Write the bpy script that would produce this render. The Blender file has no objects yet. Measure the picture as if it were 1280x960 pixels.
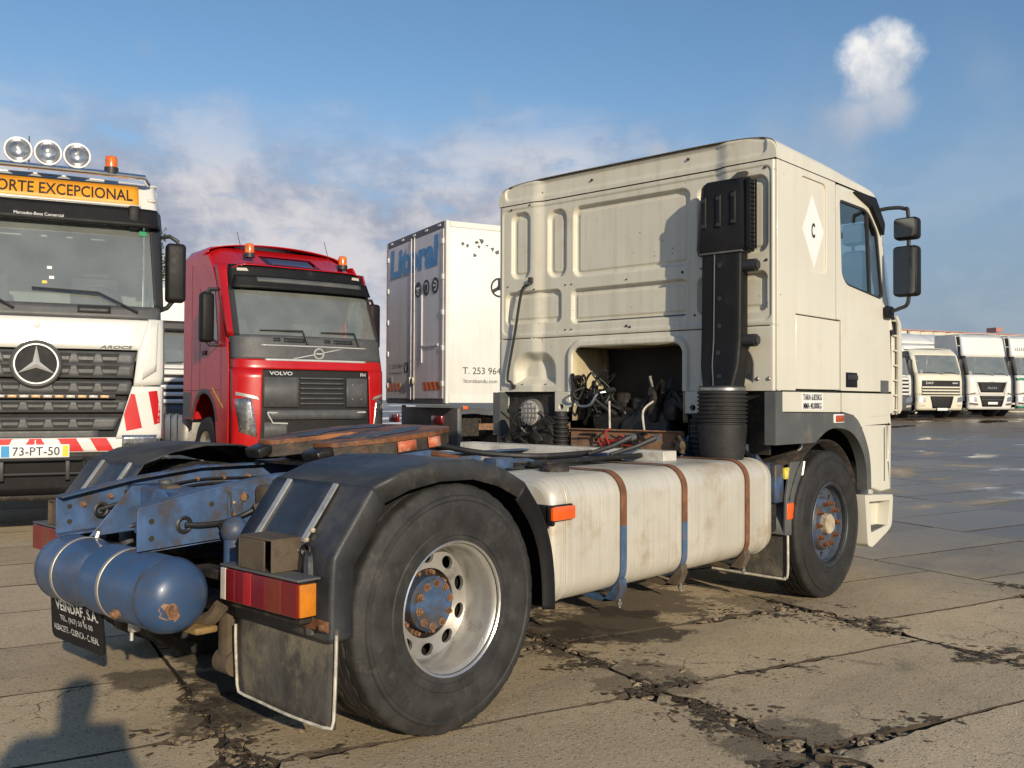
import bpy, bmesh, math, random
from mathutils import Vector, Matrix
from mathutils.geometry import tessellate_polygon
from mathutils.noise import noise as pnoise
random.seed(7)
PI = math.pi
R = math.radians
sc = bpy.context.scene
col = sc.collection

# ---------------------------------------------------------------- camera
CX, CY, CZ = -2.7675, -4.1030, 1.4016
YAW, PIT, ROL, FPX = 0.7393, 0.0173, 0.0041, 1184.03
fw = Vector((math.cos(YAW)*math.cos(PIT), math.sin(YAW)*math.cos(PIT), math.sin(PIT)))
rt = Vector((math.sin(YAW), -math.cos(YAW), 0))
up = rt.cross(fw)
rt2 = rt*math.cos(ROL) + up*math.sin(ROL)
up2 = -rt*math.sin(ROL) + up*math.cos(ROL)
cd = bpy.data.cameras.new('camera')
cam = bpy.data.objects.new('camera', cd)
col.objects.link(cam)
cam.matrix_world = Matrix(((rt2.x, up2.x, -fw.x, CX), (rt2.y, up2.y, -fw.y, CY), (rt2.z, up2.z, -fw.z, CZ), (0, 0, 0, 1)))
cd.sensor_width = 36
cd.lens = FPX/1280*36
cd.clip_start = 0.05
cd.clip_end = 3000
sc.camera = cam

# ---------------------------------------------------------------- light
SUN_EL, SUN_AZ = 17.5, 65.0          # light travels towards azimuth 65 (from +x to +y)
se, sa = R(SUN_EL), R(SUN_AZ)
travel = Vector((math.cos(se)*math.cos(sa), math.cos(se)*math.sin(sa), -math.sin(se)))
sd = bpy.data.lights.new('sun', 'SUN')
sd.energy = 3.5
sd.angle = R(0.6)
sd.color = (1.0, 0.86, 0.65)
sun = bpy.data.objects.new('sun', sd)
col.objects.link(sun)
sun.rotation_euler = travel.to_track_quat('-Z', 'Y').to_euler()
sun.location = (-10, -20, 12)

w = bpy.data.worlds.new('World')
sc.world = w
w.use_nodes = True
nt = w.node_tree
nt.nodes.clear()
def wn(t, **k):
    n = nt.nodes.new(t)
    for a, b in k.items():
        setattr(n, a, b)
    return n
lk = nt.links.new
sky = wn('ShaderNodeTexSky', sky_type='NISHITA', sun_disc=False)
sky.sun_elevation = se
sky.sun_rotation = R(90 - (SUN_AZ + 180))
sky.air_density = 1.0
sky.dust_density = 0.25
sky.ozone_density = 2.2
tc = wn('ShaderNodeTexCoord')
def math_(op, a, b=None, c=None, clamp=False):
    n = wn('ShaderNodeMath', operation=op, use_clamp=clamp)
    for i, v in enumerate((a, b, c)):
        if v is None: continue
        if isinstance(v, (int, float)): n.inputs[i].default_value = v
        else: lk(v, n.inputs[i])
    return n.outputs[0]
def vmath(op, a, b=None):
    n = wn('ShaderNodeVectorMath', operation=op)
    for i, v in enumerate((a, b)):
        if v is None: continue
        if isinstance(v, (tuple, list, Vector)): n.inputs[i].default_value = tuple(v)
        else: lk(v, n.inputs[i])
    return n
def noise_w(vec, scale, detail=6, rough=.55, dist=0.):
    n = wn('ShaderNodeTexNoise')
    n.inputs['Scale'].default_value = scale
    n.inputs['Detail'].default_value = detail
    n.inputs['Roughness'].default_value = rough
    n.inputs['Distortion'].default_value = dist
    lk(vec, n.inputs['Vector'])
    return n.outputs['Fac']
def smooth_w(v, a, b):
    n = wn('ShaderNodeMapRange', interpolation_type='SMOOTHSTEP')
    n.inputs['From Min'].default_value = a
    n.inputs['From Max'].default_value = b
    lk(v, n.inputs['Value'])
    return n.outputs['Result']
gen = tc.outputs['Generated']
dirn = vmath('NORMALIZE', gen).outputs[0]
sep = wn('ShaderNodeSeparateXYZ')
lk(dirn, sep.inputs[0])
zel = sep.outputs['Z']
# cloud layer seen from below: direction flattened, so clouds shrink towards the horizon
zc = math_('ADD', math_('MAXIMUM', zel, 0.0), 0.30)
flat = vmath('DIVIDE', dirn)
comb = wn('ShaderNodeCombineXYZ')
for i in range(3): lk(zc, comb.inputs[i])
lk(comb.outputs[0], flat.inputs[1])
flatv = flat.outputs[0]
n1 = noise_w(flatv, 2.1, 9, .56, .25)
n2 = noise_w(dirn, 9.0, 8, .6, .2)
side = vmath('DOT_PRODUCT', dirn, tuple(rt)).outputs['Value']
left = smooth_w(side, .34, -.02)                      # the cloud bank lies on the left of the view, thinner haze on the right
nb_v = vmath('MULTIPLY', dirn, (1, 1, 2.4)).outputs[0]
nb = noise_w(nb_v, 5.5, 9, .58, .3)
nb2 = noise_w(nb_v, 13.0, 8, .6, .2)
def pdir(px, py):
    return (fw + rt2*((px-640)/FPX) + up2*((480-py)/FPX)).normalized()
def puff(px, py, rad, sharp=.35, amp=2.2):
    """one cumulus standing in that direction of the sky"""
    d = math_('DIVIDE', vmath('DISTANCE', dirn, pdir(px, py)).outputs['Value'], rad)
    e = math_('SUBTRACT', math_('ADD', 1.0, math_('MULTIPLY', math_('SUBTRACT', n2, .5), amp)), d)
    return smooth_w(e, 0.0, sharp)
p = puff(1100, 86, .046, .45, 1.7)
for q in ((1112, 128, .040, .7, 1.7), (1078, 146, .036, 1.1, 1.9), (825, 190, .024, .9, 2.2)):
    p = math_('MAXIMUM', p, puff(*q))
soft = math_('MAXIMUM', puff(1045, 165, .095, 1.6), puff(990, 175, .07, 1.8))
for q in ((600, 130, .024, 2.2), (560, 170, .05, 2.4), (345, 190, .05, 2.4), (70, 175, .06, 2.4), (1230, 90, .06, 2.6), (180, 60, .02, 2.4)):
    soft = math_('MAXIMUM', soft, puff(*q))
soft = math_('MULTIPLY', soft, .75)
bank_h = smooth_w(math_('ADD', zel, math_('MULTIPLY', math_('SUBTRACT', nb, .5), .16)), .305, .19)
bank = math_('MULTIPLY', math_('MULTIPLY', bank_h, smooth_w(nb2, .22, .48)), math_('ADD', .15, math_('MULTIPLY', left, .85)))
haze_m = smooth_w(zel, 0.36, 0.02)
def mixc(f, a, b):
    n = wn('ShaderNodeMix', data_type='RGBA')
    if isinstance(f, float): n.inputs['Factor'].default_value = f
    else: lk(f, n.inputs['Factor'])
    for i, v in ((6, a), (7, b)):
        if isinstance(v, tuple): n.inputs[i].default_value = v
        else: lk(v, n.inputs[i])
    return n.outputs[2]
SKS = 0.15
k = 1/SKS
def cw(r, g, b): return (r*k, g*k, b*k, 1)
hsn = wn('ShaderNodeHueSaturation')
hsn.inputs['Saturation'].default_value = 1.10
hsn.inputs['Value'].default_value = .73
lk(sky.outputs[0], hsn.inputs['Color'])
hz = mixc(left, cw(.175, .235, .33), cw(.265, .34, .46))
c = mixc(math_('MULTIPLY', haze_m, .88), hsn.outputs[0], hz)
c = mixc(soft, c, cw(.31, .37, .46))
bankc = mixc(smooth_w(math_('ADD', math_('MULTIPLY', n2, .7), math_('MULTIPLY', nb2, .4)), .44, .64), cw(.30, .33, .42), cw(.58, .565, .59))
c = mixc(bank, c, bankc)
c = mixc(math_('MULTIPLY', p, .95), c, mixc(math_('MULTIPLY', smooth_w(n2, .34, .56), smooth_w(zel, .265, .325)), cw(.38, .43, .52), cw(.84, .82, .80)))
bg = wn('ShaderNodeBackground')
bg.inputs['Strength'].default_value = SKS
lk(c, bg.inputs['Color'])
wo = wn('ShaderNodeOutputWorld')
lk(bg.outputs[0], wo.inputs[0])

vs = sc.view_settings
vs.view_transform = 'Standard'
vs.look = 'None'
vs.gamma = 1
vs.exposure = 0.22
vs.use_curve_mapping = False
for at_, v_ in (('max_bounces', 6), ('diffuse_bounces', 2), ('glossy_bounces', 3), ('transmission_bounces', 3), ('transparent_max_bounces', 8), ('caustics_reflective', False), ('caustics_refractive', False)):
    if hasattr(sc, 'cycles'): setattr(sc.cycles, at_, v_)

# ---------------------------------------------------------------- materials
MATS = {}
def M(name, base, rough=.5, metal=0., var=.12, vs=2.5, dirt=None, da=.0, ds=4., bump=0., bs=120., coat=0., streak=None, sa_=.0, spec=.5, stretch=(1, 1, 1), rnd=0., speck=None, sth=.72):
    """procedural paint / metal / rubber: broad tone drift, dirt patches with their own shape, optional streaks, fine relief"""
    m = bpy.data.materials.new(name)
    m.use_nodes = True
    t = m.node_tree
    b = t.nodes['Principled BSDF']
    L_ = t.links.new
    tcn = t.nodes.new('ShaderNodeTexCoord')
    co = tcn.outputs['Object']
    def noi(scale, det, rg=.6, st=(1, 1, 1)):
        v = co
        if st != (1, 1, 1):
            mp = t.nodes.new('ShaderNodeMapping')
            mp.inputs['Scale'].default_value = st
            L_(co, mp.inputs[0])
            v = mp.outputs[0]
        n = t.nodes.new('ShaderNodeTexNoise')
        n.inputs['Scale'].default_value = scale
        n.inputs['Detail'].default_value = det
        n.inputs['Roughness'].default_value = rg
        L_(v, n.inputs['Vector'])
        return n.outputs['Fac']
    def ramp(v, a, bb):
        n = t.nodes.new('ShaderNodeMapRange')
        n.interpolation_type = 'SMOOTHSTEP'
        n.inputs['From Min'].default_value = a
        n.inputs['From Max'].default_value = bb
        L_(v, n.inputs['Value'])
        return n.outputs['Result']
    def mix(f, a, c_):
        n = t.nodes.new('ShaderNodeMix')
        n.data_type = 'RGBA'
        L_(f, n.inputs['Factor'])
        for i, v in ((6, a), (7, c_)):
            if isinstance(v, tuple): n.inputs[i].default_value = (*v[:3], 1)
            else: L_(v, n.inputs[i])
        return n.outputs[2]
    def mul(v, k_):
        n = t.nodes.new('ShaderNodeMath')
        n.operation = 'MULTIPLY'
        n.inputs[1].default_value = k_
        L_(v, n.inputs[0])
        return n.outputs[0]
    lo = tuple(x*(1-var) for x in base)
    hi = tuple(min(1, x*(1+var)) for x in base)
    cc = mix(ramp(noi(vs, 4), .3, .7), lo, hi)
    if streak:
        cc = mix(mul(ramp(noi(1., 5, .65, stretch), .42, .72), sa_), cc, streak)
    dm = None
    if dirt:
        dm = mul(ramp(noi(ds, 7, .68), .60-.30*da, .82-.30*da), min(1., .35+da))
        cc = mix(dm, cc, dirt)
    if speck:
        cc = mix(ramp(noi(26., 2, .5), sth, sth+.03), cc, speck)
    if rnd:
        oi = t.nodes.new('ShaderNodeObjectInfo')
        hs = t.nodes.new('ShaderNodeHueSaturation')
        mr = t.nodes.new('ShaderNodeMapRange')
        mr.inputs['To Min'].default_value = 1-rnd
        mr.inputs['To Max'].default_value = 1+rnd
        L_(oi.outputs['Random'], mr.inputs['Value'])
        L_(mr.outputs[0], hs.inputs['Value'])
        L_(cc, hs.inputs['Color'])
        cc = hs.outputs[0]
    L_(cc, b.inputs['Base Color'])
    b.inputs['Metallic'].default_value = metal
    rn = t.nodes.new('ShaderNodeMapRange')
    rn.inputs['To Min'].default_value = max(0.02, rough-.12)
    rn.inputs['To Max'].default_value = min(1, rough+.14)
    L_(noi(vs*5, 3), rn.inputs['Value'])
    L_(rn.outputs[0], b.inputs['Roughness'])
    b.inputs['Specular IOR Level'].default_value = spec
    b.inputs['Coat Weight'].default_value = coat
    b.inputs['Coat Roughness'].default_value = .08
    if bump:
        bn = t.nodes.new('ShaderNodeBump')
        bn.inputs['Strength'].default_value = bump
        bn.inputs['Distance'].default_value = .01
        L_(noi(bs, 3), bn.inputs['Height'])
        L_(bn.outputs[0], b.inputs['Normal'])
    MATS[name] = m
    return m
DUST = (.22, .17, .11)
RUST = (.16, .06, .025)
M('cream', (.66, .632, .525), .40, var=.05, vs=1.1, dirt=(.40, .33, .22), da=.20, ds=2.2, coat=.15, streak=(.42, .34, .21), sa_=.30, stretch=(14, 14, .7), speck=(.24, .13, .05), sth=.735)  # cab cream for the rear wall, its weaker light put into a darker base
M('cream_lit', (.715, .69, .59), .36, var=.04, vs=1.1, dirt=(.5, .42, .28), da=.06, ds=2.4, coat=.3, streak=(.50, .42, .27), sa_=.16, stretch=(9, 9, .6), speck=(.30, .18, .08), sth=.75)  # same cab cream made lighter for the sunlit faces, light put into the colour
M('cream_inner', (.55, .47, .30), .6, var=.15, vs=4, dirt=(.1, .08, .05), da=.3, ds=5)
M('seam', (.035, .027, .014), .8)
M('blue', (.065, .125, .255), .48, var=.25, vs=5, dirt=(.075, .058, .042), da=.55, ds=7, bump=.1, bs=40, streak=(.03, .05, .09), sa_=.45, stretch=(10, 10, 3))
M('blue_tank', (.046, .095, .20), .36, var=.22, vs=4, dirt=(.08, .075, .07), da=.40, ds=6, coat=.2, streak=(.03, .05, .09), sa_=.4, stretch=(8, 8, 8))
M('blue_dirty', (.05, .10, .20), .55, var=.3, vs=9, dirt=(.07, .055, .04), da=.62, ds=8, bump=.2, bs=60)
M('black_plastic', (.011, .011, .012), .52, var=.2, vs=3, dirt=(.045, .042, .036), da=.15, ds=6, bump=.06, bs=300, spec=.25)
M('black_grime', (.018, .016, .014), .7, var=.4, vs=12, dirt=(.07, .05, .035), da=.5, ds=14, bump=.3, bs=60)
M('mudguard', (.036, .038, .043), .48, var=.3, vs=4, dirt=(.12, .11, .09), da=.34, ds=5, bump=.12, bs=90, streak=(.12, .11, .09), sa_=.22, stretch=(5, 14, 5))
M('mudguard_panel', (.028, .036, .052), .40, var=.3, vs=5, dirt=(.10, .09, .075), da=.25, ds=9, bump=.08, bs=80)
M('grey_plastic', (.10, .105, .105), .55, var=.14, vs=3, dirt=(.2, .17, .12), da=.25, ds=6, bump=.08, bs=200)
M('rubber', (.030, .029, .028), .66, var=.35, vs=9, dirt=(.085, .078, .068), da=.25, ds=13, bump=.2, bs=90)
M('rubber_front', (.020, .019, .018), .7, var=.3, vs=9, dirt=(.05, .043, .035), da=.3, ds=7, bump=.2, bs=90)
M('flap_rubber', (.085, .078, .066), .75, var=.3, vs=4, dirt=(.21, .18, .125), da=.5, ds=5, bump=.35, bs=55, streak=(.02, .02, .02), sa_=.6, stretch=(14, 14, 4))
M('rope', (.58, .54, .45), .8, var=.3, vs=20, bump=.4, bs=150)
M('rim_silver', (.56, .54, .50), .36, metal=.65, var=.12, vs=5, dirt=(.13, .10, .07), da=.28, ds=7, bump=.05, bs=80)
M('rim_lip', (.75, .74, .71), .26, metal=.8, var=.1, vs=8, dirt=(.2, .17, .13), da=.15, ds=10)
M('rim_front', (.10, .13, .18), .45, metal=.3, var=.4, vs=9, dirt=(.06, .05, .04), da=.5, ds=9)
M('rust', RUST, .8, var=.4, vs=14, dirt=(.30, .14, .06), da=.35, ds=16, bump=.4, bs=90)
M('rust_nut', (.20, .10, .05), .7, var=.4, vs=30, dirt=(.34, .2, .11), da=.4, ds=40)
M('rust_plate', (.30, .15, .07), .75, var=.35, vs=6, dirt=(.09, .07, .05), da=.45, ds=6, bump=.3, bs=60, streak=(.42, .33, .24), sa_=.5, stretch=(6, 6, 20))
M('fifth', (.26, .10, .036), .55, metal=.25, var=.4, vs=7, dirt=(.035, .03, .028), da=.62, ds=5, bump=.25, bs=70)
M('fifth_side', (.055, .045, .036), .7, metal=.2, var=.4, vs=12, dirt=(.19, .10, .05), da=.4, ds=14, bump=.4, bs=70)
M('reflector_worn', (.62, .16, .07), .5, var=.25, vs=10, dirt=(.65, .5, .4), da=.5, ds=26)
M('grease', (.012, .011, .010), .35, var=.4, vs=14, dirt=(.045, .035, .025), da=.4, ds=18, bump=.4, bs=60)
M('bracket_brown', (.115, .085, .055), .8, var=.3, vs=9, dirt=(.05, .04, .03), da=.4, ds=9, bump=.25, bs=80)
M('alu_tank', (.66, .63, .55), .40, metal=.22, var=.08, vs=1.5, dirt=(.42, .32, .19), da=.34, ds=3.2, bump=.0, streak=(.36, .27, .15), sa_=.40, stretch=(150, 4, 1.0))
M('alu', (.62, .60, .56), .42, metal=.6, var=.14, vs=7, dirt=(.2, .17, .12), da=.3, ds=9)
M('alu_white', (.66, .63, .56), .5, metal=.1, var=.12, vs=5, dirt=(.24, .2, .14), da=.25, ds=8, bump=.15, bs=60)
M('steel', (.45, .44, .42), .35, metal=.9, var=.15, vs=9, dirt=(.15, .12, .09), da=.2, ds=12)
M('strap_brown', (.20, .085, .04), .7, var=.3, vs=10, dirt=(.09, .06, .045), da=.35, ds=12, bump=.2, bs=90)
M('strap_blue', (.07, .125, .22), .55, var=.2, vs=10, dirt=(.20, .09, .045), da=.30, ds=10, bump=.1, bs=90)
M('lens_red', (.20, .008, .010), .22, var=.12, vs=9, dirt=(.12, .03, .02), da=.25, ds=7, coat=.4)
M('lens_red_bright', (.42, .015, .012), .2, var=.1, vs=9, coat=.4)
M('lens_amber', (.62, .20, .012), .22, var=.12, vs=9, dirt=(.3, .09, .02), da=.2, ds=7, coat=.4)
M('lens_orange', (.85, .12, .015), .25, var=.1, vs=9, coat=.4)
M('lens_brown', (.20, .03, .012), .25, var=.12, vs=9, coat=.4)
M('lens_clear', (.62, .56, .48), .25, var=.1, vs=9, coat=.4)
M('white_paint', (.80, .79, .75), .30, var=.04, vs=1.6, dirt=(.5, .46, .38), da=.08, ds=3, coat=.4)
M('white_flat', (.80, .79, .76), .55, var=.05, vs=3, dirt=(.45, .40, .32), da=.12, ds=4)
M('sticker_white', (.85, .85, .84), .4, var=.03)
M('ink', (.03, .03, .032), .5, var=.1)
M('ink_red', (.62, .015, .02), .35, var=.08, coat=.3)
M('mirror', (.22, .24, .25), .06, metal=1., var=.04)
M('dark_interior', (.030, .030, .031), .8, var=.2)
M('seat_cloth', (.09, .09, .10), .9, var=.2, vs=20)
M('bellows', (.02, .02, .02), .6, var=.3, vs=8, dirt=(.07, .06, .05), da=.25, ds=9)
M('hose', (.018, .018, .018), .5, var=.3, vs=12, dirt=(.09, .08, .06), da=.2, ds=14)
M('cable_red', (.35, .03, .02), .5, var=.2, vs=20)
M('concrete_joint', (.062, .046, .031), .95, var=.4, vs=9, dirt=(.015, .013, .010), da=.4, ds=14, bump=.8, bs=60)
M('soil', (.085, .062, .040), .95, var=.45, vs=25, dirt=(.035, .027, .018), da=.4, ds=30, bump=.5, bs=90)
M('rubble', (.28, .215, .14), .9, var=.5, vs=30, dirt=(.07, .052, .034), da=.55, ds=20, bump=.3, bs=80)

M('lining', (.42, .45, .43), .9, var=.15, vs=3)
M('lens_ambp', (.75, .42, .2), .3, var=.1)
M('sticker_green', (.05, .35, .16), .4)
M('tag_yellow', (.72, .58, .08), .5, var=.25, vs=20, dirt=(.6, .55, .4), da=.4, ds=30)
M('lens_brown2', (.42, .07, .02), .3, var=.2, vs=20)
M('bracket_tan', (.28, .18, .07), .8, var=.3, vs=12, dirt=(.12, .08, .04), da=.4, ds=14, bump=.2, bs=80)
M('steel_dull', (.40, .37, .32), .5, metal=.6, var=.2, vs=9, dirt=(.3, .22, .13), da=.35, ds=12)
M('bracket_cream', (.50, .42, .30), .6, var=.2, vs=12, dirt=(.2, .12, .06), da=.4, ds=20)

def glass(name, tint, refl=.06, rough=.02, dust_sheen=0.):
    m = bpy.data.materials.new(name)
    m.use_nodes = True
    t = m.node_tree
    t.nodes.clear()
    o = t.nodes.new('ShaderNodeOutputMaterial')
    tr = t.nodes.new('ShaderNodeBsdfTransparent')
    tr.inputs[0].default_value = (*tint, 1)
    g = t.nodes.new('ShaderNodeBsdfGlossy')
    g.inputs['Roughness'].default_value = rough
    g.inputs['Color'].default_value = (.90, .93, .92, 1)
    f = t.nodes.new('ShaderNodeFresnel')
    # a thin pane reflects alike from both sides
    gm = t.nodes.new('ShaderNodeNewGeometry')
    io = t.nodes.new('ShaderNodeMapRange')
    io.inputs['To Min'].default_value = 1.55
    io.inputs['To Max'].default_value = 1/1.55
    t.links.new(gm.outputs['Backfacing'], io.inputs['Value'])
    t.links.new(io.outputs[0], f.inputs['IOR'])
    ad = t.nodes.new('ShaderNodeMath')
    ad.operation = 'ADD'
    ad.use_clamp = True
    ad.inputs[1].default_value = refl
    t.links.new(f.outputs[0], ad.inputs[0])
    mx = t.nodes.new('ShaderNodeMixShader')
    t.links.new(ad.outputs[0], mx.inputs[0])
    t.links.new(tr.outputs[0], mx.inputs[1])
    t.links.new(g.outputs[0], mx.inputs[2])
    if dust_sheen:                       # pale film standing in for reflected sky, with road dust on the pane
        df = t.nodes.new('ShaderNodeBsdfDiffuse')
        df.inputs['Color'].default_value = (.56, .60, .56, 1)
        tcd = t.nodes.new('ShaderNodeTexCoord')
        nd = t.nodes.new('ShaderNodeTexNoise')
        nd.inputs['Scale'].default_value = 2.5
        nd.inputs['Detail'].default_value = 5
        t.links.new(tcd.outputs['Object'], nd.inputs['Vector'])
        mr = t.nodes.new('ShaderNodeMapRange')
        mr.inputs['To Min'].default_value = dust_sheen*.6
        mr.inputs['To Max'].default_value = dust_sheen*1.4
        t.links.new(nd.outputs['Fac'], mr.inputs['Value'])
        m2 = t.nodes.new('ShaderNodeMixShader')
        t.links.new(mr.outputs[0], m2.inputs[0])
        t.links.new(mx.outputs[0], m2.inputs[1])
        t.links.new(df.outputs[0], m2.inputs[2])
        mx = m2
    t.links.new(mx.outputs[0], o.inputs[0])
    MATS[name] = m
glass('glass', (.80, .88, .90), .07)
glass('glass_dark', (.30, .38, .38), .10)
glass('glass_screen', (.78, .85, .83), .14, .06, .24)
glass('lamp_glass', (.9, .9, .9), .12)

# ---------------------------------------------------------------- mesh builder
def axes(ax):
    return {'x': (Vector((0, 1, 0)), Vector((0, 0, 1)), Vector((1, 0, 0))),
            'y': (Vector((1, 0, 0)), Vector((0, 0, 1)), Vector((0, 1, 0))),
            'z': (Vector((1, 0, 0)), Vector((0, 1, 0)), Vector((0, 0, 1)))}[ax]
class B:
    def __init__(s):
        s.v = []
        s.f = []
    def add(s, vs_, fs):
        o = len(s.v)
        s.v += [tuple(a) for a in vs_]
        s.f += [tuple(i+o for i in f) for f in fs]
        return s
    def box(s, x0, x1, y0, y1, z0, z1, m=None):
        p = [Vector((x, y, z)) for x in (x0, x1) for y in (y0, y1) for z in (z0, z1)]
        if m: p = [m @ a for a in p]
        return s.add(p, [(0, 1, 3, 2), (4, 6, 7, 5), (0, 4, 5, 1), (2, 3, 7, 6), (0, 2, 6, 4), (1, 5, 7, 3)])
    def prism(s, poly, ax, a, b, holes=(), m=None):
        """polygon (with holes) in the plane across ax, from a to b; (u,v) = (y,z) (x,z) (x,y)"""
        U, V, W = axes(ax)
        loops = [list(poly)] + [list(h) for h in holes]
        tri = tessellate_polygon([[Vector((q[0], q[1], 0)) for q in l] for l in loops])
        pts = [q for l in loops for q in l]
        n = len(pts)
        vv = [U*q[0]+V*q[1]+W*a for q in pts] + [U*q[0]+V*q[1]+W*b for q in pts]
        if m: vv = [m @ x for x in vv]
        fs = [tuple(t_) for t_ in tri] + [tuple(i+n for i in reversed(t_)) for t_ in tri]
        o = 0
        for l in loops:
            k_ = len(l)
            for i in range(k_):
                j = (i+1) % k_
                fs.append((o+i, o+j, o+j+n, o+i+n))
            o += k_
        return s.add(vv, fs)
    def tube(s, path, r, n=8, cap=True, closed=False):
        P = [Vector(q) for q in path]
        rr = r if isinstance(r, (list, tuple)) else [r]*len(P)
        m_ = len(P)
        vs_, fs = [], []
        prev = None
        for i, q in enumerate(P):
            if closed: d = P[(i+1) % m_]-P[i-1]
            else: d = P[min(i+1, m_-1)]-P[max(i-1, 0)]
            if d.length < 1e-9: d = Vector((0, 0, 1))
            d.normalize()
            if prev is None:
                a = d.cross(Vector((0, 0, 1)))
                if a.length < .1: a = d.cross(Vector((1, 0, 0)))
            else:
                a = prev - d*prev.dot(d)
                if a.length < 1e-6: a = d.cross(Vector((1, 0, 0)))
            a.normalize()
            prev = a
            b = d.cross(a)
            for k_ in range(n):
                t_ = 2*PI*k_/n
                vs_.append(q + (a*math.cos(t_)+b*math.sin(t_))*rr[i])
        for i in range(m_ if closed else m_-1):
            for k_ in range(n):
                j = (i+1) % m_
                fs.append((i*n+k_, i*n+(k_+1) % n, j*n+(k_+1) % n, j*n+k_))
        if cap and not closed:
            fs.append(tuple(range(n-1, -1, -1)))
            fs.append(tuple((m_-1)*n+k_ for k_ in range(n)))
        return s.add(vs_, fs)
    def lathe(s, prof, ax, c, n=32, a0=0., a1=2*PI, m=None):
        """prof: (radius, position along ax)"""
        U, V, W = axes(ax)
        c = Vector(c)
        full = abs(a1-a0-2*PI) < 1e-6
        nn = n if full else n+1
        vs_ = []
        for r_, h in prof:
            for k_ in range(nn):
                t_ = a0+(a1-a0)*k_/n
                q = c+U*(r_*math.cos(t_))+V*(r_*math.sin(t_))+W*h
                vs_.append(m @ q if m else q)
        fs = []
        for i in range(len(prof)-1):
            for k_ in range(n):
                j = (k_+1) % nn
                fs.append((i*nn+k_, i*nn+j, (i+1)*nn+j, (i+1)*nn+k_))
        return s.add(vs_, fs)
    def disc(s, r, ax, c, h, n=24, m=None):
        U, V, W = axes(ax)
        c = Vector(c)
        vs_ = [c+U*(r*math.cos(2*PI*k_/n))+V*(r*math.sin(2*PI*k_/n))+W*h for k_ in range(n)]
        if m: vs_ = [m @ q for q in vs_]
        return s.add(vs_, [tuple(range(n))])
    def cyl(s, r, ax, c, a, b, n=20, m=None):
        s.lathe([(r, a), (r, b)], ax, c, n, m=m)
        s.disc(r, ax, c, a, n, m)
        return s.disc(r, ax, c, b, n, m)
    def grid(s, fn, nu, nv, skip=None):
        vs_ = [fn(i/nu, j/nv) for i in range(nu+1) for j in range(nv+1)]
        fs = [(i*(nv+1)+j, (i+1)*(nv+1)+j, (i+1)*(nv+1)+j+1, i*(nv+1)+j+1) for i in range(nu) for j in range(nv) if not (skip and skip((i+.5)/nu, (j+.5)/nv))]
        return s.add(vs_, fs)
    def ball(s, c, r, n=12, sx=1, sy=1, sz=1):
        c = Vector(c)
        def f(u, v):
            a, b = 2*PI*u, PI*(v-.5)
            return c+Vector((r*sx*math.cos(a)*math.cos(b), r*sy*math.sin(a)*math.cos(b), r*sz*math.sin(b)))
        return s.grid(f, n, n//2)
    def rbox(s, x0, x1, y0, y1, z0, z1, r=.02, seg=2, m=None):
        bm = bmesh.new()
        bmesh.ops.create_cube(bm, size=1)
        for v in bm.verts:
            v.co = Vector((x0+(v.co.x+.5)*(x1-x0), y0+(v.co.y+.5)*(y1-y0), z0+(v.co.z+.5)*(z1-z0)))
        r = min(r, .49*min(x1-x0, y1-y0, z1-z0))
        bmesh.ops.bevel(bm, geom=bm.edges[:]+bm.verts[:], offset=r, segments=seg, profile=.5, affect='EDGES', clamp_overlap=True)
        bm.verts.index_update()
        vv = [m @ v.co if m else v.co.copy() for v in bm.verts]
        fs = [tuple(v.index for v in f.verts) for f in bm.faces]
        bm.free()
        return s.add(vv, fs)
    def mesh(s, name, ang=35):
        me = bpy.data.meshes.new(name)
        me.from_pydata(s.v, [], s.f)
        bm = bmesh.new()
        bm.from_mesh(me)
        bmesh.ops.remove_doubles(bm, verts=bm.verts[:], dist=1e-5)
        bmesh.ops.recalc_face_normals(bm, faces=bm.faces[:])
        bm.to_mesh(me)
        bm.free()
        if ang:
            me.polygons.foreach_set('use_smooth', [True]*len(me.polygons))
            me.set_sharp_from_angle(angle=R(ang))
        return me
    def build(s, name, mat, parent=None, bev=0, solid=0, ang=35, seg=2):
        me = s.mesh(name, ang)
        me.materials.append(MATS[mat] if isinstance(mat, str) else mat)
        o = bpy.data.objects.new(name, me)
        col.objects.link(o)
        if parent: o.parent = parent
        if solid:
            md = o.modifiers.new('solid', 'SOLIDIFY')
            md.thickness = solid
            md.offset = 0
        if bev:
            md = o.modifiers.new('bevel', 'BEVEL')
            md.width = bev
            md.segments = seg
            md.limit_method = 'ANGLE'
            md.angle_limit = R(40)
            md.harden_normals = False
        return o
def empty(name, loc=(0, 0, 0), rz=0, label=None, cat=None, group=None):
    o = bpy.data.objects.new(name, None)
    o.empty_display_size = .3
    col.objects.link(o)
    o.location = loc
    o.rotation_euler = (0, 0, rz)
    tag(o, label, cat, group)
    return o
def tag(o, label=None, cat=None, group=None, kind=None):
    if label: o['label'] = label
    if cat: o['category'] = cat
    if group: o['group'] = group
    if kind: o['kind'] = kind
    return o
def rrect(cx, cy, w_, h_, r=.03, n=5):
    pts = []
    for sx, sy, a in ((1, 1, 0), (-1, 1, 90), (-1, -1, 180), (1, -1, 270)):
        for i in range(n+1):
            t_ = R(a+90*i/n)
            pts.append((cx+sx*(w_/2-r)+r*math.cos(t_), cy+sy*(h_/2-r)+r*math.sin(t_)))
    return pts
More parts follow.
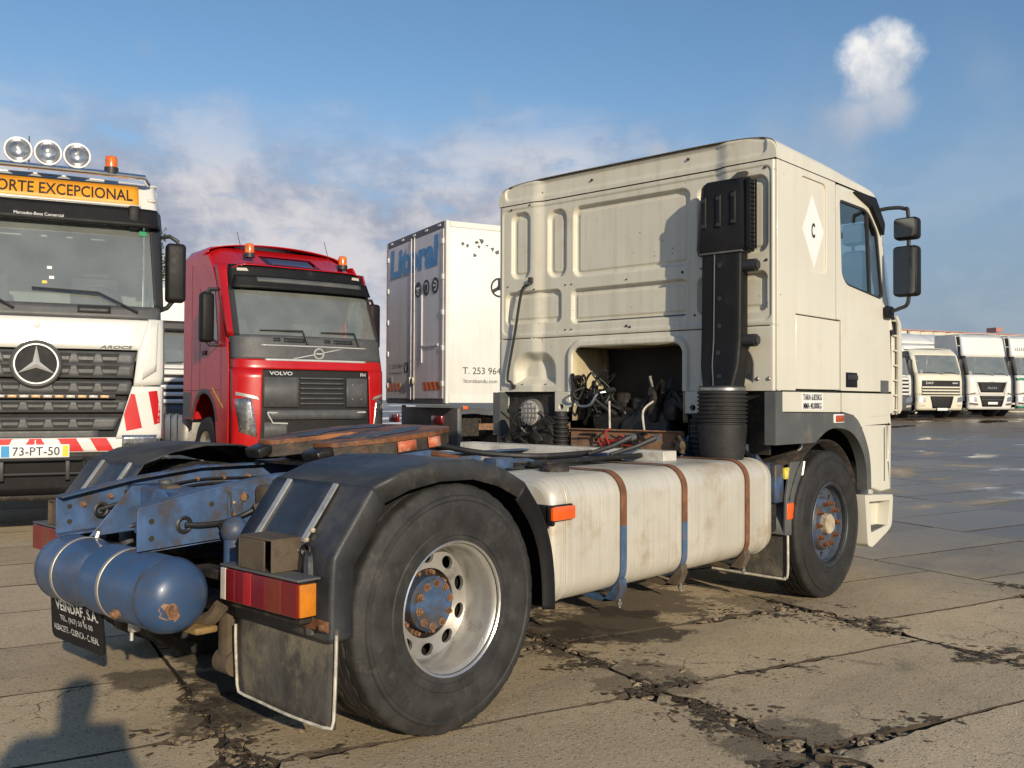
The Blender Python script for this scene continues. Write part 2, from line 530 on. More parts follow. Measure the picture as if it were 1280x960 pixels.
def rpoly(pts, r, n=4):
    """round the corners of a polygon"""
    out = []
    N = len(pts)
    rl = r if isinstance(r, (list, tuple)) else [r]*N
    for i in range(N):
        p = Vector(pts[i]); a = Vector(pts[i-1])-p; b = Vector(pts[(i+1) % N])-p
        rr = min(rl[i], a.length*.45, b.length*.45)
        p0 = p+a.normalized()*rr; p1 = p+b.normalized()*rr
        for k_ in range(n+1):
            t_ = k_/n
            q = p0*(1-t_)**2+p*2*t_*(1-t_)+p1*t_*t_
            out.append((q.x, q.y))
    return out
def spline(pts, n=8):
    """Catmull-Rom through points"""
    P = [Vector(q) for q in pts]
    out = []
    for i in range(len(P)-1):
        p0 = P[max(i-1, 0)]; p1 = P[i]; p2 = P[i+1]; p3 = P[min(i+2, len(P)-1)]
        for k_ in range(n):
            t_ = k_/n
            out.append(.5*((2*p1)+(p2-p0)*t_+(2*p0-5*p1+4*p2-p3)*t_*t_+(3*p1-p0-3*p2+p3)*t_**3))
    out.append(P[-1])
    return out
def text(body, centre, right, upv, width, height, mat, parent, name='lettering', shear=0., bold=0., depth=.002, space=1.):
    cu = bpy.data.curves.new('lettering', 'FONT')
    cu.body = body
    cu.size = 1
    cu.shear = shear
    cu.offset = bold
    cu.extrude = .0
    cu.space_character = space
    cu.resolution_u = 3
    ob = bpy.data.objects.new('lettering', cu)
    col.objects.link(ob)
    dg = bpy.context.evaluated_depsgraph_get()
    me = bpy.data.meshes.new_from_object(ob.evaluated_get(dg))
    bpy.data.objects.remove(ob)
    bpy.data.curves.remove(cu)
    xs = [v.co.x for v in me.vertices]; ys = [v.co.y for v in me.vertices]
    x0, x1, y0, y1 = min(xs), max(xs), min(ys), max(ys)
    right = Vector(right).normalized(); upv = Vector(upv).normalized()
    nrm = right.cross(upv)
    c_ = Vector(centre)
    sx = width/(x1-x0); sy = (height/(y1-y0)) if height else sx
    for v in me.vertices:
        v.co = c_+right*((v.co.x-(x0+x1)/2)*sx)+upv*((v.co.y-(y0+y1)/2)*sy)+nrm*depth
    me.name = name
    me.materials.clear()
    me.materials.append(MATS[mat])
    o = bpy.data.objects.new(name, me)
    col.objects.link(o)
    o.parent = parent
    return o
def copy_tree(o, parent=None):
    c_ = o.copy()
    col.objects.link(c_)
    c_.parent = parent
    for ch in [x for x in bpy.data.objects if x.parent == o]:
        copy_tree(ch, c_)
    return c_
# ================================================================ ground
def hgt(x, y):
    t_ = (x-CX)*math.cos(YAW)+(y-CY)*math.sin(YAW)-8.0
    h = .0205*(math.sqrt(t_*t_+1)+t_)/2
    return min(h, 1.15) if h < 1.1 else 1.1+.05*(1-math.exp(-(h-1.1)))
GU = Vector((math.cos(R(-18)), math.sin(R(-18))))
GV = Vector((-GU.y, GU.x))
def uv2(u, v): return GU*u+GV*v
def concrete(name, far=False):
    m = bpy.data.materials.new(name)
    m.use_nodes = True
    t = m.node_tree
    b = t.nodes['Principled BSDF']
    L_ = t.links.new
    geo = t.nodes.new('ShaderNodeNewGeometry')
    P = geo.outputs['Position']
    def noi(scale, det=6, rg=.6, vec=None, st=None, dist=0):
        v = vec or P
        if st:
            mp = t.nodes.new('ShaderNodeMapping')
            mp.inputs['Scale'].default_value = st
            mp.inputs['Rotation'].default_value = (0, 0, R(18))
            L_(v, mp.inputs[0]); v = mp.outputs[0]
        n = t.nodes.new('ShaderNodeTexNoise')
        n.inputs['Scale'].default_value = scale
        n.inputs['Detail'].default_value = det
        n.inputs['Roughness'].default_value = rg
        n.inputs['Distortion'].default_value = dist
        L_(v, n.inputs['Vector'])
        return n.outputs['Fac']
    def ramp(v, a, bb, c0=0., c1=1.):
        n = t.nodes.new('ShaderNodeMapRange')
        n.interpolation_type = 'SMOOTHSTEP'
        n.inputs['From Min'].default_value = a
        n.inputs['From Max'].default_value = bb
        n.inputs['To Min'].default_value = c0
        n.inputs['To Max'].default_value = c1
        L_(v, n.inputs['Value'])
        return n.outputs['Result']
    def mt(op, a, c_, clamp=False):
        n = t.nodes.new('ShaderNodeMath')
        n.operation = op
        n.use_clamp = clamp
        for i, v in ((0, a), (1, c_)):
            if isinstance(v, (int, float)): n.inputs[i].default_value = v
            else: L_(v, n.inputs[i])
        return n.outputs[0]
    def mix(f, a, c_, bt='MIX'):
        n = t.nodes.new('ShaderNodeMix')
        n.data_type = 'RGBA'
        n.blend_type = bt
        if isinstance(f, float): n.inputs['Factor'].default_value = f
        else: L_(f, n.inputs['Factor'])
        for i, v in ((6, a), (7, c_)):
            if isinstance(v, tuple): n.inputs[i].default_value = (*v[:3], 1)
            else: L_(v, n.inputs[i])
        return n.outputs[2]
    cc = mix(ramp(noi(.9, 8), .3, .7), (.500, .385, .235), (.620, .485, .305))
    cc = mix(ramp(noi(7., 6, .7), .50, .75, 0, .4), cc, (.30, .245, .17))
    # aggregate showing at the worn surface: pale and dark grains
    vo = t.nodes.new('ShaderNodeTexVoronoi')
    vo.inputs['Scale'].default_value = 75
    L_(P, vo.inputs['Vector'])
    sepc = t.nodes.new('ShaderNodeSeparateColor')
    L_(vo.outputs['Color'], sepc.inputs[0])
    grain = mt('MULTIPLY', ramp(sepc.outputs[0], .70, .85), ramp(vo.outputs['Distance'], .45, .25))
    cc = mix(mt('MULTIPLY', grain, .75), cc, (.72, .66, .55))
    dk = mt('MULTIPLY', ramp(sepc.outputs[1], .76, .90), ramp(vo.outputs['Distance'], .5, .3))
    cc = mix(mt('MULTIPLY', dk, .8), cc, (.10, .08, .055))
    cc = mix(ramp(noi(160, 3, .7), .50, .72, 0, .5), cc, (.20, .16, .11))
    # tyre tracks and trowel streaks along the slabs
    cc = mix(ramp(noi(1., 5, .5, st=(.22, 2.6, 1)), .52, .72, 0, .35), cc, (.28, .235, .17))
    # oil and mud stains, own shapes
    st_ = mt('MULTIPLY', ramp(noi(1.7, 6, .7, dist=.6), .61, .69), ramp(noi(.35, 3), .42, .6))
    cc = mix(mt('MULTIPLY', st_, .72), cc, (.045, .036, .028))
    sn_ = noi(3.2, 6, .7)
    def spot(x, y, rad, amt):
        nonlocal cc
        mp = t.nodes.new('ShaderNodeVectorMath')
        mp.operation = 'DISTANCE'
        L_(P, mp.inputs[0])
        mp.inputs[1].default_value = (x, y, 0)
        e = mt('ADD', mt('DIVIDE', mp.outputs['Value'], rad), mt('MULTIPLY', mt('SUBTRACT', sn_, .5), 2.6))
        cc = mix(ramp(e, 1.0, .72, 0, amt), cc, (.040, .030, .022))
    if not far:
        # hairline cracks, in patches
        wv_ = t.nodes.new('ShaderNodeTexVoronoi')
        wv_.feature = 'DISTANCE_TO_EDGE'
        wv_.inputs['Scale'].default_value = 2.3
        va = t.nodes.new('ShaderNodeVectorMath'); va.operation = 'ADD'
        nn_ = t.nodes.new('ShaderNodeTexNoise'); nn_.inputs['Scale'].default_value = 4; nn_.inputs['Detail'].default_value = 5
        L_(P, nn_.inputs['Vector'])
        vsx = t.nodes.new('ShaderNodeVectorMath'); vsx.operation = 'SCALE'; vsx.inputs['Scale'].default_value = .35
        L_(nn_.outputs['Color'], vsx.inputs[0]); L_(P, va.inputs[0]); L_(vsx.outputs[0], va.inputs[1]); L_(va.outputs[0], wv_.inputs['Vector'])
        ck = mt('MULTIPLY', ramp(wv_.outputs['Distance'], .012, .004), ramp(noi(.8, 3), .52, .60))
        cc = mix(mt('MULTIPLY', ck, .8), cc, (.06, .048, .034))
        for q in ((2.0, -.55, .55, .85), (1.55, -.35, .5, .8), (2.75, -.2, .6, .7), (-.15, .1, .35, .85), (.2, .55, .45, .8), (-.5, .45, .22, .7), (1.25, -1.4, .35, .5), (.9, -2.3, .35, .6), (3.3, -.9, .35, .5), (-.45, -.3, .3, .75)):
            spot(*q)
    # damp film further into the yard
    sp = t.nodes.new('ShaderNodeSeparateXYZ')
    L_(P, sp.inputs[0])
    dep = mt('SUBTRACT', mt('ADD', mt('MULTIPLY', sp.outputs[0], .95), mt('MULTIPLY', sp.outputs[1], -.31)), 4.6)
    wet = mt('MULTIPLY', ramp(mt('ADD', dep, mt('MULTIPLY', mt('SUBTRACT', noi(.5, 5), .5), 5.)), -.6, 4.2), ramp(noi(1., 6, .6, st=(.45, .8, 1), dist=.4), .28, .46))
    cc = mix(mt('MULTIPLY', wet, .80), cc, (.135, .132, .128))
    pud = mt('MULTIPLY', mt('MULTIPLY', wet, ramp(dep, 4.5, 7.)), ramp(noi(1., 4, .5, st=(.28, .5, 1)), .54, .60))
    if far:
        # fine joints of slabs too far away to build; brown silt by the parked row
        mp = t.nodes.new('ShaderNodeMapping')
        mp.inputs['Rotation'].default_value = (0, 0, R(18))
        L_(P, mp.inputs[0])
        bk = t.nodes.new('ShaderNodeTexBrick')
        bk.offset = 0.35
        bk.inputs['Scale'].default_value = 1
        bk.inputs['Brick Width'].default_value = 2.0
        bk.inputs['Row Height'].default_value = 1.0
        bk.inputs['Mortar Size'].default_value = .02
        bk.inputs['Color1'].default_value = (0, 0, 0, 1)
        bk.inputs['Color2'].default_value = (0, 0, 0, 1)
        bk.inputs['Mortar'].default_value = (1, 1, 1, 1)
        L_(mp.outputs[0], bk.inputs['Vector'])
        cc = mix(mt('MULTIPLY', bk.outputs['Fac'], .6), cc, (.05, .04, .03))
        silt = mt('MULTIPLY', ramp(mt('ADD', dep, mt('MULTIPLY', mt('SUBTRACT', noi(.3, 5), .5), 12.)), 17, 24), .85)
        cc = mix(silt, cc, (.17, .115, .065))
    else:
        oi = t.nodes.new('ShaderNodeObjectInfo')
        hs = t.nodes.new('ShaderNodeHueSaturation')
        L_(ramp(oi.outputs['Random'], 0, 1, .90, 1.12), hs.inputs['Value'])
        L_(cc, hs.inputs['Color'])
        cc = hs.outputs[0]
    L_(cc, b.inputs['Base Color'])
    rg = mt('SUBTRACT', .86, mt('MULTIPLY', wet, .46))
    rg = mt('SUBTRACT', rg, mt('MULTIPLY', pud, .40), True)
    rg = mt('MAXIMUM', rg, .05)
    L_(rg, b.inputs['Roughness'])
    bn = t.nodes.new('ShaderNodeBump')
    bn.inputs['Distance'].default_value = .012
    hh = mt('ADD', mt('MULTIPLY', noi(45, 4, .7), .55), mt('ADD', mt('MULTIPLY', noi(5, 5), .9), mt('MULTIPLY', grain, .3)))
    L_(hh, bn.inputs['Height'])
    L_(mt('MULTIPLY', mt('SUBTRACT', 1., mt('MULTIPLY', pud, .97)), .55), bn.inputs['Strength'])
    L_(bn.outputs[0], b.inputs['Normal'])
    MATS[name] = m
    return m
concrete('slab')
concrete('yard_far', True)
UL = [-4.45, -2.45, -.45, 1.55, 3.52, 5.53, 7.68, 9.72, 11.7, 13.75, 15.8, 17.85]
V0, V1 = -6.0, 11.6
# one ground sheet out to the horizon, 4 cm lower where the slabs lie on it
us = [-900, -500, -250, -120, -60, -35, -20, -12, -8, -6, UL[0]-.02, UL[0]+.02, -2, 0, 2, 4, 6, 8, 10, 12, 14, 16, UL[-1]-.02, UL[-1]+.02, 20, 23, 26, 30, 35, 40, 46, 52, 58, 64, 72, 90, 130, 250, 500, 900]
vsl = [-900, -500, -250, -120, -60, -35, -20, -12, -8, V0-.02, V0+.02, -4, -2, 0, 2, 4, 6, 8, 10, V1-.02, V1+.02, 14, 17, 20, 24, 28, 33, 38, 44, 50, 58, 66, 80, 120, 250, 500, 900]
g = B()
for u in us:
    for v in vsl:
        q = uv2(u, v)
        ins = UL[0] < u < UL[-1] and V0 < v < V1
        g.v.append((q.x, q.y, hgt(q.x, q.y)-(.024 if ins else 0)))
nv = len(vsl)
mi = []
for i in range(len(us)-1):
    for j in range(nv-1):
        g.f.append((i*nv+j, (i+1)*nv+j, (i+1)*nv+j+1, i*nv+j+1))
me = bpy.data.meshes.new('ground')
me.from_pydata(g.v, [], g.f)
me.materials.append(MATS['yard_far'])
me.materials.append(MATS['concrete_joint'])
for pl in me.polygons:
    q = pl.center
    u, v = GU.dot(q.xy), GV.dot(q.xy)
    pl.material_index = 1 if (UL[0] < u < UL[-1] and V0 < v < V1) else 0
ground = bpy.data.objects.new('ground', me)
col.objects.link(ground)
tag(ground, 'wide concrete yard with a damp dark surface and muddy joints', kind='structure')
DAM = [(1.55, -.1, 0.43, 0.080), (1.62, -.55, 0.37, 0.086), (1.55, -1.08, 0.45, 0.107), (1.50, -1.6, 0.37, 0.086), (1.45, -2.05, 0.52, 0.118), (3.05, .0, 0.54, 0.075), (3.42, -.25, 0.45, 0.091), (3.52, -.66, 0.39, 0.086), (3.55, -1.5, 0.32, 0.043),
       (-.45, -.12, 0.35, 0.064), (-.42, -.55, 0.37, 0.096), (-.38, -1.05, 0.49, 0.107), (-.5, -1.7, 0.32, 0.053), (5.53, -.6, 0.43, 0.053), (5.5, -2.0, 0.54, 0.064), (2.4, -1.1, 0.32, 0.032), (2.1, -2.03, 0.32, 0.032)]
def dmg(u, v):
    a = 0
    for du, dv, r_, am in DAM:
        d = math.hypot(u-du, v-dv)/r_
        if d < 1: a = max(a, am*(1-d)**.7)
    if a:
        a *= max(0, .55+1.5*pnoise(Vector((u*6, v*6, 3)))+.9*pnoise(Vector((u*22, v*22, 1))))
    return a
nslab = 0
for ci in range(len(UL)-1):
    u0, u1 = UL[ci], UL[ci+1]
    off = {2: -.13, 3: -.10, 4: -.62, 1: .3}.get(ci, random.uniform(-.5, .5))
    v = off - .98*6
    while v < V1-.5:
        vv = max(v, V0)
        ve = min(v+.98, V1)
        v += .98
        if ve-vv < .3: continue
        cu_, cv_ = (u0+u1)/2, (vv+ve)/2
        pts = []
        for (a, b_, c_, d_, nu, nv_) in ((u0, vv, u1, vv, 0, 1), (u1, vv, u1, ve, -1, 0), (u1, ve, u0, ve, 0, -1), (u0, ve, u0, vv, 1, 0)):
            ln = math.hypot(c_-a, d_-b_)
            n_ = max(4, int(ln/.045))
            for i in range(n_):
                t_ = i/n_
                uu, wv = a+(c_-a)*t_, b_+(d_-b_)*t_
                wob = .012*pnoise(Vector((uu*2.2, wv*2.2, 0)))+.006*pnoise(Vector((uu*9, wv*9, 5)))
                ins = .008+max(0, .008*pnoise(Vector((uu*11, wv*11, ci))))+dmg(uu, wv)
                # inset along both axes near the corners so that outlines stay simple
                du = nu*ins if nu else (max(0, ins-(uu-u0)) - max(0, ins-(u1-uu)))
                dv = nv_*ins if nv_ else (max(0, ins-(wv-vv)) - max(0, ins-(ve-wv)))
                pts.append((uu+du+(wob if nu else 0), wv+dv+(wob if nv_ else 0)))
        tl = (random.uniform(-.003, .001), random.uniform(-.0015, .0015), random.uniform(-.002, .002))
        b = B()
        n_ = len(pts)
        top, edge, bot = [], [], []
        ctr = Vector((cu_, cv_))
        for (uu, wv) in pts:
            q = uv2(uu, wv)
            dz = tl[0]+tl[1]*(uu-cu_)+tl[2]*(wv-cv_)
            z = hgt(q.x, q.y)+dz
            qi = Vector((uu, wv)); dirv = (ctr-qi).normalized()*.003
            q2 = uv2(uu+dirv.x, wv+dirv.y)
            top.append((q2.x, q2.y, z)); edge.append((q.x, q.y, z-.003)); bot.append((q.x, q.y, z-.06))
        b.v = top+edge+bot
        b.f = [tuple(range(n_))]
        for i in range(n_):
            j = (i+1) % n_
            b.f.append((i, i+n_, j+n_, j)); b.f.append((i+n_, i+2*n_, j+2*n_, j+n_))
        o = b.build('concrete_slab', 'slab', ground, ang=30)
        o.data.materials.append(MATS['concrete_joint'])     # soil sticks to the slab sides
        for pl in o.data.polygons:
            if abs(pl.normal.z) < .8: pl.material_index = 1
        nslab += 1
# rubble and soil lying in the broken joints
b = B()
ico = bmesh.new()
bmesh.ops.create_icosphere(ico, subdivisions=1, radius=1)
iv = [v.co.copy() for v in ico.verts]
ico.verts.index_update()
ifc = [tuple(v.index for v in f.verts) for f in ico.faces]
ico.free()
rs = random.Random(3)
cnt = 0
for k_ in range(60000):
    du, dv, r_, am = rs.choice(DAM)
    a, rr = rs.uniform(0, 2*PI), r_*math.sqrt(rs.random())
    u, v = du+rr*math.cos(a), dv+rr*math.sin(a)
    near = min(abs(u-x) for x in UL)
    d = dmg(u, v)
    if d < .025 or rs.random() > d*5: continue
    q = uv2(u, v)
    s_ = rs.choice((.002, .002, .003, .003, .003, .004, .005, .007, .012, .020))*rs.uniform(.6, 1.5)
    z = hgt(q.x, q.y) - (.021 if d > .06 else .012) + s_*.1
    mt_ = Matrix.Rotation(rs.uniform(0, 6.3), 3, 'Z')
    sx, sy, sz = rs.uniform(.8, 2.2), rs.uniform(.6, 1.3), rs.uniform(.3, .7)
    b.add([mt_ @ Vector((p_.x*sx*s_*rs.uniform(.8, 1.2), p_.y*sy*s_*rs.uniform(.8, 1.2), p_.z*sz*s_*rs.uniform(.8, 1.2)))+Vector((q.x, q.y, z)) for p_ in iv], ifc)
    cnt += 1
me = bpy.data.meshes.new('rubble')
me.from_pydata(b.v, [], b.f)
me.materials.append(MATS['rubble'])
ob = bpy.data.objects.new('rubble', me)
col.objects.link(ob)
tag(ob, 'loose concrete rubble and gravel in the broken slab joints', 'rubble', kind='stuff')
# packed soil smeared over the slab edges beside the broken joints
b = B()
rs = random.Random(17)
cols = sorted(UL)
def joint_dist(u, v):
    return min(abs(u-x) for x in UL)
for k_ in range(60000):
    du, dv, r_, am = rs.choice(DAM)
    a = rs.uniform(0, 2*PI); rr = r_*1.15*math.sqrt(rs.random())
    u, v = du+rr*math.cos(a), dv+rr*math.sin(a)
    w1 = max(0, 1-rr/(r_*1.15))
    jd = min(joint_dist(u, v), abs(v-dv)*1.2)
    pr_ = w1*math.exp(-jd/.05)*1.2+.10*w1*w1
    pr_ *= max(0, .4+2.2*pnoise(Vector((u*4.5, v*4.5, 9))))
    if rs.random() > pr_: continue
    q = uv2(u, v)
    s_ = rs.choice((.003, .004, .004, .005, .006, .008, .011, .016))*rs.uniform(.6, 1.3)
    th = rs.uniform(0, 6.3); n_ = 7; el = rs.uniform(1, 2.6)
    ring = []
    for i in range(n_):
        t_ = 2*PI*i/n_; r1 = s_*rs.uniform(.55, 1.2)
        x_, y_ = r1*el*math.cos(t_), r1*math.sin(t_)
        ring.append((q.x+x_*math.cos(th)-y_*math.sin(th), q.y+x_*math.sin(th)+y_*math.cos(th), hgt(q.x, q.y)+.0022))
    b.add(ring+[(q.x, q.y, hgt(q.x, q.y)+.0022+s_*.12)], [(i, (i+1) % n_, n_) for i in range(n_)])
me = bpy.data.meshes.new('packed_soil')
me.from_pydata(b.v, [], b.f)
me.materials.append(MATS['soil'])
ob = bpy.data.objects.new('packed_soil', me)
col.objects.link(ob)
tag(ob, 'dark packed soil crusted along the broken slab joints', 'soil', kind='stuff')
print('slabs', nslab, 'stones', cnt)
# ================================================================ main tractor unit (x forward, y left, rear axle at x=0)
T = empty('tractor_unit', (0, 0, 0), 0, 'cream two-axle tractor unit with blue chassis and bare fifth wheel seen from behind', 'truck')
def part(b, name, mat, parent=None, **k_): return b.build(name, mat, parent or T, **k_)

# ---------------- wheels
def tyre(yo, s, cx, mat, parent, Rr=.525, wd=.29, cz=.525):
    """yo: outer face, s=+1 when the inside lies towards +y"""
    pr = [(.270, .030), (.273, .014), (.290, .006), (.306, .006), (.310, -.001), (.340, -.003), (.345, .002), (.37, -.003), (.405, -.006), (.44, -.003), (.452, .001), (.458, -.004), (.472, -.002), (.478, .007), (.490, .012), (.505, .018), (.514, .022), (.521, .03), (.524, .036)]
    tr = [(.525, .045), (.525, .078), (.513, .079), (.513, .088), (.525, .089), (.526, .118), (.514, .119), (.514, .127), (.526, .128), (.526, .162), (.514, .163), (.514, .171), (.526, .172), (.525, .201), (.513, .202), (.513, .211), (.525, .212), (.525, .245)]
    prof = pr+tr+[(r_, wd-h) for r_, h in reversed(pr)]
    n = 144
    vs_, m_ = [], len(prof)
    for k_ in range(n):
        t_ = 2*PI*k_/n
        for j, (r_, h) in enumerate(prof):
            rr = r_*Rr/.525
            if len(pr)-3 <= j <= len(pr)+2 or m_-len(pr) <= j <= m_-len(pr)+2 or len(pr)+15 <= j <= len(pr)+18:
                if k_ % 4 == 0: rr -= .004
            elif r_ > .52 and (k_+2) % 4 == 0: rr -= .004
            if j in (4, 5) and k_ % 2: h += .003           # serrated ring above the bead
            vs_.append((cx+rr*math.cos(t_), yo+s*h, cz+rr*math.sin(t_)))
    fs = [(k_*m_+j, ((k_+1) % n)*m_+j, ((k_+1) % n)*m_+j+1, k_*m_+j+1) for k_ in range(n) for j in range(m_-1)]
    b = B(); b.add(vs_, fs)
    return b.build('tyre', mat, parent, ang=28)
def nut(b, c, s, r=.017, h=.03):
    b.lathe([(r, 0), (r, -s*h*.6), (r*.7, -s*h*.62), (r*.7, -s*h), (0, -s*h)], 'y', c, 6)
    b.lathe([(r*1.5, 0.004*s), (r*1.5, -s*.004), (r, -s*.004)], 'y', c, 10)
def rear_wheel(s):
    """s=+1: right-hand side (outer face at y=-1.24)"""
    yo = -1.24*s
    w_ = bpy.data.objects.new('wheel', None); col.objects.link(w_); w_.parent = T; w_.location.x = .025
    tyre(yo, s, 0, 'rubber', w_)
    tyre(yo+s*.33, s, 0, 'rubber', w_)
    b = B()
    c = (0, yo, .525)
    q_ = .955
    b.lathe([(r_*q_, s*h) for r_, h in ((.286, .030), (.296, .012), (.2975, .006), (.294, .003), (.289, .007), (.286, .018), (.276, .026), (.270, .040), (.268, .075), (.262, .095), (.252, .12), (.250, .165), (.247, .178))], 'y', c, 72)
    rim = part(b, 'rim', 'rim_silver', w_)
    b = B()
    b.lathe([(r_*q_, s*h) for r_, h in ((.2955, .013), (.2985, .006), (.2945, .0015), (.2885, .006))], 'y', c, 72)
    b.build('rim_edge', 'rim_lip', rim)
    # disc with ten hand holes
    hl = []
    for k_ in range(10):
        a = 2*PI*(k_+.5)/10
        ca, sa2 = math.cos(a), math.sin(a)
        hl.append([(.199*ca-.027*math.cos(q)*ca-.035*math.sin(q)*sa2, .525+.199*sa2-.027*math.cos(q)*sa2+.035*math.sin(q)*ca) for q in [2*PI*i/16 for i in range(16)]])
    ring = [(.2365*math.cos(2*PI*i/72), .525+.2365*math.sin(2*PI*i/72)) for i in range(72)]
    inn = [(.150*math.cos(2*PI*i/48), .525+.150*math.sin(2*PI*i/48)) for i in range(48)]
    b = B(); b.prism(ring, 'y', yo+s*.172, yo+s*.190, [inn]+hl)
    b.build('wheel_disc', 'rim_silver', w_, bev=.004)
    b = B(); b.lathe([(.150, s*.18), (.146, s*.20), (.14, s*.215), (.09, s*.215)], 'y', c, 48)
    b.build('mounting_face', 'black_grime', w_)
    b = B(); b.lathe([(.235, s*.21), (.235, s*.40), (.05, s*.40)], 'y', c, 40)
    b.build('brake_drum', 'black_grime', w_)
    for k_ in range(10):
        a = 2*PI*k_/10
        b = B(); nut(b, (.1675*math.cos(a)*.80, yo+s*.212, .525+.1675*math.sin(a)*.80), s, .014, .035)
        b.build('wheel_nut', 'rust_nut', w_)
    b = B(); b.lathe([(.118, s*.215), (.118, s*.150), (.112, s*.142), (.108, s*.135), (.105, s*.128), (.0, s*.128)], 'y', c, 40)
    b.build('hub', 'blue_dirty', w_)
    for k_ in range(10):
        a = 2*PI*(k_+.3)/10
        b = B(); nut(b, (.091*math.cos(a), yo+s*.129, .525+.091*math.sin(a)), s, .0115, .02)
        b.build('hub_bolt', 'rust_nut', w_)
    return w_
rear_wheel(1); rear_wheel(-1)
def front_wheel(s):
    yo, X = -1.215*s, 3.8
    w_ = bpy.data.objects.new('wheel', None); col.objects.link(w_); w_.parent = T
    tyre(yo, s, X, 'rubber_front', w_)
    c = (X, yo, .525)
    b = B(); b.lathe([(.286, s*.03), (.296, s*.012), (.2975, s*.006), (.293, s*.002), (.286, s*.012), (.275, s*.03), (.268, s*.06), (.262, s*.085)], 'y', c, 64)
    b.build('rim', 'rim_front', w_)
    hl = []
    for k_ in range(10):
        a = 2*PI*(k_+.5)/10
        hl.append([(X+.222*math.cos(a)+.02*math.cos(q), .525+.222*math.sin(a)+.02*math.sin(q)) for q in [2*PI*i/12 for i in range(12)]])
    ring = [(X+.2625*math.cos(2*PI*i/64), .525+.2625*math.sin(2*PI*i/64)) for i in range(64)]
    b = B(); b.prism(ring, 'y', yo+s*.075, yo+s*.09, hl)
    b.build('wheel_disc', 'rim_front', w_, bev=.003)
    b = B(); b.lathe([(.195, s*.076), (.185, s*.05), (.175, s*.038), (.135, s*.036), (.12, s*.045), (.10, s*.05), (.0, s*.05)], 'y', c, 48)
    b.build('mounting_face', 'blue_dirty', w_)
    b = B(); b.lathe([(.075, s*.05), (.072, s*.012), (.062, s*.002), (.0, s*.0)], 'y', c, 32)
    b.build('hub_cap', 'bracket_cream', w_)
    for k_ in range(10):
        a = 2*PI*k_/10
        b = B(); nut(b, (X+.150*math.cos(a), yo+s*.037, .525+.150*math.sin(a)), s, .016, .04)
        b.build('wheel_nut', 'rust', w_)
front_wheel(1); front_wheel(-1)
b = B(); b.cyl(.075, 'y', (0, 0, .525), -.62, .62, 16); b.ball((0, 0, .525), .24, 20, 1, .9, 1); b.lathe([(.20, -.12), (.21, .0), (.12, .3), (.07, .42)], 'x', (0.05, 0, .55), 20)
part(b, 'rear_axle', 'black_grime')
b = B(); b.box(3.72, 3.88, -.95, .95, .42, .55); part(b, 'front_axle', 'black_grime', bev=.02)
b = B(); b.cyl(.055, 'x', (0, 0, .66), .4, 2.7, 12); part(b, 'drive_shaft', 'black_grime')

# ---------------- chassis rails (C sections), ends cut low
for s in (1, -1):
    yo = -.40*s
    pf = [(-.95, .775), (-.95, .955), (-.60, 1.02), (-.25, 1.06), (4.6, 1.06), (4.6, .80), (-.40, .80)]
    b = B(); b.prism(pf, 'y', yo, yo+s*.010)
    rail = part(b, 'chassis_rail', 'blue', bev=.002)
    b = B()
    tp = [(-.95, .955), (-.60, 1.02), (-.25, 1.06), (4.6, 1.06)]
    for (a, c_), (d, e) in zip(tp[:-1], tp[1:]):
        b.add([(a, yo-s*.001, c_+.001), (d, yo-s*.001, e+.001), (d, yo+s*.075, e+.001), (a, yo+s*.075, c_+.001), (a, yo-s*.001, c_-.009), (d, yo-s*.001, e-.009), (d, yo+s*.075, e-.009), (a, yo+s*.075, c_-.009)],
              [(0, 1, 2, 3), (7, 6, 5, 4), (0, 4, 5, 1), (3, 2, 6, 7), (0, 3, 7, 4), (1, 5, 6, 2)])
    b.build('top_flange', 'blue' if s > 0 else 'blue_dirty', rail, bev=.002)
    b = B()
    bt = [(-.95, .773), (-.40, .798), (4.6, .798)]
    for (a, c_), (d, e) in zip(bt[:-1], bt[1:]):
        b.add([(a, yo, c_), (d, yo, e), (d, yo+s*.075, e), (a, yo+s*.075, c_), (a, yo, c_+.009), (d, yo, e+.009), (d, yo+s*.075, e+.009), (a, yo+s*.075, c_+.009)],
              [(3, 2, 1, 0), (4, 5, 6, 7), (0, 1, 5, 4), (2, 3, 7, 6), (0, 4, 7, 3), (1, 2, 6, 5)])
    b.build('bottom_flange', 'blue', rail)
    for q in ((-.89, .90), (-.89, .83), (-.62, .95), (-.56, .79+.03), (-.45, .97)):
        b = B(); b.cyl(.012, 'y', (q[0], yo+s*.005, q[1]), -.0065, .0065, 12)
        b.build('bolt_hole', 'seam', rail)
    # grommet ring with black cable
    b = B(); b.lathe([(.038, -.014), (.030, -.018), (.022, -.014), (.020, .01)], 'y', (-.75, yo+s*(.005 if s > 0 else .02), .875), 20, m=None)
    b.build('grommet', 'hose', rail)
def bolt(x, y, z, ax='y', s=-1, r=.02, mat='steel', par=None, name='bolt'):
    b = B()
    b.lathe([(r*1.5, 0), (r*1.5, s*.005), (r, s*.005), (r, s*.02), (r*.5, s*.022), (0, s*.022)], ax, (x, y, z), 10)
    return b.build(name, mat, par or T)
bolt(-.475, -.40, .835, r=.022); bolt(-.475, -.40, .99-.02, r=.016, mat='rust_nut'); bolt(-.30, -.40, 1.0, r=.016, mat='rust_nut')
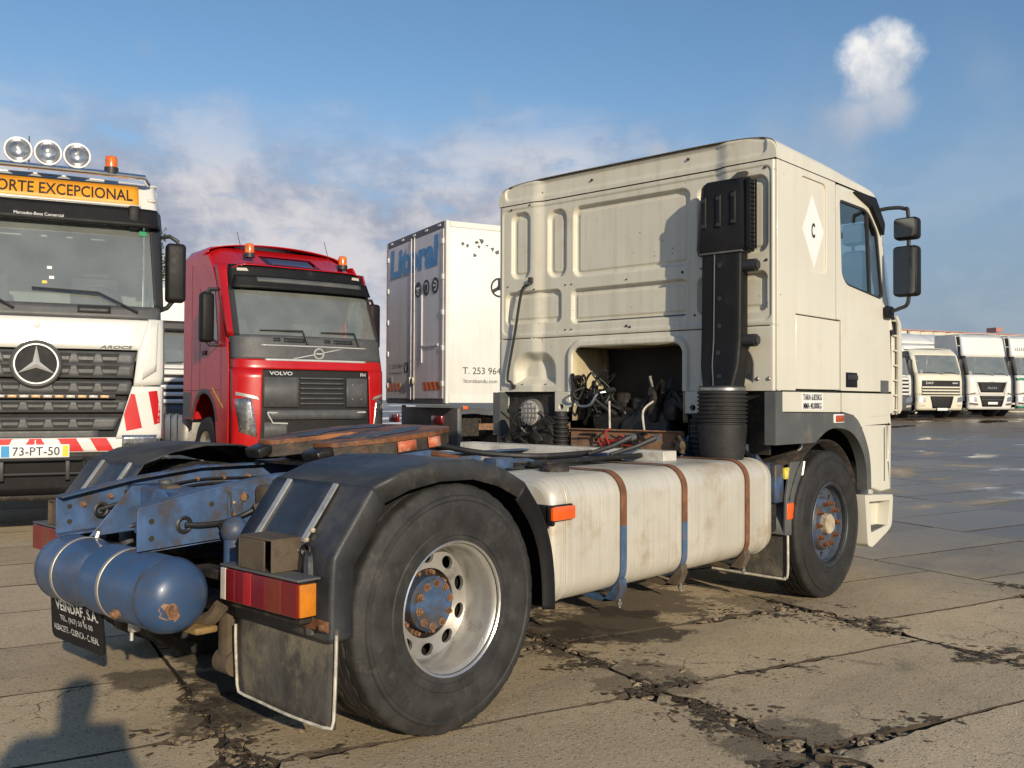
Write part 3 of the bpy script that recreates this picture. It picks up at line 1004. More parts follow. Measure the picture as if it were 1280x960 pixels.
# plate with fixing on the near rail, hole cable
b = B(); b.tube(spline([(-.75, -.415, .875), (-.68, -.43, .87), (-.58, -.43, .872), (-.5, -.43, .89), (-.42, -.45, .92), (-.33, -.47, .915)], 6), .011, 8); part(b, 'air_hose', 'hose')
b = B(); b.tube(spline([(-.75, .385, .875), (-.66, .33, .90), (-.62, .30, .86), (-.68, .28, .82), (-.74, .28, .79), (-.66, .25, .80), (-.6, .2, .83)], 6), .011, 8); part(b, 'air_hose', 'hose')
b = B(); b.tube(spline([(-.6, -.43, .86), (-.55, -.43, .80), (-.49, -.435, .79)], 6), .006, 6); part(b, 'cable', 'hose')
b = B(); b.tube(spline([(-.54, -.412, 1.0), (-.53, -.415, .90), (-.50, -.43, .86), (-.52, -.44, .70)], 6), .005, 6); part(b, 'cable', 'hose')
# rear cross member: box beam and gusset plates
b = B(); b.box(-.62, -.46, -.388, .388, .84, .985); part(b, 'cross_member', 'blue', bev=.008)
for yy in (.25, -.20):
    b = B(); b.prism([(-.86, .77), (-.62, .78), (-.58, .99), (-.66, .99)], 'y', yy-.006, yy+.006)
    part(b, 'gusset', 'blue', bev=.003)
b = B(); b.prism([(-.20, .765), (.25, .765), (.25, .80), (.06, .985), (-.02, .985), (-.20, .86)], 'x', -.648, -.632); part(b, 'gusset', 'blue', bev=.004)
b = B(); b.rbox(-.60, -.52, .03, .12, .93, 1.0, .015); part(b, 'spacer_block', 'bracket_brown')
for q in ((.5), (1.2), (2.0)):
    b = B(); b.box(q-.06, q+.06, -.388, .388, .84, .99); part(b, 'cross_member', 'blue_dirty', bev=.01)

# ---------------- air tank across the tail
ax_, az_ = -.915, .632
b = B()
prf = [(0, -.715), (.05, -.712), (.09, -.700), (.12, -.678), (.14, -.645), (.148, -.60), (.148, -.12), (.1495, -.115), (.1495, -.105), (.148, -.10), (.142, -.06), (.138, .0), (.142, .06), (.148, .10), (.148, .33), (.14, .365), (.12, .39), (.09, .41), (0, .425)]
b.lathe(prf, 'y', (ax_, 0, az_), 56)
at = part(b, 'air_tank', 'blue_tank', ang=50)
for yy in (.16, -.29):
    b = B(); b.lathe([(.149, yy-.012), (.1525, yy-.010), (.1525, yy+.010), (.149, yy+.012)], 'y', (ax_, 0, az_), 56)
    b.build('tank_strap', 'steel_dull', at)
    b = B(); b.rbox(ax_-.01, ax_+.03, yy-.02, yy+.02, az_-.195, az_-.148, .006); b.tube([(ax_, yy, az_-.23), (ax_, yy, az_-.15)], .008, 6)
    b.build('strap_bolt', 'alu', at)
    b = B(); b.tube([(ax_+.05, yy, az_+.142), (ax_+.06, yy, az_+.17)], .010, 6); b.build('strap_stud', 'alu', at)
for yy in (-.60, .33):
    b = B(); b.lathe([(.1475, yy-.008), (.1500, yy-.003), (.1500, yy+.003), (.1475, yy+.008)], 'y', (ax_, 0, az_), 56); b.build('weld_seam', 'blue_dirty', at)
b = B(); b.lathe([(.028, -.0), (.028, -.012), (.018, -.014), (.018, -.024), (0, -.024)], 'y', (ax_-.045, -.700, az_-.035), 14); b.build('drain_plug', 'rust_nut', at)
b = B(); b.lathe([(.020, 0), (.020, -.02), (.012, -.022), (.012, -.034), (0, -.034)], 'x', (ax_-.126, -.44, az_-.075), 12); b.build('valve', 'rust_nut', at)
def dome(a, r_):
    t_ = r_/.148
    yy = -.60-.115*math.sqrt(max(0, 1-t_**2.6))
    return (ax_+r_*math.cos(a), yy-.002, az_+r_*math.sin(a))
rs = random.Random(4)
cxr, czr = -.055, -.045
b = B(); pts_ = []
for i in range(18):
    a = 2*PI*i/18; q = .042*rs.uniform(.6, 1.15)
    px_, pz_ = cxr+q*math.cos(a), czr+q*math.sin(a)
    pts_.append(dome(math.atan2(pz_, px_), math.hypot(px_, pz_)))
b.add(pts_+[dome(math.atan2(czr, cxr), math.hypot(cxr, czr))], [(i, (i+1) % 18, 18) for i in range(18)])
b.build('rust_patch', 'rust_plate', at)
# hanging sign flap under the tank
b = B()
fl = rpoly([(.47, .545), (-.055, .545), (-.01, .275), (.545, .275)], .05, 5)
mfl = Matrix.Translation((-.93, 0, .5)) @ Matrix.Rotation(R(-9), 4, 'Y') @ Matrix.Translation((.93, 0, -.5))
b.prism(fl, 'x', -.935, -.925, m=mfl)
fo = part(b, 'rear_flap', 'black_plastic', bev=.003)
M('flap_letters', (.78, .77, .72), .6, var=.15, vs=14, dirt=(.2, .18, .15), da=.3, ds=20)
rg = Vector((0, -1, 0)); uf = (mfl.to_3x3() @ Vector((0, 0, 1)))
def fpos(y, z): return mfl @ Vector((-.936, y, z))
text('VEINDAF, S.A.', fpos(.215, .448), rg, uf, .44, .058, 'flap_letters', fo, bold=.02)
text('TEL. (967) 50 96 00', fpos(.235, .388), rg, uf, .34, .033, 'flap_letters', fo, bold=.005)
text('ALBACETE - CUENCA - C. REAL', fpos(.255, .338), rg, uf, .47, .030, 'flap_letters', fo, bold=.005)
# spring hangers, struts and stuff hanging under the tail
b = B(); b.rbox(-.62, -.52, -.53, -.44, .26, .60, .03); b.cyl(.055, 'y', (-.575, -.485, .285), -.055, .055, 16); part(b, 'lower_strut', 'bracket_brown')
b = B(); b.cyl(.045, 'z', (-.56, -.485, 0), .55, .84, 16); b.ball((-.56, -.485, .84), .06, 12); part(b, 'damper', 'blue')
b = B(); b.cyl(.045, 'z', (-.56, .485, 0), .30, .84, 16); part(b, 'damper', 'blue_dirty')
b = B(); b.rbox(-.62, -.52, .44, .53, .26, .60, .03); part(b, 'lower_strut', 'bracket_brown')
for s in (1, -1):
    b = B()
    pth = [(-.55, -.49*s, .72), (-.3, -.49*s, .66), (0, -.49*s, .62), (.35, -.49*s, .66), (.75, -.49*s, .72)]
    for k_ in range(3):
        b.tube([(x, y, z-.03*k_) for x, y, z in pth], .022, 6)
    part(b, 'leaf_spring', 'black_grime')
    b = B(); b.lathe([(.09, 0), (.12, .03), (.12, .10), (.10, .13), (.12, .16), (.12, .22), (.08, .25)], 'z', (-.30, -.49*s, .60), 18); part(b, 'air_spring', 'black_grime')
b = B(); b.cyl(.05, 'y', (-.40, 0, .46), -.62, .62, 12); part(b, 'stabiliser_bar', 'black_grime')
b = B(); b.tube(spline([(-.80, -.1, .50), (-.78, -.2, .465), (-.74, -.40, .47), (-.72, -.56, .50), (-.7, -.62, .56)], 5), .032, 8); part(b, 'rusty_bracket', 'bracket_brown')
b = B(); b.rbox(-.80, -.70, -.60, -.36, .45, .48, .01); part(b, 'rusty_bracket', 'bracket_tan')
b = B(); b.cyl(.05, 'y', (-.80, .02, .47), -.05, .05, 14); part(b, 'rusty_bracket', 'rust_plate')
b = B(); b.rbox(-.42, -.22, -.55, -.41, .88, 1.02, .02); b.tube([(-.45, -.47, .90), (-.34, -.52, .93)], .045, 10); part(b, 'rusty_bracket', 'bracket_brown')
b = B(); b.rbox(-.33, -.23, -.50, -.41, .97, 1.05, .015); part(b, 'rusty_bracket', 'bracket_tan')

# ---------------- rear mudguards
def mudguard(s):
    e = bpy.data.objects.new('mudguard', None); col.objects.link(e); e.parent = T
    yo, yi = -1.245*s, -.60*s
    top = [Vector(q) for q in ((-.425, 1.065), (-.27, 1.120), (-.08, 1.150), (.14, 1.146), (.32, 1.098), (.46, 1.03))]
    rear = spline([(-.425, 1.065), (-.51, .950), (-.595, .835), (-.612, .79), (-.62, .66), (-.62, .50)], 6)
    front = spline([(.46, 1.03), (.575, .89), (.645, .74), (.675, .58), (.68, .42)], 5)
    cen = Vector((0, .525))
    def sheet(path, inner, skirt=.085, rad=.016, outer=yo):
        b = B()
        P = [Vector(q[:2]) for q in path]
        n = len(P)
        # cross-section: inner edge -> flat -> rounded shoulder -> skirt turned towards the wheel
        cs = [(inner, 0)]
        for t_ in (0, .2, .4, .6, .8, 1):
            a = t_*PI/2
            cs.append((outer+s*rad*(1-math.sin(a)), rad*(1-math.cos(a))))
        cs.append((outer, skirt))
        vs_ = []
        for i, q in enumerate(P):
            d = (cen-q).normalized()
            for (yy, dep) in cs:
                r_ = q+d*dep
                vs_.append((r_.x, yy, r_.y))
        m_ = len(cs)
        b.add(vs_, [(i*m_+j, (i+1)*m_+j, (i+1)*m_+j+1, i*m_+j+1) for i in range(n-1) for j in range(m_-1)])
        return b
    sheet(top, yi).build('top_shell', 'mudguard', e, solid=.006, ang=12)
    sheet(rear, yi, .10).build('rear_shell', 'mudguard', e, solid=.006)
    sheet(front, yi, .10).build('front_shell', 'black_plastic', e, solid=.006)
    # glossy rear panel overlapping, with clamp strips, rivets and round hole
    def rp(t_, y, lift=.006):
        i = t_*(len(rear)-1)
        k_ = min(int(i), len(rear)-2); f_ = i-k_
        q = Vector(rear[k_][:2])*(1-f_)+Vector(rear[k_+1][:2])*f_
        d = (Vector(rear[k_+1][:2])-Vector(rear[k_][:2])).normalized()
        nn = Vector((-abs(d.y), -d.x*0+abs(d.x)))
        q = q+nn*lift
        return (q.x, y, q.y)
    b = B(); b.grid(lambda u, v: rp(.03+.50*u, yi+(yo+s*.20-yi)*v, .007), 14, 4)
    b.build('rear_panel', 'mudguard_panel', e, solid=.004)
    for yy in (-.72*s, -1.035*s):
        b = B()
        ring = []
        for k_ in range(9):
            t_ = .02+.36*k_/8
            wdt = .014
            for dy in (-wdt, wdt):
                for lf in (.010, .018): ring.append(rp(t_, yy+dy, lf))
        fs = []
        for k_ in range(8):
            a = k_*4; c_ = a+4
            fs += [(a, c_, c_+1, a+1), (a+2, a+3, c_+3, c_+2), (a+1, c_+1, c_+3, a+3), (a, a+2, c_+2, c_)]
        fs += [(0, 1, 3, 2), (32, 34, 35, 33)]
        b.add(ring, fs)
        b.build('clamp_strip', 'alu', e)
    for (t_, yy) in ((.47, -.68), (.47, -.80), (.47, -.94), (.47, -1.02), (.36, -1.05), (.30, -1.055)):
        b = B(); q = rp(t_, yy*s, .012); b.ball(q, .011, 8); b.build('rivet', 'bracket_cream', e)
    b = B(); q = rp(.46, -1.09*s, .012)
    b.lathe([(.032, -.006), (.026, -.012), (.022, -.004), (.020, .01), (0, .01)], 'x', q, 18); b.build('hole_grommet', 'grease', e)
    # moulded rib down the outer rear corner
    b = B()
    rib = [rp(t_, (-1.06-.07*t_)*s, .004) for t_ in (.45, .55, .65, .75, .85, .97)]
    b.tube(rib, [.012, .02, .024, .024, .022, .02], 8); b.build('rib', 'mudguard', e)
    # steel bracket that carries the mudguard
    b = B()
    yb0, yb1 = -.80*s, -1.03*s
    lo, hi = min(yb0, yb1), max(yb0, yb1)
    b.prism([(lo, .745), (lo, .872), (hi, .872), (hi, .745), (hi-.008, .745), (hi-.008, .864), (lo+.008, .864), (lo+.008, .745)], 'x', -.735, -.60)
    b.box(-.735, -.728, (lo+.05) if s > 0 else lo+.009, (hi-.009) if s > 0 else hi-.05, .745, .863)
    b.build('mudguard_bracket', 'bracket_brown', e, bev=.004)
    # wide flap with rope sewn round the edge (the left one is missing)
    if s < 0: return e
    y0, y1 = sorted((-.60*s, -1.262*s))
    b = B()
    def ff(u, v): return (-.600-.015*math.sin(v*2.2)+.010*math.sin(u*5+v*3), y0+(y1-y0)*u, .55-.365*v)
    b.grid(ff, 12, 10)
    fl_ = b.build('mud_flap', 'flap_rubber', e, solid=.008)
    pth = [ff(0, .05+.95*k_/10) for k_ in range(10)]
    crn = [ff(.015, .985)]+[ff(k_/12, 1.0) for k_ in range(1, 12)]+[ff(.985, .985)]
    pth2 = [ff(1, 1-.78*k_/9) for k_ in range(1, 10)]
    b = B(); b.tube([(x-.008, y, z) for x, y, z in pth+crn+pth2], .006, 7); b.build('rope_edging', 'rope', fl_)
    b = B(); b.box(-.645, -.635, min(-1.0*s, -1.255*s), max(-1.0*s, -1.255*s), .545, .585); b.build('flap_bar', 'rust', e, bev=.002)
    bolt(-.645, -1.24*s, .565, 'x', -1, .012, 'rust_nut', e); bolt(-.645, -1.02*s, .572, 'x', -1, .008, 'steel', e)
    return e
mudguard(1); mudguard(-1)
# ---------------- tail lights
def tail_light(s):
    e = bpy.data.objects.new('tail_light', None); col.objects.link(e); e.parent = T
    y0, y1 = -.68*s, -1.205*s
    lo, hi = sorted((y0, y1))
    b = B(); b.rbox(-.728, -.655, lo, hi, .598, .735, .008); b.build('housing', 'black_plastic', e)
    b = B(); b.box(-.742, -.64, lo-.004, hi+.004, .735, .745); b.build('top_cover', 'grey_plastic', e, bev=.003)
    secs = [('lens_clear', 0, .075), ('lens_red', .075, .20), ('lens_red', .20, .33), ('lens_red_bright', .33, .42), ('lens_red', .42, .60), ('lens_brown', .60, .80), ('lens_red', .80, 1.0)]
    for mt_, a, c_ in secs:
        ya, yb = y0+(y1-y0)*a, y0+(y1-y0)*c_
        l_, h_ = sorted((ya, yb))
        b = B(); b.rbox(-.742, -.727, l_+.0008, h_-.0008, .604, .730, .003, 1); b.build('lens', mt_, e)
    l_, h_ = sorted((y1-s*.012, y1+s*.002))
    b = B(); b.rbox(-.736, -.665, l_, h_, .607, .727, .004); b.build('side_lens', 'lens_amber', e)
    b = B(); b.box(-.715, -.66, lo+.02, hi-.04, .575, .597); b.build('carrier_bar', 'black_grime', e, bev=.003)
    b = B(); b.box(-.70, -.63, min(-.40*s, y0), max(-.40*s, y0), .66, .70); b.build('carrier_arm', 'black_grime', e, bev=.005)
    return e
tail_light(1); tail_light(-1)

# ---------------- fifth wheel
e5 = bpy.data.objects.new('fifth_wheel', None); col.objects.link(e5); e5.parent = T
m5 = Matrix.Translation((.5, 0, 1.215)) @ Matrix.Rotation(R(-5.2), 4, 'Y')
pl5 = [(-.16, .445), (.16, .46), (.34, .36), (.37, .2), (.37, -.2), (.34, -.36), (.16, -.46), (-.16, -.445), (-.44, -.32), (-.46, -.19), (-.28, -.12), (-.06, -.05), (-.02, -.03), (0, 0), (-.02, .03), (-.06, .05), (-.28, .12), (-.46, .19), (-.44, .32)]
b = B(); b.prism(rpoly(pl5, .03, 3), 'z', -.012, .012, m=m5); b.build('top_plate', 'fifth', e5, bev=.004)
b = B(); b.prism(rpoly([(x*.985, y*.985) for x, y in pl5], .03, 3), 'z', -.075, -.013, m=m5); b.build('plate_edge', 'fifth_side', e5, bev=.006)
for s in (1, -1):
    b = B()
    mr = m5 @ Matrix.Translation((-.44, s*.255, -.03)) @ Matrix.Rotation(R(-14), 4, 'Y')
    b.rbox(-.08, .02, -.07, .07, -.03, .024, .012, 2, mr); b.build('ramp', 'grease', e5)
    b = B(); b.lathe([(.20, .0125), (.33, .0125), (.33, .0155), (.20, .0155)], 'z', (0, 0, 0), 18, R(25 if s > 0 else 205), R(155 if s > 0 else 335), m5); b.build('worn_ring', 'grease', e5)
for (a, c_) in (((-.12, -.447), (.0, -.452)), ((.08, -.457), (.16, -.462))):
    b = B(); b.add([m5 @ Vector((a[0], a[1]-.004, -.015)), m5 @ Vector((c_[0], c_[1]-.004, -.015)), m5 @ Vector((c_[0], c_[1]-.006, -.068)), m5 @ Vector((a[0], a[1]-.006, -.068))], [(0, 1, 2, 3)])
    b.build('reflector', 'reflector_worn', e5, solid=.003)
for s in (1, -1):
    b = B(); b.prism([(.28, 1.065), (.72, 1.065), (.60, 1.17), (.40, 1.17)], 'y', -.41*s-.012, -.41*s+.012); b.build('pedestal', 'blue', e5, bev=.004)
    b = B(); b.prism([(.30, 1.066), (.70, 1.066), (.58, 1.12), (.40, 1.12)], 'y', -.33*s-.03, -.33*s+.03); b.build('pedestal_foot', 'bracket_brown', e5, bev=.006)
b = B(); b.box(.1, .9, -.40, .40, 1.062, 1.075); b.build('mounting_plate', 'grease', e5)
b = B(); b.rbox(.25, .75, -.30, .30, 1.08, 1.14, .02); b.build('lock_mechanism', 'grease', e5)
b = B(); b.tube([(.62, -.2, 1.13), (.66, -.5, 1.11), (.7, -.58, 1.10)], .014, 8); b.build('release_handle', 'rust', e5)
# grease, boxes and pipes on the frame between the fifth wheel and the cab
b = B(); b.box(1.0, 2.2, -.30, .30, .90, 1.00); part(b, 'gearbox_cover', 'black_grime', bev=.03)
b = B(); b.box(2.27, 2.42, -.80, 1.02, 1.01, 1.085); part(b, 'catwalk_beam', 'alu_white', bev=.006)
b = B(); b.box(1.85, 2.0, -.42, 1.0, .985, 1.03); part(b, 'catwalk_beam', 'alu_white', bev=.006)
rs = random.Random(11)
for k_ in range(10):
    x0 = rs.uniform(.75, 1.2); y0 = rs.uniform(-.60, -.38); y1 = y0+rs.uniform(-.15, .2)
    pts = [(x0, y0, 1.02+rs.uniform(0, .02))]
    for j in range(1, 6):
        pts.append((x0+(2.24-x0)*j/5, y0+(y1-y0)*j/5+rs.uniform(-.07, .07), 1.0+rs.uniform(0, .04)))
    b = B(); b.tube(spline(pts, 5), rs.choice((.007, .010, .013, .016)), 7); part(b, 'air_line', rs.choice(('hose', 'hose', 'hose', 'black_grime', 'grease')))
b = B(); b.tube(spline([(1.0, .3, 1.2), (1.1, .05, 1.14), (1.25, -.2, 1.09), (1.5, -.42, 1.07), (1.9, -.52, 1.08)], 6), .018, 8); part(b, 'air_line', 'hose')
for (x, y, z, dx, dy) in ((1.75, -.60, 1.08, .28, -.12), (1.95, -.62, 1.07, .26, -.16)):
    b = B(); b.tube([(x, y, z), (x+dx*.6, y+dy*.5, z+.045), (x+dx, y+dy, z+.10)], [.013, .016, .02], 8); part(b, 'hose_coupling', 'hose')
    b = B(); b.cyl(.022, 'x', (x+dx, y+dy, z+.10), -.015, .03, 10); part(b, 'coupling_head', 'steel')
b = B(); b.rbox(.93, 1.07, -.62, -.52, 1.02, 1.09, .01); part(b, 'junction_block', 'blue')
for (x, y) in ((1.2, -.55), (1.45, -.5), (1.62, -.58)):
    b = B(); b.rbox(x-.05, x+.05, y-.03, y+.03, 1.01, 1.055, .012); part(b, 'line_clamp', 'grease')
b = B(); b.tube([(1.15, -.66, 1.05), (2.0, -.64, 1.055), (2.85, -.60, 1.05)], .016, 8); part(b, 'air_line', 'hose')
b = B(); b.ball((2.72, -.66, 1.10), .045, 10, 1, .8, .9); b.tube([(2.70, -.66, 1.05), (2.72, -.67, 1.12), (2.74, -.62, 1.16)], .02, 7); part(b, 'drain_valve', 'bracket_brown')

rs = random.Random(31)
for (x, y, z) in ((-.83, .395, .935), (-.70, .395, .965), (-.55, .395, .99), (-.40, .395, 1.01), (-.25, .395, 1.02), (-.1, .395, 1.02), (.05, .395, 1.02)):
    bolt(x, y-.006, z-.03, 'y', -1, .009, 'rust_nut')
for (x, z) in ((-.52, .90), (-.52, .95), (-.36, .86), (-.36, .91), (-.22, .86), (-.22, .91), (-.12, .98), (.0, .98)):
    bolt(x, -.400, z, 'y', -1, .009, rs.choice(('rust_nut', 'steel_dull')))
b = B(); b.box(-.545, -.475, -.412, -.401, .88, 1.005); part(b, 'frame_plate', 'blue_dirty', bev=.003)
b = B(); b.rbox(-.50, -.40, .28, .386, .86, .96, .012); b.cyl(.03, 'z', (-.45, .33, 0), .96, 1.0, 14); part(b, 'air_valve', 'grey_plastic')
b = B(); b.rbox(-.18, -.05, -.47, -.402, .86, .97, .012); b.cyl(.028, 'y', (-.115, 0, .915), -.50, -.46, 14); part(b, 'air_valve', 'bracket_brown')
for k_ in range(4):
    z = .99-.025*k_
    b = B(); b.tube(spline([(-.42, .36-.01*k_, z-.02), (-.2, .375, z), (.2, .37-.01*k_, z-.01), (.6, .375, z)], 5), .007, 6); part(b, 'air_line', 'hose')
for k_ in range(3):
    b = B(); b.tube(spline([(-.40, -.42, .93-.02*k_), (-.25, -.43, .90-.03*k_), (-.1, -.425, .87-.02*k_), (.3, -.42, .88-.02*k_)], 5), .008, 6); part(b, 'air_line', 'hose')
# ---------------- fuel tanks with straps
def tank(s, x0=.74, x1=3.02):
    e = bpy.data.objects.new('fuel_tank', None); col.objects.link(e); e.parent = T
    yo, yi = -1.175*s, -.56*s
    z0, z1 = .405, 1.025
    cy, hw, hh, rr = (yo+yi)/2, abs(yo-yi)/2, (z1-z0)/2, .125
    cz = (z0+z1)/2
    prof = rrect(0, 0, 2*hw, 2*hh, rr, 8)
    xs = [(x0, .86), (x0+.012, .93), (x0+.035, .975), (x0+.07, .995), (x0+.1, 1), (x1-.12, 1), (x1-.07, .99), (x1-.035, .965), (x1-.012, .92), (x1, .85)]
    b = B()
    n = len(prof)
    vs_ = []
    for x, k_ in xs:
        sh = 1-k_
        for (u, v) in prof:
            vs_.append((x, cy+u*(1-sh*hh/hw*1.0), cz+v*k_))
    fs = [(i*n+j, i*n+(j+1) % n, (i+1)*n+(j+1) % n, (i+1)*n+j) for i in range(len(xs)-1) for j in range(n)]
    fs += [tuple(range(n)), tuple((len(xs)-1)*n+j for j in range(n))]
    b.add(vs_, fs)
    b.build('tank_body', 'alu_tank', e, ang=50)
    for xx in (x0+.10, x1-.12):
        b = B(); pq = rrect(cy, cz, 2*hw+.004, 2*hh+.004, rr+.002, 8); b.tube([(xx, u_, v_) for u_, v_ in pq], .004, 6, closed=True); b.build('weld_seam', 'alu_tank', e)
    pro2 = rrect(cy, cz, 2*hw+.012, 2*hh+.012, rr+.006, 8)
    for k_, xs_ in enumerate((1.31, 1.905, 2.635)):
        b = B()
        w_ = .026
        P = [q for q in pro2]
        # outer half of the strap: over the top and down the face
        P = sorted(P, key=lambda q: math.atan2((q[1]-cz), (q[0]-cy)*s))
        def strip(flt, nm, mt_, w_=w_):
            pts = [q for q in pro2 if flt(q)]
            b = B()
            m_ = len(pts)
            for (yy, zz) in pts:
                d = Vector((yy-cy, zz-cz)).normalized()*.004
                for dx in (-w_, w_):
                    b.v += [(xs_+dx, yy, zz), (xs_+dx, yy+d.x, zz+d.y)]
            for i in range(m_-1):
                if (Vector(pts[i])-Vector(pts[i+1])).length > .8: continue
                a, c_ = i*4, i*4+4
                b.f += [(a+1, c_+1, c_+3, a+3), (a, a+2, c_+2, c_), (a, c_, c_+1, a+1), (a+2, a+3, c_+3, c_+2)]
            return b.build(nm, mt_, e)
        # refine the outline so that it can be split between rust and blue
        fine = []
        for i in range(len(pro2)):
            a, c_ = Vector(pro2[i]), Vector(pro2[(i+1) % len(pro2)])
            m_ = max(1, int((c_-a).length/.03))
            fine += [tuple(a.lerp(c_, t_/m_)) for t_ in range(m_)]
        st = max(range(len(fine)), key=lambda i: fine[i][1]*1.0 + (fine[i][0]-cy)*s*.8)
        fine = fine[st:]+fine[:st]
        if (fine[3][0]-fine[0][0])*s > 0: fine = fine[::-1]
        pro2_ = fine
        split = (.72, .70, .40)[k_]
        keep = pro2
        pro2 = pro2_
        strip(lambda q: q[1] > split, 'tank_strap', 'strap_brown')
        strip(lambda q: q[1] <= split+.035, 'tank_strap', 'strap_blue' if k_ < 2 else 'strap_brown')
        pro2 = keep
        b = B(); b.prism([(yo-s*.002, .47), (yo-s*.010, .42), (yo+s*.02, .355), (yo+s*.12, .36), (yo+s*.55, .44), (yo+s*.55, .80), (yo+s*.63, .80), (yo+s*.63, .40), (yo+s*.12, .335)], 'x', xs_-.03, xs_+.03)
        b.build('tank_bracket', 'blue_dirty' if k_ == 0 else 'bracket_brown', e, bev=.003)
        b = B(); b.tube([(xs_, yo+s*.02, .36), (xs_, yo+s*.02, .315)], .008, 6); b.ball((xs_, yo+s*.02, .338), .017, 6); b.build('strap_bolt', 'steel', e)
    xb, yb = 1.13, -.86*s
    b = B(); b.lathe([(.078, 0), (.078, .022), (.070, .034), (.055, .042), (0, .044)], 'z', (xb, yb, 1.022), 24); b.rbox(xb-.07, xb+.07, yb-.012, yb+.012, 1.06, 1.078, .006)
    b.build('filler_cap', 'black_grime', e)
    b = B(); b.tube([(xb+.08*math.cos(a), yb+.08*math.sin(a), 1.032) for a in [i*.35 for i in range(11)]], .006, 6); b.build('cap_chain', 'hose', e)
    return e
tank(1); tank(-1)
b = B(); b.rbox(.70, .725, -1.205, -1.0, .80, .90, .01); part(b, 'lamp_bracket', 'black_plastic')
b = B(); b.rbox(.70, .87, -1.212, -1.178, .826, .892, .006); sm = part(b, 'side_marker_lamp', 'lens_orange')
b = B(); b.rbox(.695, .875, -1.19, -1.172, .82, .898, .004); b.build('lamp_base', 'black_plastic', sm)

# ---------------- cab: rear wall as a pressed sheet
def sd_rr(y, z, y0, y1, z0, z1, r):
    qx = abs(y-(y0+y1)/2)-(y1-y0)/2+r
    qz = abs(z-(z0+z1)/2)-(z1-z0)/2+r
    return math.hypot(max(qx, 0), max(qz, 0))+min(max(qx, qz), 0)-r
def sst(a, b, x):
    t_ = max(0, min(1, (x-a)/(b-a)))
    return t_*t_*(3-2*t_)
PAN = [(.905, 1.105, 2.385, 2.925, .07), (.555, .745, 2.37, 2.91, .08), (-.56, .485, 2.355, 2.905, .07), (.605, 1.165, 2.015, 2.28, .055), (-.545, .505, 1.995, 2.265, .055), (-1.165, -.62, 1.995, 2.265, .055), (-1.17, -.90, 2.385, 2.90, .07), (-.86, -.62, 2.385, 2.90, .07)]
HOLE = (-.51, .47, 1.20, 1.812, .075)
def backx(y, z):
    x = 2.955-.032*sst(.76, .88, abs(y))            # outer corners stand proud
    for y0, y1, z0, z1, r in PAN:
        d = sd_rr(y, z, y0, y1, z0, z1, r)
        x += .034*sst(.002, -.014, d)
        x -= .010*sst(-.040, -.050, d)
    x += .008*sst(.003, -.007, sd_rr(y, z, -1.195, 1.195, 1.935, 2.955, .05))
    x += .006*sst(.012, .0, abs(z-1.90))
    for s in (1, -1):                                # arched pockets low down
        d = max(sd_rr(y*s, z, .645, 1.075, 1.40, 1.795, .16), 1.515-z)
        x += .085*sst(.0, -.085, d)
        x += .008*sst(.004, -.01, max(sd_rr(y*s, z, .60, 1.19, 1.485, 1.87, .04), 0) if False else 1)
    dh = sd_rr(y, z, *HOLE)
    x -= .024*sst(.060, .040, dh)*sst(-.008, .010, dh) if dh > -.01 else 0
    e = 1.235-abs(y)
    x += .05*sst(.035, 0, e)**2                       # rolled outer edge
    return x
NY, NZ = 400, 246
zB, zT = 1.472, 2.985
vs_, fs = [], []
cell = 2.47/NY
for i in range(NY+1):
    for j in range(NZ+1):
        y, z = -1.235+2.47*i/NY, zB+(zT-zB)*j/NZ
        d = sd_rr(y, z, *HOLE)
        if abs(d) < cell*.72:
            h_ = 1e-3
            gy = (sd_rr(y+h_, z, *HOLE)-sd_rr(y-h_, z, *HOLE))/(2*h_)
            gz = (sd_rr(y, z+h_, *HOLE)-sd_rr(y, z-h_, *HOLE))/(2*h_)
            y -= gy*d; z -= gz*d
        vs_.append((backx(y, z), y, z))
for i in range(NY):
    for j in range(NZ):
        y, z = -1.235+2.47*(i+.5)/NY, zB+(zT-zB)*(j+.5)/NZ
        if sd_rr(y, z, *HOLE) > -cell*.25:
            fs.append((i*(NZ+1)+j, i*(NZ+1)+j+1, (i+1)*(NZ+1)+j+1, (i+1)*(NZ+1)+j))
cab = bpy.data.objects.new('cab', None); col.objects.link(cab); cab.parent = T
b = B(); b.add(vs_, fs)
b.build('rear_wall', 'cream', cab, ang=60)
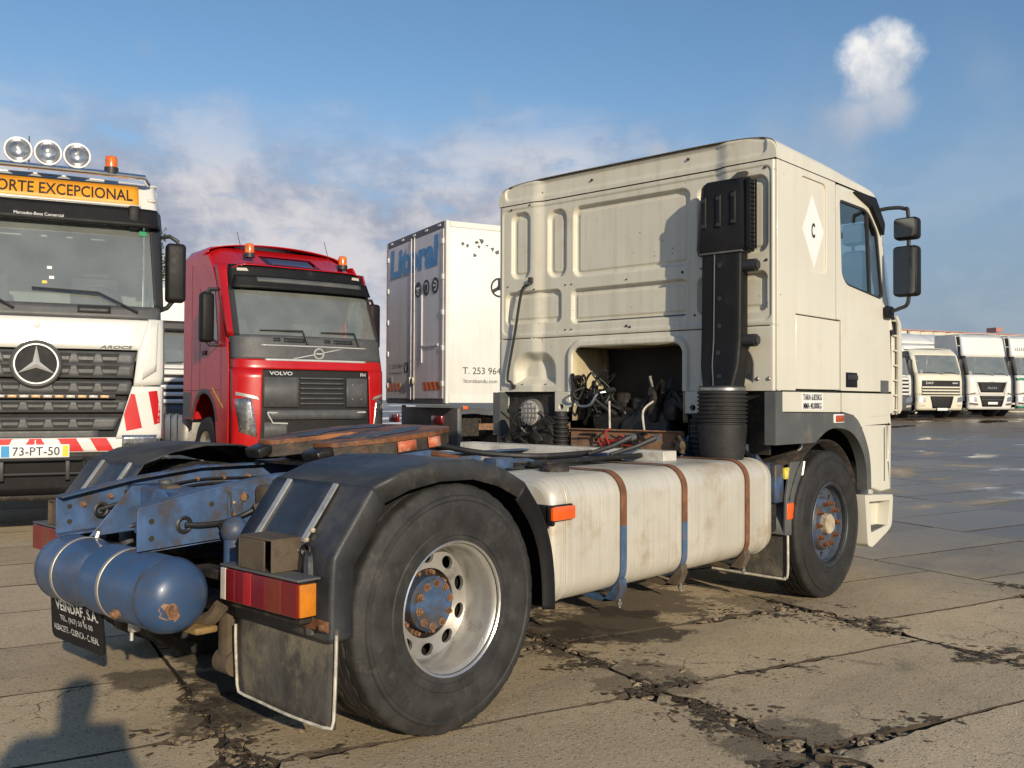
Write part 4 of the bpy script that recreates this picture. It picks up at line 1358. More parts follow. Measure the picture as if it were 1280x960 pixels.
# seams as thin dark strips along the groove
b = B()
for k_ in range(60):
    y0, y1 = -1.228+2.456*k_/60, -1.228+2.456*(k_+1)/60
    for zz in (1.898,):
        b.add([(backx(y0, zz)-.0015, y0, zz-.005), (backx(y1, zz)-.0015, y1, zz-.005), (backx(y1, zz)-.0015, y1, zz+.005), (backx(y0, zz)-.0015, y0, zz+.005)], [(0, 1, 2, 3)])
b.build('panel_seam', 'seam', cab)
b = B(); b.grid(lambda u, v: (backx(-1.235+2.47*u, 2.93)-.004+.02*v, -1.235+2.47*u, 2.988), 80, 1); b.build('roof_seam', 'seam', cab, solid=.007)
for (y, z, r_) in ((1.10, 2.955, .008), (.90, 2.97, .008), (.30, 3.085, .010), (-.55, 3.10, .010), (-1.15, 2.94, .010), (.98, 1.53, .006), (.76, 1.53, .006), (.56, 2.305, .006), (.50, 2.305, .006), (.86, 2.29, .006), (-.02, 2.30, .006), (-.02, 1.955, .010), (-.05, 1.945, .010), (.56, 1.955, .006), (.50, 1.955, .006), (1.14, 2.33, .006), (-1.16, 2.33, .01), (-1.1, 1.55, .014), (-1.18, 1.55, .014), (-.60, 2.0, .008), (-.68, 2.0, .008), (-.50, 2.31, .010), (-.65, 2.32, .006)):
    zz = min(z, 2.98)
    b = B(); b.lathe([(r_, .004), (r_, -.004), (r_*.6, -.009), (0, -.009)], 'x', (backx(y, zz) if z < 2.99 else 2.955, y, z), 8)
    b.build('bolt_head', 'seam' if r_ < .012 else 'steel', cab)
# roof
def roof_pt(u, v, x0=2.925, x1=4.80):
    x = x0+(x1-x0)*u
    zt = 3.168-.055*u-.03*sst(.4, .8, u)
    if u > .78:
        t_ = (u-.78)/.22
        zt -= .20*t_**2.0
    zt = max(zt, 2.99+.01*(1-u)) if u < .98 else zt
    ze = 2.99 if u < .86 else 2.99-.13*((u-.86)/.14)**1.5
    a = PI*v
    ca, sa2 = math.cos(a), math.sin(a)
    n = 6.0-1.5*u
    hw = 1.235-.015*0
    if u > .86: hw -= .10*((u-.86)/.14)**2
    y = -hw*math.copysign(abs(ca)**(2/n), ca)
    z = ze+(zt-ze)*abs(sa2)**(2/n)
    if u > .98: pass
    return Vector((x, y, z))
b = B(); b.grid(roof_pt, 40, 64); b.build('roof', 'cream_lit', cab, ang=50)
def rb(u, v):
    e = roof_pt(0, u)
    y = e.y
    z = 2.992+(e.z-2.992)*v
    x = 2.951-.028*sst(.76, .88, abs(y))
    dtop = e.z-z
    d = max(sd_rr(y, z, -1.17, 1.17, 3.025, 3.150, .05), -1)
    x += .016*sst(.0, -.016, d)
    x += .02*sst(.03, 0, dtop)**2
    return (x-.005, y, z)
b = B(); b.grid(rb, 160, 16); b.build('roof_rear', 'cream', cab, ang=60)
b = B(); b.tube([(2.945, roof_pt(0, v/40).y*.985, roof_pt(0, v/40).z+.001) for v in range(2, 39)], .006, 6); b.build('rain_gutter', 'seam', cab)
# sides
win = rpoly([(3.90, 2.875), (4.42, 2.875), (4.62, 2.72), (4.725, 2.235), (4.66, 2.205), (4.02, 2.26), (3.935, 2.33)], [.04, .1, .06, .05, .05, .10, .08], 5)
def side(s):
    yo = -1.235*s
    def pl(poly, a, c_, holes=()):
        b = B(); b.prism(poly, 'y', *sorted((yo+s*a, yo+s*c_)), holes); return b
    rec = rrect(3.48, 2.62, .40, .64, .05, 5)
    lock = [(3.205, 1.482), (3.915, 1.482), (3.915, 1.99), (3.205, 1.99)]
    pan = [(2.935, 1.475), (3.20, 1.475), (3.20, 1.992), (3.835, 1.992), (3.835, 2.985), (2.935, 2.985)]
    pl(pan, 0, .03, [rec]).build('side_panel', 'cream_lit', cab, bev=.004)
    pl(rrect(3.48, 2.62, .42, .66, .05, 5), .012, .03).build('side_recess', 'cream_lit', cab)
    pl([(3.21, 1.486), (3.908, 1.486), (3.908, 1.985), (3.21, 1.985)], .002, .028).build('locker_door', 'cream_lit', cab, bev=.006)
    dr = rpoly([(3.842, 2.975), (4.58, 2.975), (4.68, 2.80), (4.80, 2.20), (4.86, 1.95), (4.90, 1.482), (3.918, 1.482), (3.918, 1.995), (3.842, 1.995)], [.02, .1, .1, .05, .05, .02, .01, .01, .01], 3)
    door = pl(dr, -.002, .035, [win]).build('door', 'cream_lit', cab, bev=.005)
    fr = rpoly([(3.885, 2.89), (4.43, 2.89), (4.635, 2.73), (4.742, 2.22), (4.66, 2.19), (4.01, 2.245), (3.92, 2.32)], [.04, .1, .06, .05, .05, .10, .08], 5)
    inn = rpoly([(3.915, 2.86), (4.41, 2.86), (4.60, 2.71), (4.705, 2.25), (4.655, 2.225), (4.03, 2.275), (3.95, 2.34)], [.04, .1, .06, .05, .05, .10, .08], 5)
    pl(win, .003, .02, [inn]).build('window_frame', 'ink', door)
    b = B(); b.prism([(4.405, 2.87), (4.435, 2.87), (4.495, 2.22), (4.462, 2.22)], 'y', *sorted((yo+s*.002, yo+s*.022))); b.build('window_divider', 'ink', door)
    pl(inn, .012, .015).build('window_glass', 'glass', door)
    b = B(); b.rbox(4.0, 4.215, *sorted((yo-s*.004, yo+s*.01)), 1.505, 1.62, .012); hd = b.build('door_handle', 'black_plastic', door)
    b = B(); b.rbox(4.02, 4.195, *sorted((yo-s*.018, yo-s*.003)), 1.56, 1.60, .006); b.build('handle_grip', 'ink', hd)
    b = B(); b.box(4.66, 4.82, *sorted((yo-s*.005, yo)), 1.475, 1.57); bd = b.build('badge', 'grey_plastic', door)
    # dark sheet behind the door gaps, their shade put into its colour
    lin = [(2.96, 1.30), (4.84, 1.30), (4.80, 1.95), (4.74, 2.20), (4.62, 2.80), (4.52, 2.95), (2.96, 2.95)]
    pl(lin, .036, .05, [win]).build('gap_shade', 'dark_interior', cab)
    pl(lin, .052, .06, [win]).build('inner_trim', 'lining', cab)
    # rain deflector
    b = B(); b.prism(rpoly([(4.12, 2.965), (4.50, 2.975), (4.68, 2.80), (4.66, 2.70), (4.60, 2.76), (4.42, 2.90), (4.25, 2.935)], .02, 3), 'y', *sorted((yo-s*.035, yo-s*.003))); b.build('window_deflector', 'black_plastic', cab, bev=.006)
    # sills and wheel arch flare
    pl([(2.975, 1.335), (3.905, 1.325), (3.905, 1.466), (2.975, 1.466)], -.006, .02).build('sill_panel', 'cream_lit', cab, bev=.006)
    arch_o = spline([(3.93, 1.318), (4.12, 1.295), (4.25, 1.215), (4.37, 1.07), (4.425, .93), (4.44, .735)], 5)
    b = B(); b.prism([(3.913, 1.466), (3.913, 1.328), (3.95, 1.325), (4.12, 1.303), (4.25, 1.223), (4.30, 1.20), (4.36, 1.26), (4.44, 1.287), (4.80, 1.297), (4.90, 1.325), (4.90, 1.466)], 'y', *sorted((yo-s*.010, yo+s*.03))); b.build('lower_door', 'cream_lit', cab, bev=.008)
    arch_i = spline([(3.46, 1.12), (3.65, 1.195), (3.83, 1.213), (4.06, 1.18), (4.23, 1.08), (4.335, .93), (4.36, .735)], 5)
    b = B(); b.prism([(2.875, 1.12)]+[(q.x, q.y) for q in arch_i]+[(q.x, q.y) for q in reversed(arch_o)]+[(3.0, 1.33), (2.973, 1.335), (2.973, 1.466), (2.875, 1.466)], 'y', *sorted((yo-s*.016, yo+s*.06))); b.build('wheel_arch', 'grey_plastic', cab, bev=.010)
    b = B(); b.rbox(3.755, 3.925, *sorted((yo-s*.024, yo-s*.008)), 1.250, 1.312, .004); b.build('marker_base', 'sticker_white', cab)
    b = B(); b.rbox(3.775, 3.905, *sorted((yo-s*.034, yo-s*.020)), 1.258, 1.304, .005); b.build('side_marker_lamp', 'lens_brown2', cab)
    # front corner below the door with its slot, and the step
    b = B()
    pc = [(4.30, 1.165), (4.376, 1.075), (4.431, .935), (4.446, .735), (4.50, .735), (4.66, .70), (4.86, .705), (4.88, 1.22), (4.86, 1.31), (4.45, 1.31), (4.31, 1.23)]
    slot = rrect(4.79, 1.08, .035, .28, .015, 3)
    b.prism(pc, 'y', *sorted((yo-s*.004, yo+s*.05)), [slot]); b.build('front_corner', 'cream_lit', cab, bev=.010)
    b = B(); b.prism([(4.72, .78), (4.735, .78), (4.735, 1.2), (4.72, 1.2)], 'y', *sorted((yo-s*.0055, yo-s*.003))); b.build('panel_line', 'seam', cab)
    b = B(); b.box(4.60, 4.95, *sorted((yo+s*.051, yo+s*.07)), .75, 1.24); b.build('slot_backing', 'seam', cab)
    st = rpoly([(4.345, .695), (4.91, .662), (4.88, .42), (4.80, .38), (4.48, .285), (4.40, .31)], [.01, .03, .05, .05, .04, .02], 3)
    wel = rpoly([(4.42, .64), (4.84, .62), (4.80, .43), (4.46, .40)], .02, 3)
    b = B(); b.prism(st, 'y', *sorted((yo-s*.005, yo+s*.10)), [wel]); b.build('entry_step', 'cream_lit', cab, bev=.008)
    b = B(); b.prism(wel, 'y', *sorted((yo+s*.085, yo+s*.10))); b.build('step_well', 'cream_lit', cab)
    b = B(); b.box(4.47, 4.80, *sorted((yo+s*.004, yo+s*.085)), .408, .422)
    for i in range(9): b.box(4.48+.035*i, 4.495+.035*i, *sorted((yo+s*.006, yo+s*.083)), .4225, .43)
    b.build('step_tread', 'grey_plastic', cab)
    # corner vane with fins
    def vane(u, v):
        z = 1.30+.79*v
        a = u*1.15
        return Vector((4.90+.105*math.sin(a)+.02*(1-abs(v-.5)*2), yo-s*.03+s*.085*(1-math.cos(a)), z))
    b = B(); b.grid(lambda u, v: vane(.55+.45*u, v), 6, 12); b.build('corner_vane', 'cream_lit', cab, solid=.012)
    b = B(); b.prism(rpoly([(4.962, 1.30), (5.028, 1.34), (5.035, 1.70), (5.015, 2.03), (4.94, 2.095), (4.90, 2.09), (4.955, 2.02), (4.972, 1.70)], .02, 3), 'y', *sorted((yo-s*.035, yo-s*.02))); b.build('vane_strip', 'cream_lit', cab, bev=.004)
    for k_ in range(7):
        b = B(); q0 = vane(0, (k_+.3)/6.6); q1 = vane(.7, (k_+.3)/6.6)
        b.box(q0.x, q1.x, *sorted((yo-s*.02, yo+s*.02)), q0.z-.006, q0.z+.006); b.build('vane_fin', 'cream_lit', cab)
    b = B(); b.box(4.895, 4.99, *sorted((yo+s*.021, yo+s*.05)), 1.31, 2.08); b.build('vane_backing', 'dark_interior', cab)
side(1); side(-1)
# front of the cab, rounded corners
def front_ring(z, n=28):
    xf = 5.09 if z < 1.95 else 5.09-.30*((z-1.95)/.95)**1.15
    xs = 4.90 if z < 1.95 else 4.90-.30*((z-1.95)/.95)**1.1
    pts = []
    for i in range(n+1):
        a = -PI/2+PI*i/n
        ny = 4.5
        y = 1.232*math.copysign(abs(math.sin(a))**(2/ny), math.sin(a))
        x = xs+(xf-xs)*abs(math.cos(a))**(2/ny)
        pts.append(Vector((x, y, z)))
    return pts
def front(z0, z1, nz=8):
    rows = [front_ring(z0+(z1-z0)*k_/nz) for k_ in range(nz+1)]
    b = B(); b.grid(lambda u, v: rows[round(u*nz)][round(v*28)], nz, 28); return b
front(1.30, 1.93).build('front_panel', 'cream_lit', cab, solid=.01)
front(2.02, 2.86).build('windscreen', 'glass', cab)
front(1.93, 2.02, 2).build('windscreen_sill', 'ink', cab, solid=.01)
front(2.86, 2.93, 2).build('windscreen_header', 'cream_lit', cab, solid=.01)
b = B()
for s in (1, -1): b.tube([(4.88, -1.2*s, 1.98), (4.82, -1.19*s, 2.2), (4.60, -1.17*s, 2.90)], .05, 8)
b.build('windscreen_pillar', 'cream_lit', cab)
for k_ in range(5):
    b = B(); b.rbox(5.07, 5.12, -.95, .95, 1.36+.105*k_, 1.42+.105*k_, .015); b.build('grille_bar', 'cream_lit', cab)
b = B(); b.rbox(4.80, 5.12, -1.02, 1.02, .36, .92, .07, 3); b.build('bumper', 'cream_lit', cab)
b = B(); b.rbox(4.90, 5.06, -1.15, 1.15, .92, 1.30, .02); b.build('grille_backing', 'dark_interior', cab)
for s in (1, -1):
    b = B(); b.rbox(5.08, 5.135, min(-.98*s, -.60*s), max(-.98*s, -.60*s), .60, .82, .03); b.build('headlamp', 'lens_clear', cab)
# floor, interior
b = B(); b.box(2.98, 4.88, -1.19, -.52, 1.30, 1.36); b.box(2.98, 4.88, .48, 1.19, 1.30, 1.36); b.box(3.0, 4.88, -.52, .48, 1.83, 1.87); b.build('cab_floor', 'dark_interior', cab)
for s in (1, -1):
    b = B(); b.rbox(3.75, 4.25, min(-.85*s, -.38*s), max(-.85*s, -.38*s), 1.75, 1.92, .05); b.rbox(3.68, 3.82, min(-.83*s, -.40*s), max(-.83*s, -.40*s), 1.85, 2.42, .05); b.rbox(3.66, 3.76, min(-.74*s, -.5*s), max(-.74*s, -.5*s), 2.42, 2.62, .04)
    b.build('seat', 'seat_cloth', cab)
b = B(); b.rbox(4.45, 4.85, -1.12, 1.12, 1.7, 2.0, .06); b.build('dashboard', 'dark_interior', cab)
b = B(); b.tube([(4.38+.05*math.sin(a), .60+.22*math.cos(a), 2.10+.22*math.sin(a)*.8) for a in [i*2*PI/24 for i in range(24)]], .016, 8, closed=True); b.build('steering_wheel', 'ink', cab)
b = B(); b.rbox(2.99, 3.55, -1.15, 1.15, 1.9, 2.05, .05); b.build('bunk', 'seat_cloth', cab)
b = B(); b.box(3.02, 3.04, -1.16, 1.16, 2.06, 2.96); b.box(3.04, 4.5, -1.16, 1.16, 2.94, 2.96); b.build('headliner', 'lining', cab)
b = B(); b.tube(spline([(4.60, -.95, 2.72), (4.45, -1.0, 2.74), (4.36, -1.0, 2.70), (4.33, -1.0, 2.55)], 5), .014, 8); b.rbox(4.24, 4.42, -1.03, -.97, 2.50, 2.55, .012); b.build('grab_handle', 'ink', cab)
# tunnel lining
b = B()
yl, yr = .475, -.515
tz = 1.815
for k_ in range(7):
    x0, x1 = 2.945+.072*k_, 2.945+.072*(k_+1)
    dy = .008*(k_ % 2)
    b.add([(x0, yl+dy, 1.25), (x1, yl+.008-dy, 1.25), (x1, yl+.008-dy, tz), (x0, yl+dy, tz)], [(0, 1, 2, 3)])
b.build('tunnel_side', 'cream_inner', cab, solid=.004)
b = B(); b.add([(2.945, yr-.004, 1.25), (3.45, yr-.004, 1.25), (3.45, yr-.004, tz), (2.945, yr-.004, tz)], [(0, 1, 2, 3)]); b.build('tunnel_side', 'cream_inner', cab, solid=.004)
b = B(); b.add([(2.945, yl, tz+.002), (3.45, yl, tz+.002), (3.45, yr, tz+.002), (2.945, yr, tz+.002)], [(0, 1, 2, 3)]); b.build('tunnel_top', 'cream_inner', cab, solid=.004)
b = B(); b.box(3.45, 3.5, -.9, .9, 1.0, 1.84); b.build('tunnel_end', 'dark_interior', cab)
b = B(); b.box(3.0, 4.7, -.53, -.522, 1.02, 1.83); b.box(3.46, 4.7, .482, .49, 1.02, 1.83); b.build('tunnel_shroud', 'dark_interior', cab)
# white cab brackets beside the tunnel
for yy in (-.615, .565):
    b = B(); b.prism([(yy-.075, 1.47), (yy+.075, 1.47), (yy+.075, 1.315), (yy-.05, 1.315), (yy-.055, 1.345), (yy-.10, 1.36), (yy-.10, 1.39), (yy-.075, 1.40)], 'x', 2.93, 2.975, [[(yy+.012+.022*math.cos(a), 1.355+.022*math.sin(a)) for a in [i*PI/6 for i in range(12)]]]); b.build('cab_bracket', 'cream', cab, bev=.004)
# diamond plate with letter and weight lettering on the right side
dm = [(3.475, 2.83), (3.655, 2.60), (3.50, 2.325), (3.32, 2.575)]
b = B(); b.prism(dm, 'y', -1.2262, -1.222); dp = b.build('diamond_sticker', 'sticker_white', cab)
text('C', (3.485, -1.2262, 2.59), (1, 0, 0), (0, 0, 1), .055, .105, 'ink', cab, bold=.03)
b = B(); b.box(3.275, 3.605, -1.2425, -1.2405, 1.345, 1.460); b.build('weight_sticker', 'sticker_white', cab)
text('TARA 6.835KG', (3.435, -1.2432, 1.432), (1, 0, 0), (0, 0, 1), .29, .042, 'ink', cab, bold=.01)
text('MMA 40.000KG', (3.435, -1.2432, 1.373), (1, 0, 0), (0, 0, 1), .28, .042, 'ink', cab, bold=.01)
# rod on the left of the rear wall
b = B(); b.tube(spline([(2.915, .875, 2.365), (2.89, .885, 2.325), (2.885, .95, 2.275), (2.88, 1.02, 1.93), (2.88, 1.095, 1.60), (2.89, 1.07, 1.55), (2.915, 1.06, 1.515)], 5), .011, 8); b.rbox(2.89, 2.925, .86, .89, 2.335, 2.385, .006); b.rbox(2.90, 2.93, 1.045, 1.075, 1.495, 1.53, .006); b.build('prop_rod', 'ink', cab)
# mirrors
def mirrors(s):
    yo = -1.235*s
    b = B(); b.tube(spline([(4.64, yo, 2.905), (4.67, yo-s*.08, 2.915), (4.70, yo-s*.17, 2.905), (4.70, yo-s*.205, 2.84), (4.70, yo-s*.205, 2.35), (4.70, yo-s*.20, 2.17), (4.73, yo-s*.12, 2.13), (4.76, yo, 2.10)], 6), .015, 10); arm = b.build('mirror_arm', 'ink', cab)
    b = B(); b.rbox(4.70, 4.84, *sorted((yo-s*.01, yo-s*.05)), 2.06, 2.16, .02); b.build('arm_mount', 'black_plastic', arm)
    for (z0, z1, w0, w1) in ((2.66, 2.83, .10, .285), (2.22, 2.61, .095, .285)):
        b = B(); b.rbox(4.655, 4.77, *sorted((yo-s*w0, yo-s*w1)), z0, z1, .03, 3); hs = b.build('mirror_housing', 'black_plastic', arm)
        b = B(); b.prism(rrect((yo-s*w0+yo-s*w1)/2, (z0+z1)/2, (w1-w0)-.03, z1-z0-.03, .02, 3), 'x', 4.650, 4.656); b.build('mirror_glass', 'mirror', arm)
mirrors(1); mirrors(-1)

# ---------------- air intake snorkel on the rear wall
sn = bpy.data.objects.new('air_intake', None); col.objects.link(sn); sn.parent = T
b = B()
secs = [(2.385, -.695, -1.115, 2.785), (2.43, -.69, -1.115, 2.775), (2.79, -.722, -1.105, 2.775), (2.85, -.725, -1.105, 2.78), (2.872, -.74, -1.095, 2.80)]
vs_ = []
for z, ya, yb, xr in secs:
    for q in ((2.90, ya), (xr+.06, ya), (xr, ya-.06), (xr, yb+.06), (xr+.02, yb+.02), (2.90, yb+.02)):
        vs_.append((q[0], q[1], z))
n = 6
fs = [(i*n+j, i*n+(j+1) % n, (i+1)*n+(j+1) % n, (i+1)*n+j) for i in range(len(secs)-1) for j in range(n)]+[tuple(range(n)), tuple((len(secs)-1)*n+j for j in range(n))]
b.add(vs_, fs); hd = b.build('intake_head', 'black_plastic', sn, bev=.010)
b = B(); b.box(2.785, 2.865, -1.110, -1.085, 2.40, 2.855); b.build('grille_frame', 'black_plastic', hd, bev=.004)
for k_ in range(15):
    z = 2.415+.029*k_
    b = B(); b.box(2.78, 2.865, -1.119, -1.111, z, z+.007); b.build('grille_slat', 'black_plastic', hd)
b = B(); b.box(2.774, 2.784, -1.122, -1.10, 2.40, 2.855); b.box(2.863, 2.873, -1.122, -1.111, 2.40, 2.855); b.build('grille_rim', 'black_plastic', hd)
for (yy, z0, z1) in ((-.785, 2.55, 2.77), (-.895, 2.55, 2.775), (-1.005, 2.56, 2.785)):
    b = B(); b.rbox(2.763, 2.787, yy-.020, yy+.020, z0, z1, .012, 3); b.build('rib', 'black_plastic', hd)
    for zz in (z0+.02, z1-.03):
        b = B(); b.cyl(.013, 'x', (2.760, yy, zz), 0, .01, 10); b.build('clip', 'ink', hd)
b = B(); b.prism([(2.78, 2.86), (2.88, 2.86), (2.94, 2.93), (2.89, 2.93)], 'y', -1.03, -.97); b.build('mount_tab', 'ink', hd)
# duct
dsec = [(2.388, -.755, -1.05, 2.785, 2.90), (1.80, -.755, -1.05, 2.775, 2.90), (1.64, -.765, -1.05, 2.75, 2.89), (1.49, -.83, -1.05, 2.665, 2.86)]
b = B(); vs_ = []
for z, ya, yb, xr, xf in dsec:
    c_ = rrect(0, 0, 1, 1, .16, 4)
    for (u, v) in c_: vs_.append(((xr+xf)/2+u*(xf-xr), (ya+yb)/2+v*(ya-yb), z))
n = len(c_)
fs = [(i*n+j, i*n+(j+1) % n, (i+1)*n+(j+1) % n, (i+1)*n+j) for i in range(len(dsec)-1) for j in range(n)]
b.add(vs_, fs); du = b.build('intake_duct', 'black_plastic', sn, ang=40)
b = B(); b.rbox(2.772, 2.90, -1.065, -.745, 2.378, 2.392, .006); b.build('duct_joint', 'grey_plastic', du)
b = B(); b.tube([(2.783, -.860, 2.385), (2.772, -.860, 1.80), (2.747, -.864, 1.64), (2.664, -.92, 1.50)], .0045, 6); b.build('mould_line', 'grey_plastic', du)
for zz in (2.30, 2.08, 1.90, 1.72, 1.56):
    xx = 2.778 if zz > 1.75 else (2.758 if zz > 1.6 else 2.705)
    b = B(); b.cyl(.016, 'x', (xx, -.90 if zz > 1.6 else -.94, zz), -.002, .02, 12); b.build('clip', 'ink', du)
for zz in (2.29, 1.80):
    b = B(); b.cyl(.042, 'y', (2.84, 0, zz), -1.135, -1.05, 14); b.cyl(.030, 'y', (2.84, 0, zz), -1.15, -1.13, 12); b.build('mount_knob', 'ink', sn)
    b = B(); b.rbox(2.80, 2.88, -.80, -.765, zz-.05, zz+.05, .01); b.build('mount_tab', 'ink', sn)
bc = (2.755, -.935, 0)
b = B(); b.lathe([(.150, 1.492), (.154, 1.488), (.154, 1.472), (.150, 1.468)], 'z', bc, 32); b.build('hose_clamp', 'steel', sn)
prf = [(.150, 1.50)]
for k_ in range(8):
    z = 1.465-.026*k_
    prf += [(.150, z), (.163, z-.006), (.163, z-.013), (.150, z-.020)]
prf += [(.150, 1.255), (.158, 1.25), (.156, 1.20), (.150, 1.10), (.135, 1.02), (.12, .97), (0, .96)]
b = B(); b.lathe(prf, 'z', bc, 40); b.build('bellows', 'bellows', sn, ang=50)

# ---------------- under and behind the cab
b = B(); b.rbox(3.0, 4.2, -.36, .36, .62, 1.36, .08, 3); b.cyl(.12, 'x', (3.0, .18, 1.26), -.02, .15, 18); b.cyl(.16, 'x', (3.0, 0, 1.02), -.05, .10, 20); part(b, 'engine', 'grease')
b = B(); b.cyl(.22, 'x', (2.98, 0, .85), -.45, .05, 24); b.rbox(2.2, 2.7, -.22, .22, .70, .98, .06); part(b, 'gearbox', 'black_grime')
for (x, y, z, a, h) in ((3.02, .30, 1.40, .10, .13), (3.1, .10, 1.38, .08, .12), (3.0, -.24, 1.40, .07, .15), (3.08, -.10, 1.37, .12, .08), (3.05, -.36, 1.36, .09, .1)):
    b = B(); b.rbox(x-a/2, x+a/2, y-a*.6, y+a*.6, z-h, z+h*.7, .02); part(b, 'engine_cover', 'black_grime')
rs = random.Random(5)
for k_ in range(16):
    x, y, z = 2.93+rs.uniform(-.03, .12), rs.uniform(.10, .48), 1.30+rs.uniform(0, .22)
    pts = [(x, y, z)]
    for j in range(4):
        pts.append((x+rs.uniform(-.06, .08), y+rs.uniform(-.13, .13), z+rs.uniform(-.12, .12)))
    b = B(); b.tube(spline(pts, 5), rs.choice((.006, .009, .012, .018)), 7); part(b, 'engine_hose', rs.choice(('hose', 'hose', 'grease', 'grease' if k_ % 5 == 0 else 'hose')))
for k_ in range(7):
    x, y, z = 2.96+rs.uniform(0, .12), rs.uniform(-.42, -.18), 1.32+rs.uniform(0, .2)
    pts = [(x, y, z)]+[(x+rs.uniform(-.05, .08), y+rs.uniform(-.13, .1), z+rs.uniform(-.14, .1)) for j in range(3)]
    b = B(); b.tube(spline(pts, 5), rs.choice((.006, .010, .018)), 7); part(b, 'engine_hose', rs.choice(('hose', 'grease', 'hose')))
b = B(); b.tube(spline([(2.92, .42, 1.40), (2.89, .36, 1.36), (2.88, .25, 1.37), (2.9, .2, 1.45), (2.95, .15, 1.47)], 6), .012, 8); part(b, 'engine_hose', 'steel')
b = B(); b.tube([(2.86, .06, 1.40), (2.84, .04, 1.19)], .008, 6); part(b, 'engine_hose', 'rope')
b = B(); b.tube(spline([(2.9, -.30, 1.40), (2.86, -.24, 1.33), (2.86, -.25, 1.19)], 5), .008, 6); part(b, 'engine_hose', 'rope')
b = B(); b.box(2.81, 2.84, -.60, .38, 1.05, 1.185); b.box(2.79, 2.84, -.60, .38, 1.185, 1.195); cp = part(b, 'cab_mount_plate', 'rust_plate', bev=.003)
for (y, z) in ((-.55, 1.15), (-.52, 1.10), (-.42, 1.16), (-.3, 1.15), (-.2, 1.07)):
    bolt(2.81, y, z, 'x', -1, .014, 'rust_nut', cp)
for k_ in range(9):
    y = rs.uniform(-.25, .25); z = 1.12+rs.uniform(-.02, .05)
    pts = [(2.80, y, z)]+[(2.78+rs.uniform(-.02, .02), y+rs.uniform(-.15, .15), z+rs.uniform(-.07, .05)) for j in range(4)]
    b = B(); b.tube(spline(pts, 5), .006, 6); part(b, 'engine_hose', rs.choice(('hose', 'hose', 'cable_red')))
b = B(); b.tube(spline([(2.80, .0, 1.2), (2.77, .03, 1.17), (2.77, .0, 1.10), (2.78, -.02, 1.06)], 5), .007, 6); part(b, 'engine_hose', 'cable_red')
for yy in (.47, -.74):
    b = B()
    prf = [(.05, 1.03)]
    for k_ in range(7): prf += [(.05, 1.05+.034*k_), (.065, 1.06+.034*k_), (.065, 1.07+.034*k_), (.05, 1.08+.034*k_)]
    prf += [(.05, 1.32)]
    b.lathe(prf, 'z', (2.80, yy, 0), 18); part(b, 'cab_spring', 'bellows')
    b = B(); b.prism([(2.70, 1.02), (2.90, 1.02), (2.86, 1.10), (2.80, 1.17), (2.74, 1.08)], 'y', yy+.08, yy+.10); part(b, 'spring_bracket', 'blue', bev=.004)
# round work lamp with wire guard
b = B(); b.lathe([(.085, 0), (.105, -.02), (.105, -.05), (.095, -.06)], 'x', (2.72, .66, 1.31), 24); wl = part(b, 'work_lamp', 'grey_plastic')
b = B(); b.lathe([(.094, -.055), (.07, -.064), (0, -.07)], 'x', (2.72, .66, 1.31), 24); b.build('lamp_lens', 'lens_clear', wl)
for k_ in range(-2, 3):
    b = B(); w_ = math.sqrt(.095**2-(.035*k_)**2)
    b.tube([(2.645, .66+.035*k_, 1.31-w_), (2.645, .66+.035*k_, 1.31+w_)], .003, 5); b.tube([(2.643, .66-w_, 1.31+.035*k_), (2.643, .66+w_, 1.31+.035*k_)], .003, 5); b.build('wire_guard', 'steel', wl)
b = B(); b.box(2.72, 3.25, .70, 1.18, 1.02, 1.05); part(b, 'battery_tray', 'black_grime')
b = B(); b.rbox(2.72, 2.95, .50, .76, 1.06, 1.22, .03); part(b, 'pump', 'black_grime')
for k_ in range(8):
    y = rs.uniform(.5, .95)
    pts = [(2.72, y, 1.05)]+[(2.70+rs.uniform(-.05, .06), y+rs.uniform(-.12, .12), 1.05+.07*j+rs.uniform(-.03, .03)) for j in range(1, 5)]
    b = B(); b.tube(spline(pts, 5), rs.choice((.008, .012, .016)), 7); part(b, 'engine_hose', rs.choice(('hose', 'grease', 'hose')))
b = B(); b.prism([(2.88, 1.05), (2.93, 1.05), (2.98, 1.47), (2.88, 1.47)], 'y', 1.17, 1.20); part(b, 'rear_shield', 'grey_plastic', bev=.005)
b = B(); b.box(2.98, 4.4, -.62, -.55, .95, 1.28); part(b, 'wheel_arch_liner', 'black_grime')
b = B(); b.box(3.1, 4.4, .55, .62, .95, 1.28); part(b, 'wheel_arch_liner', 'black_grime')
b = B(); b.box(2.965, 2.99, -1.16, -.60, 1.05, 1.47); part(b, 'cab_rear_shield', 'black_grime')
b = B(); b.box(2.985, 3.0, .62, 1.16, 1.05, 1.47); part(b, 'cab_rear_shield', 'black_grime')
for ya, yb in ((-.62, -1.17), (.62, 1.17)):
    b = B(); b.lathe([(.60, ya), (.60, yb)], 'y', (3.8, 0, .525), 24, R(20), R(160)); part(b, 'inner_arch', 'black_grime', solid=.01)
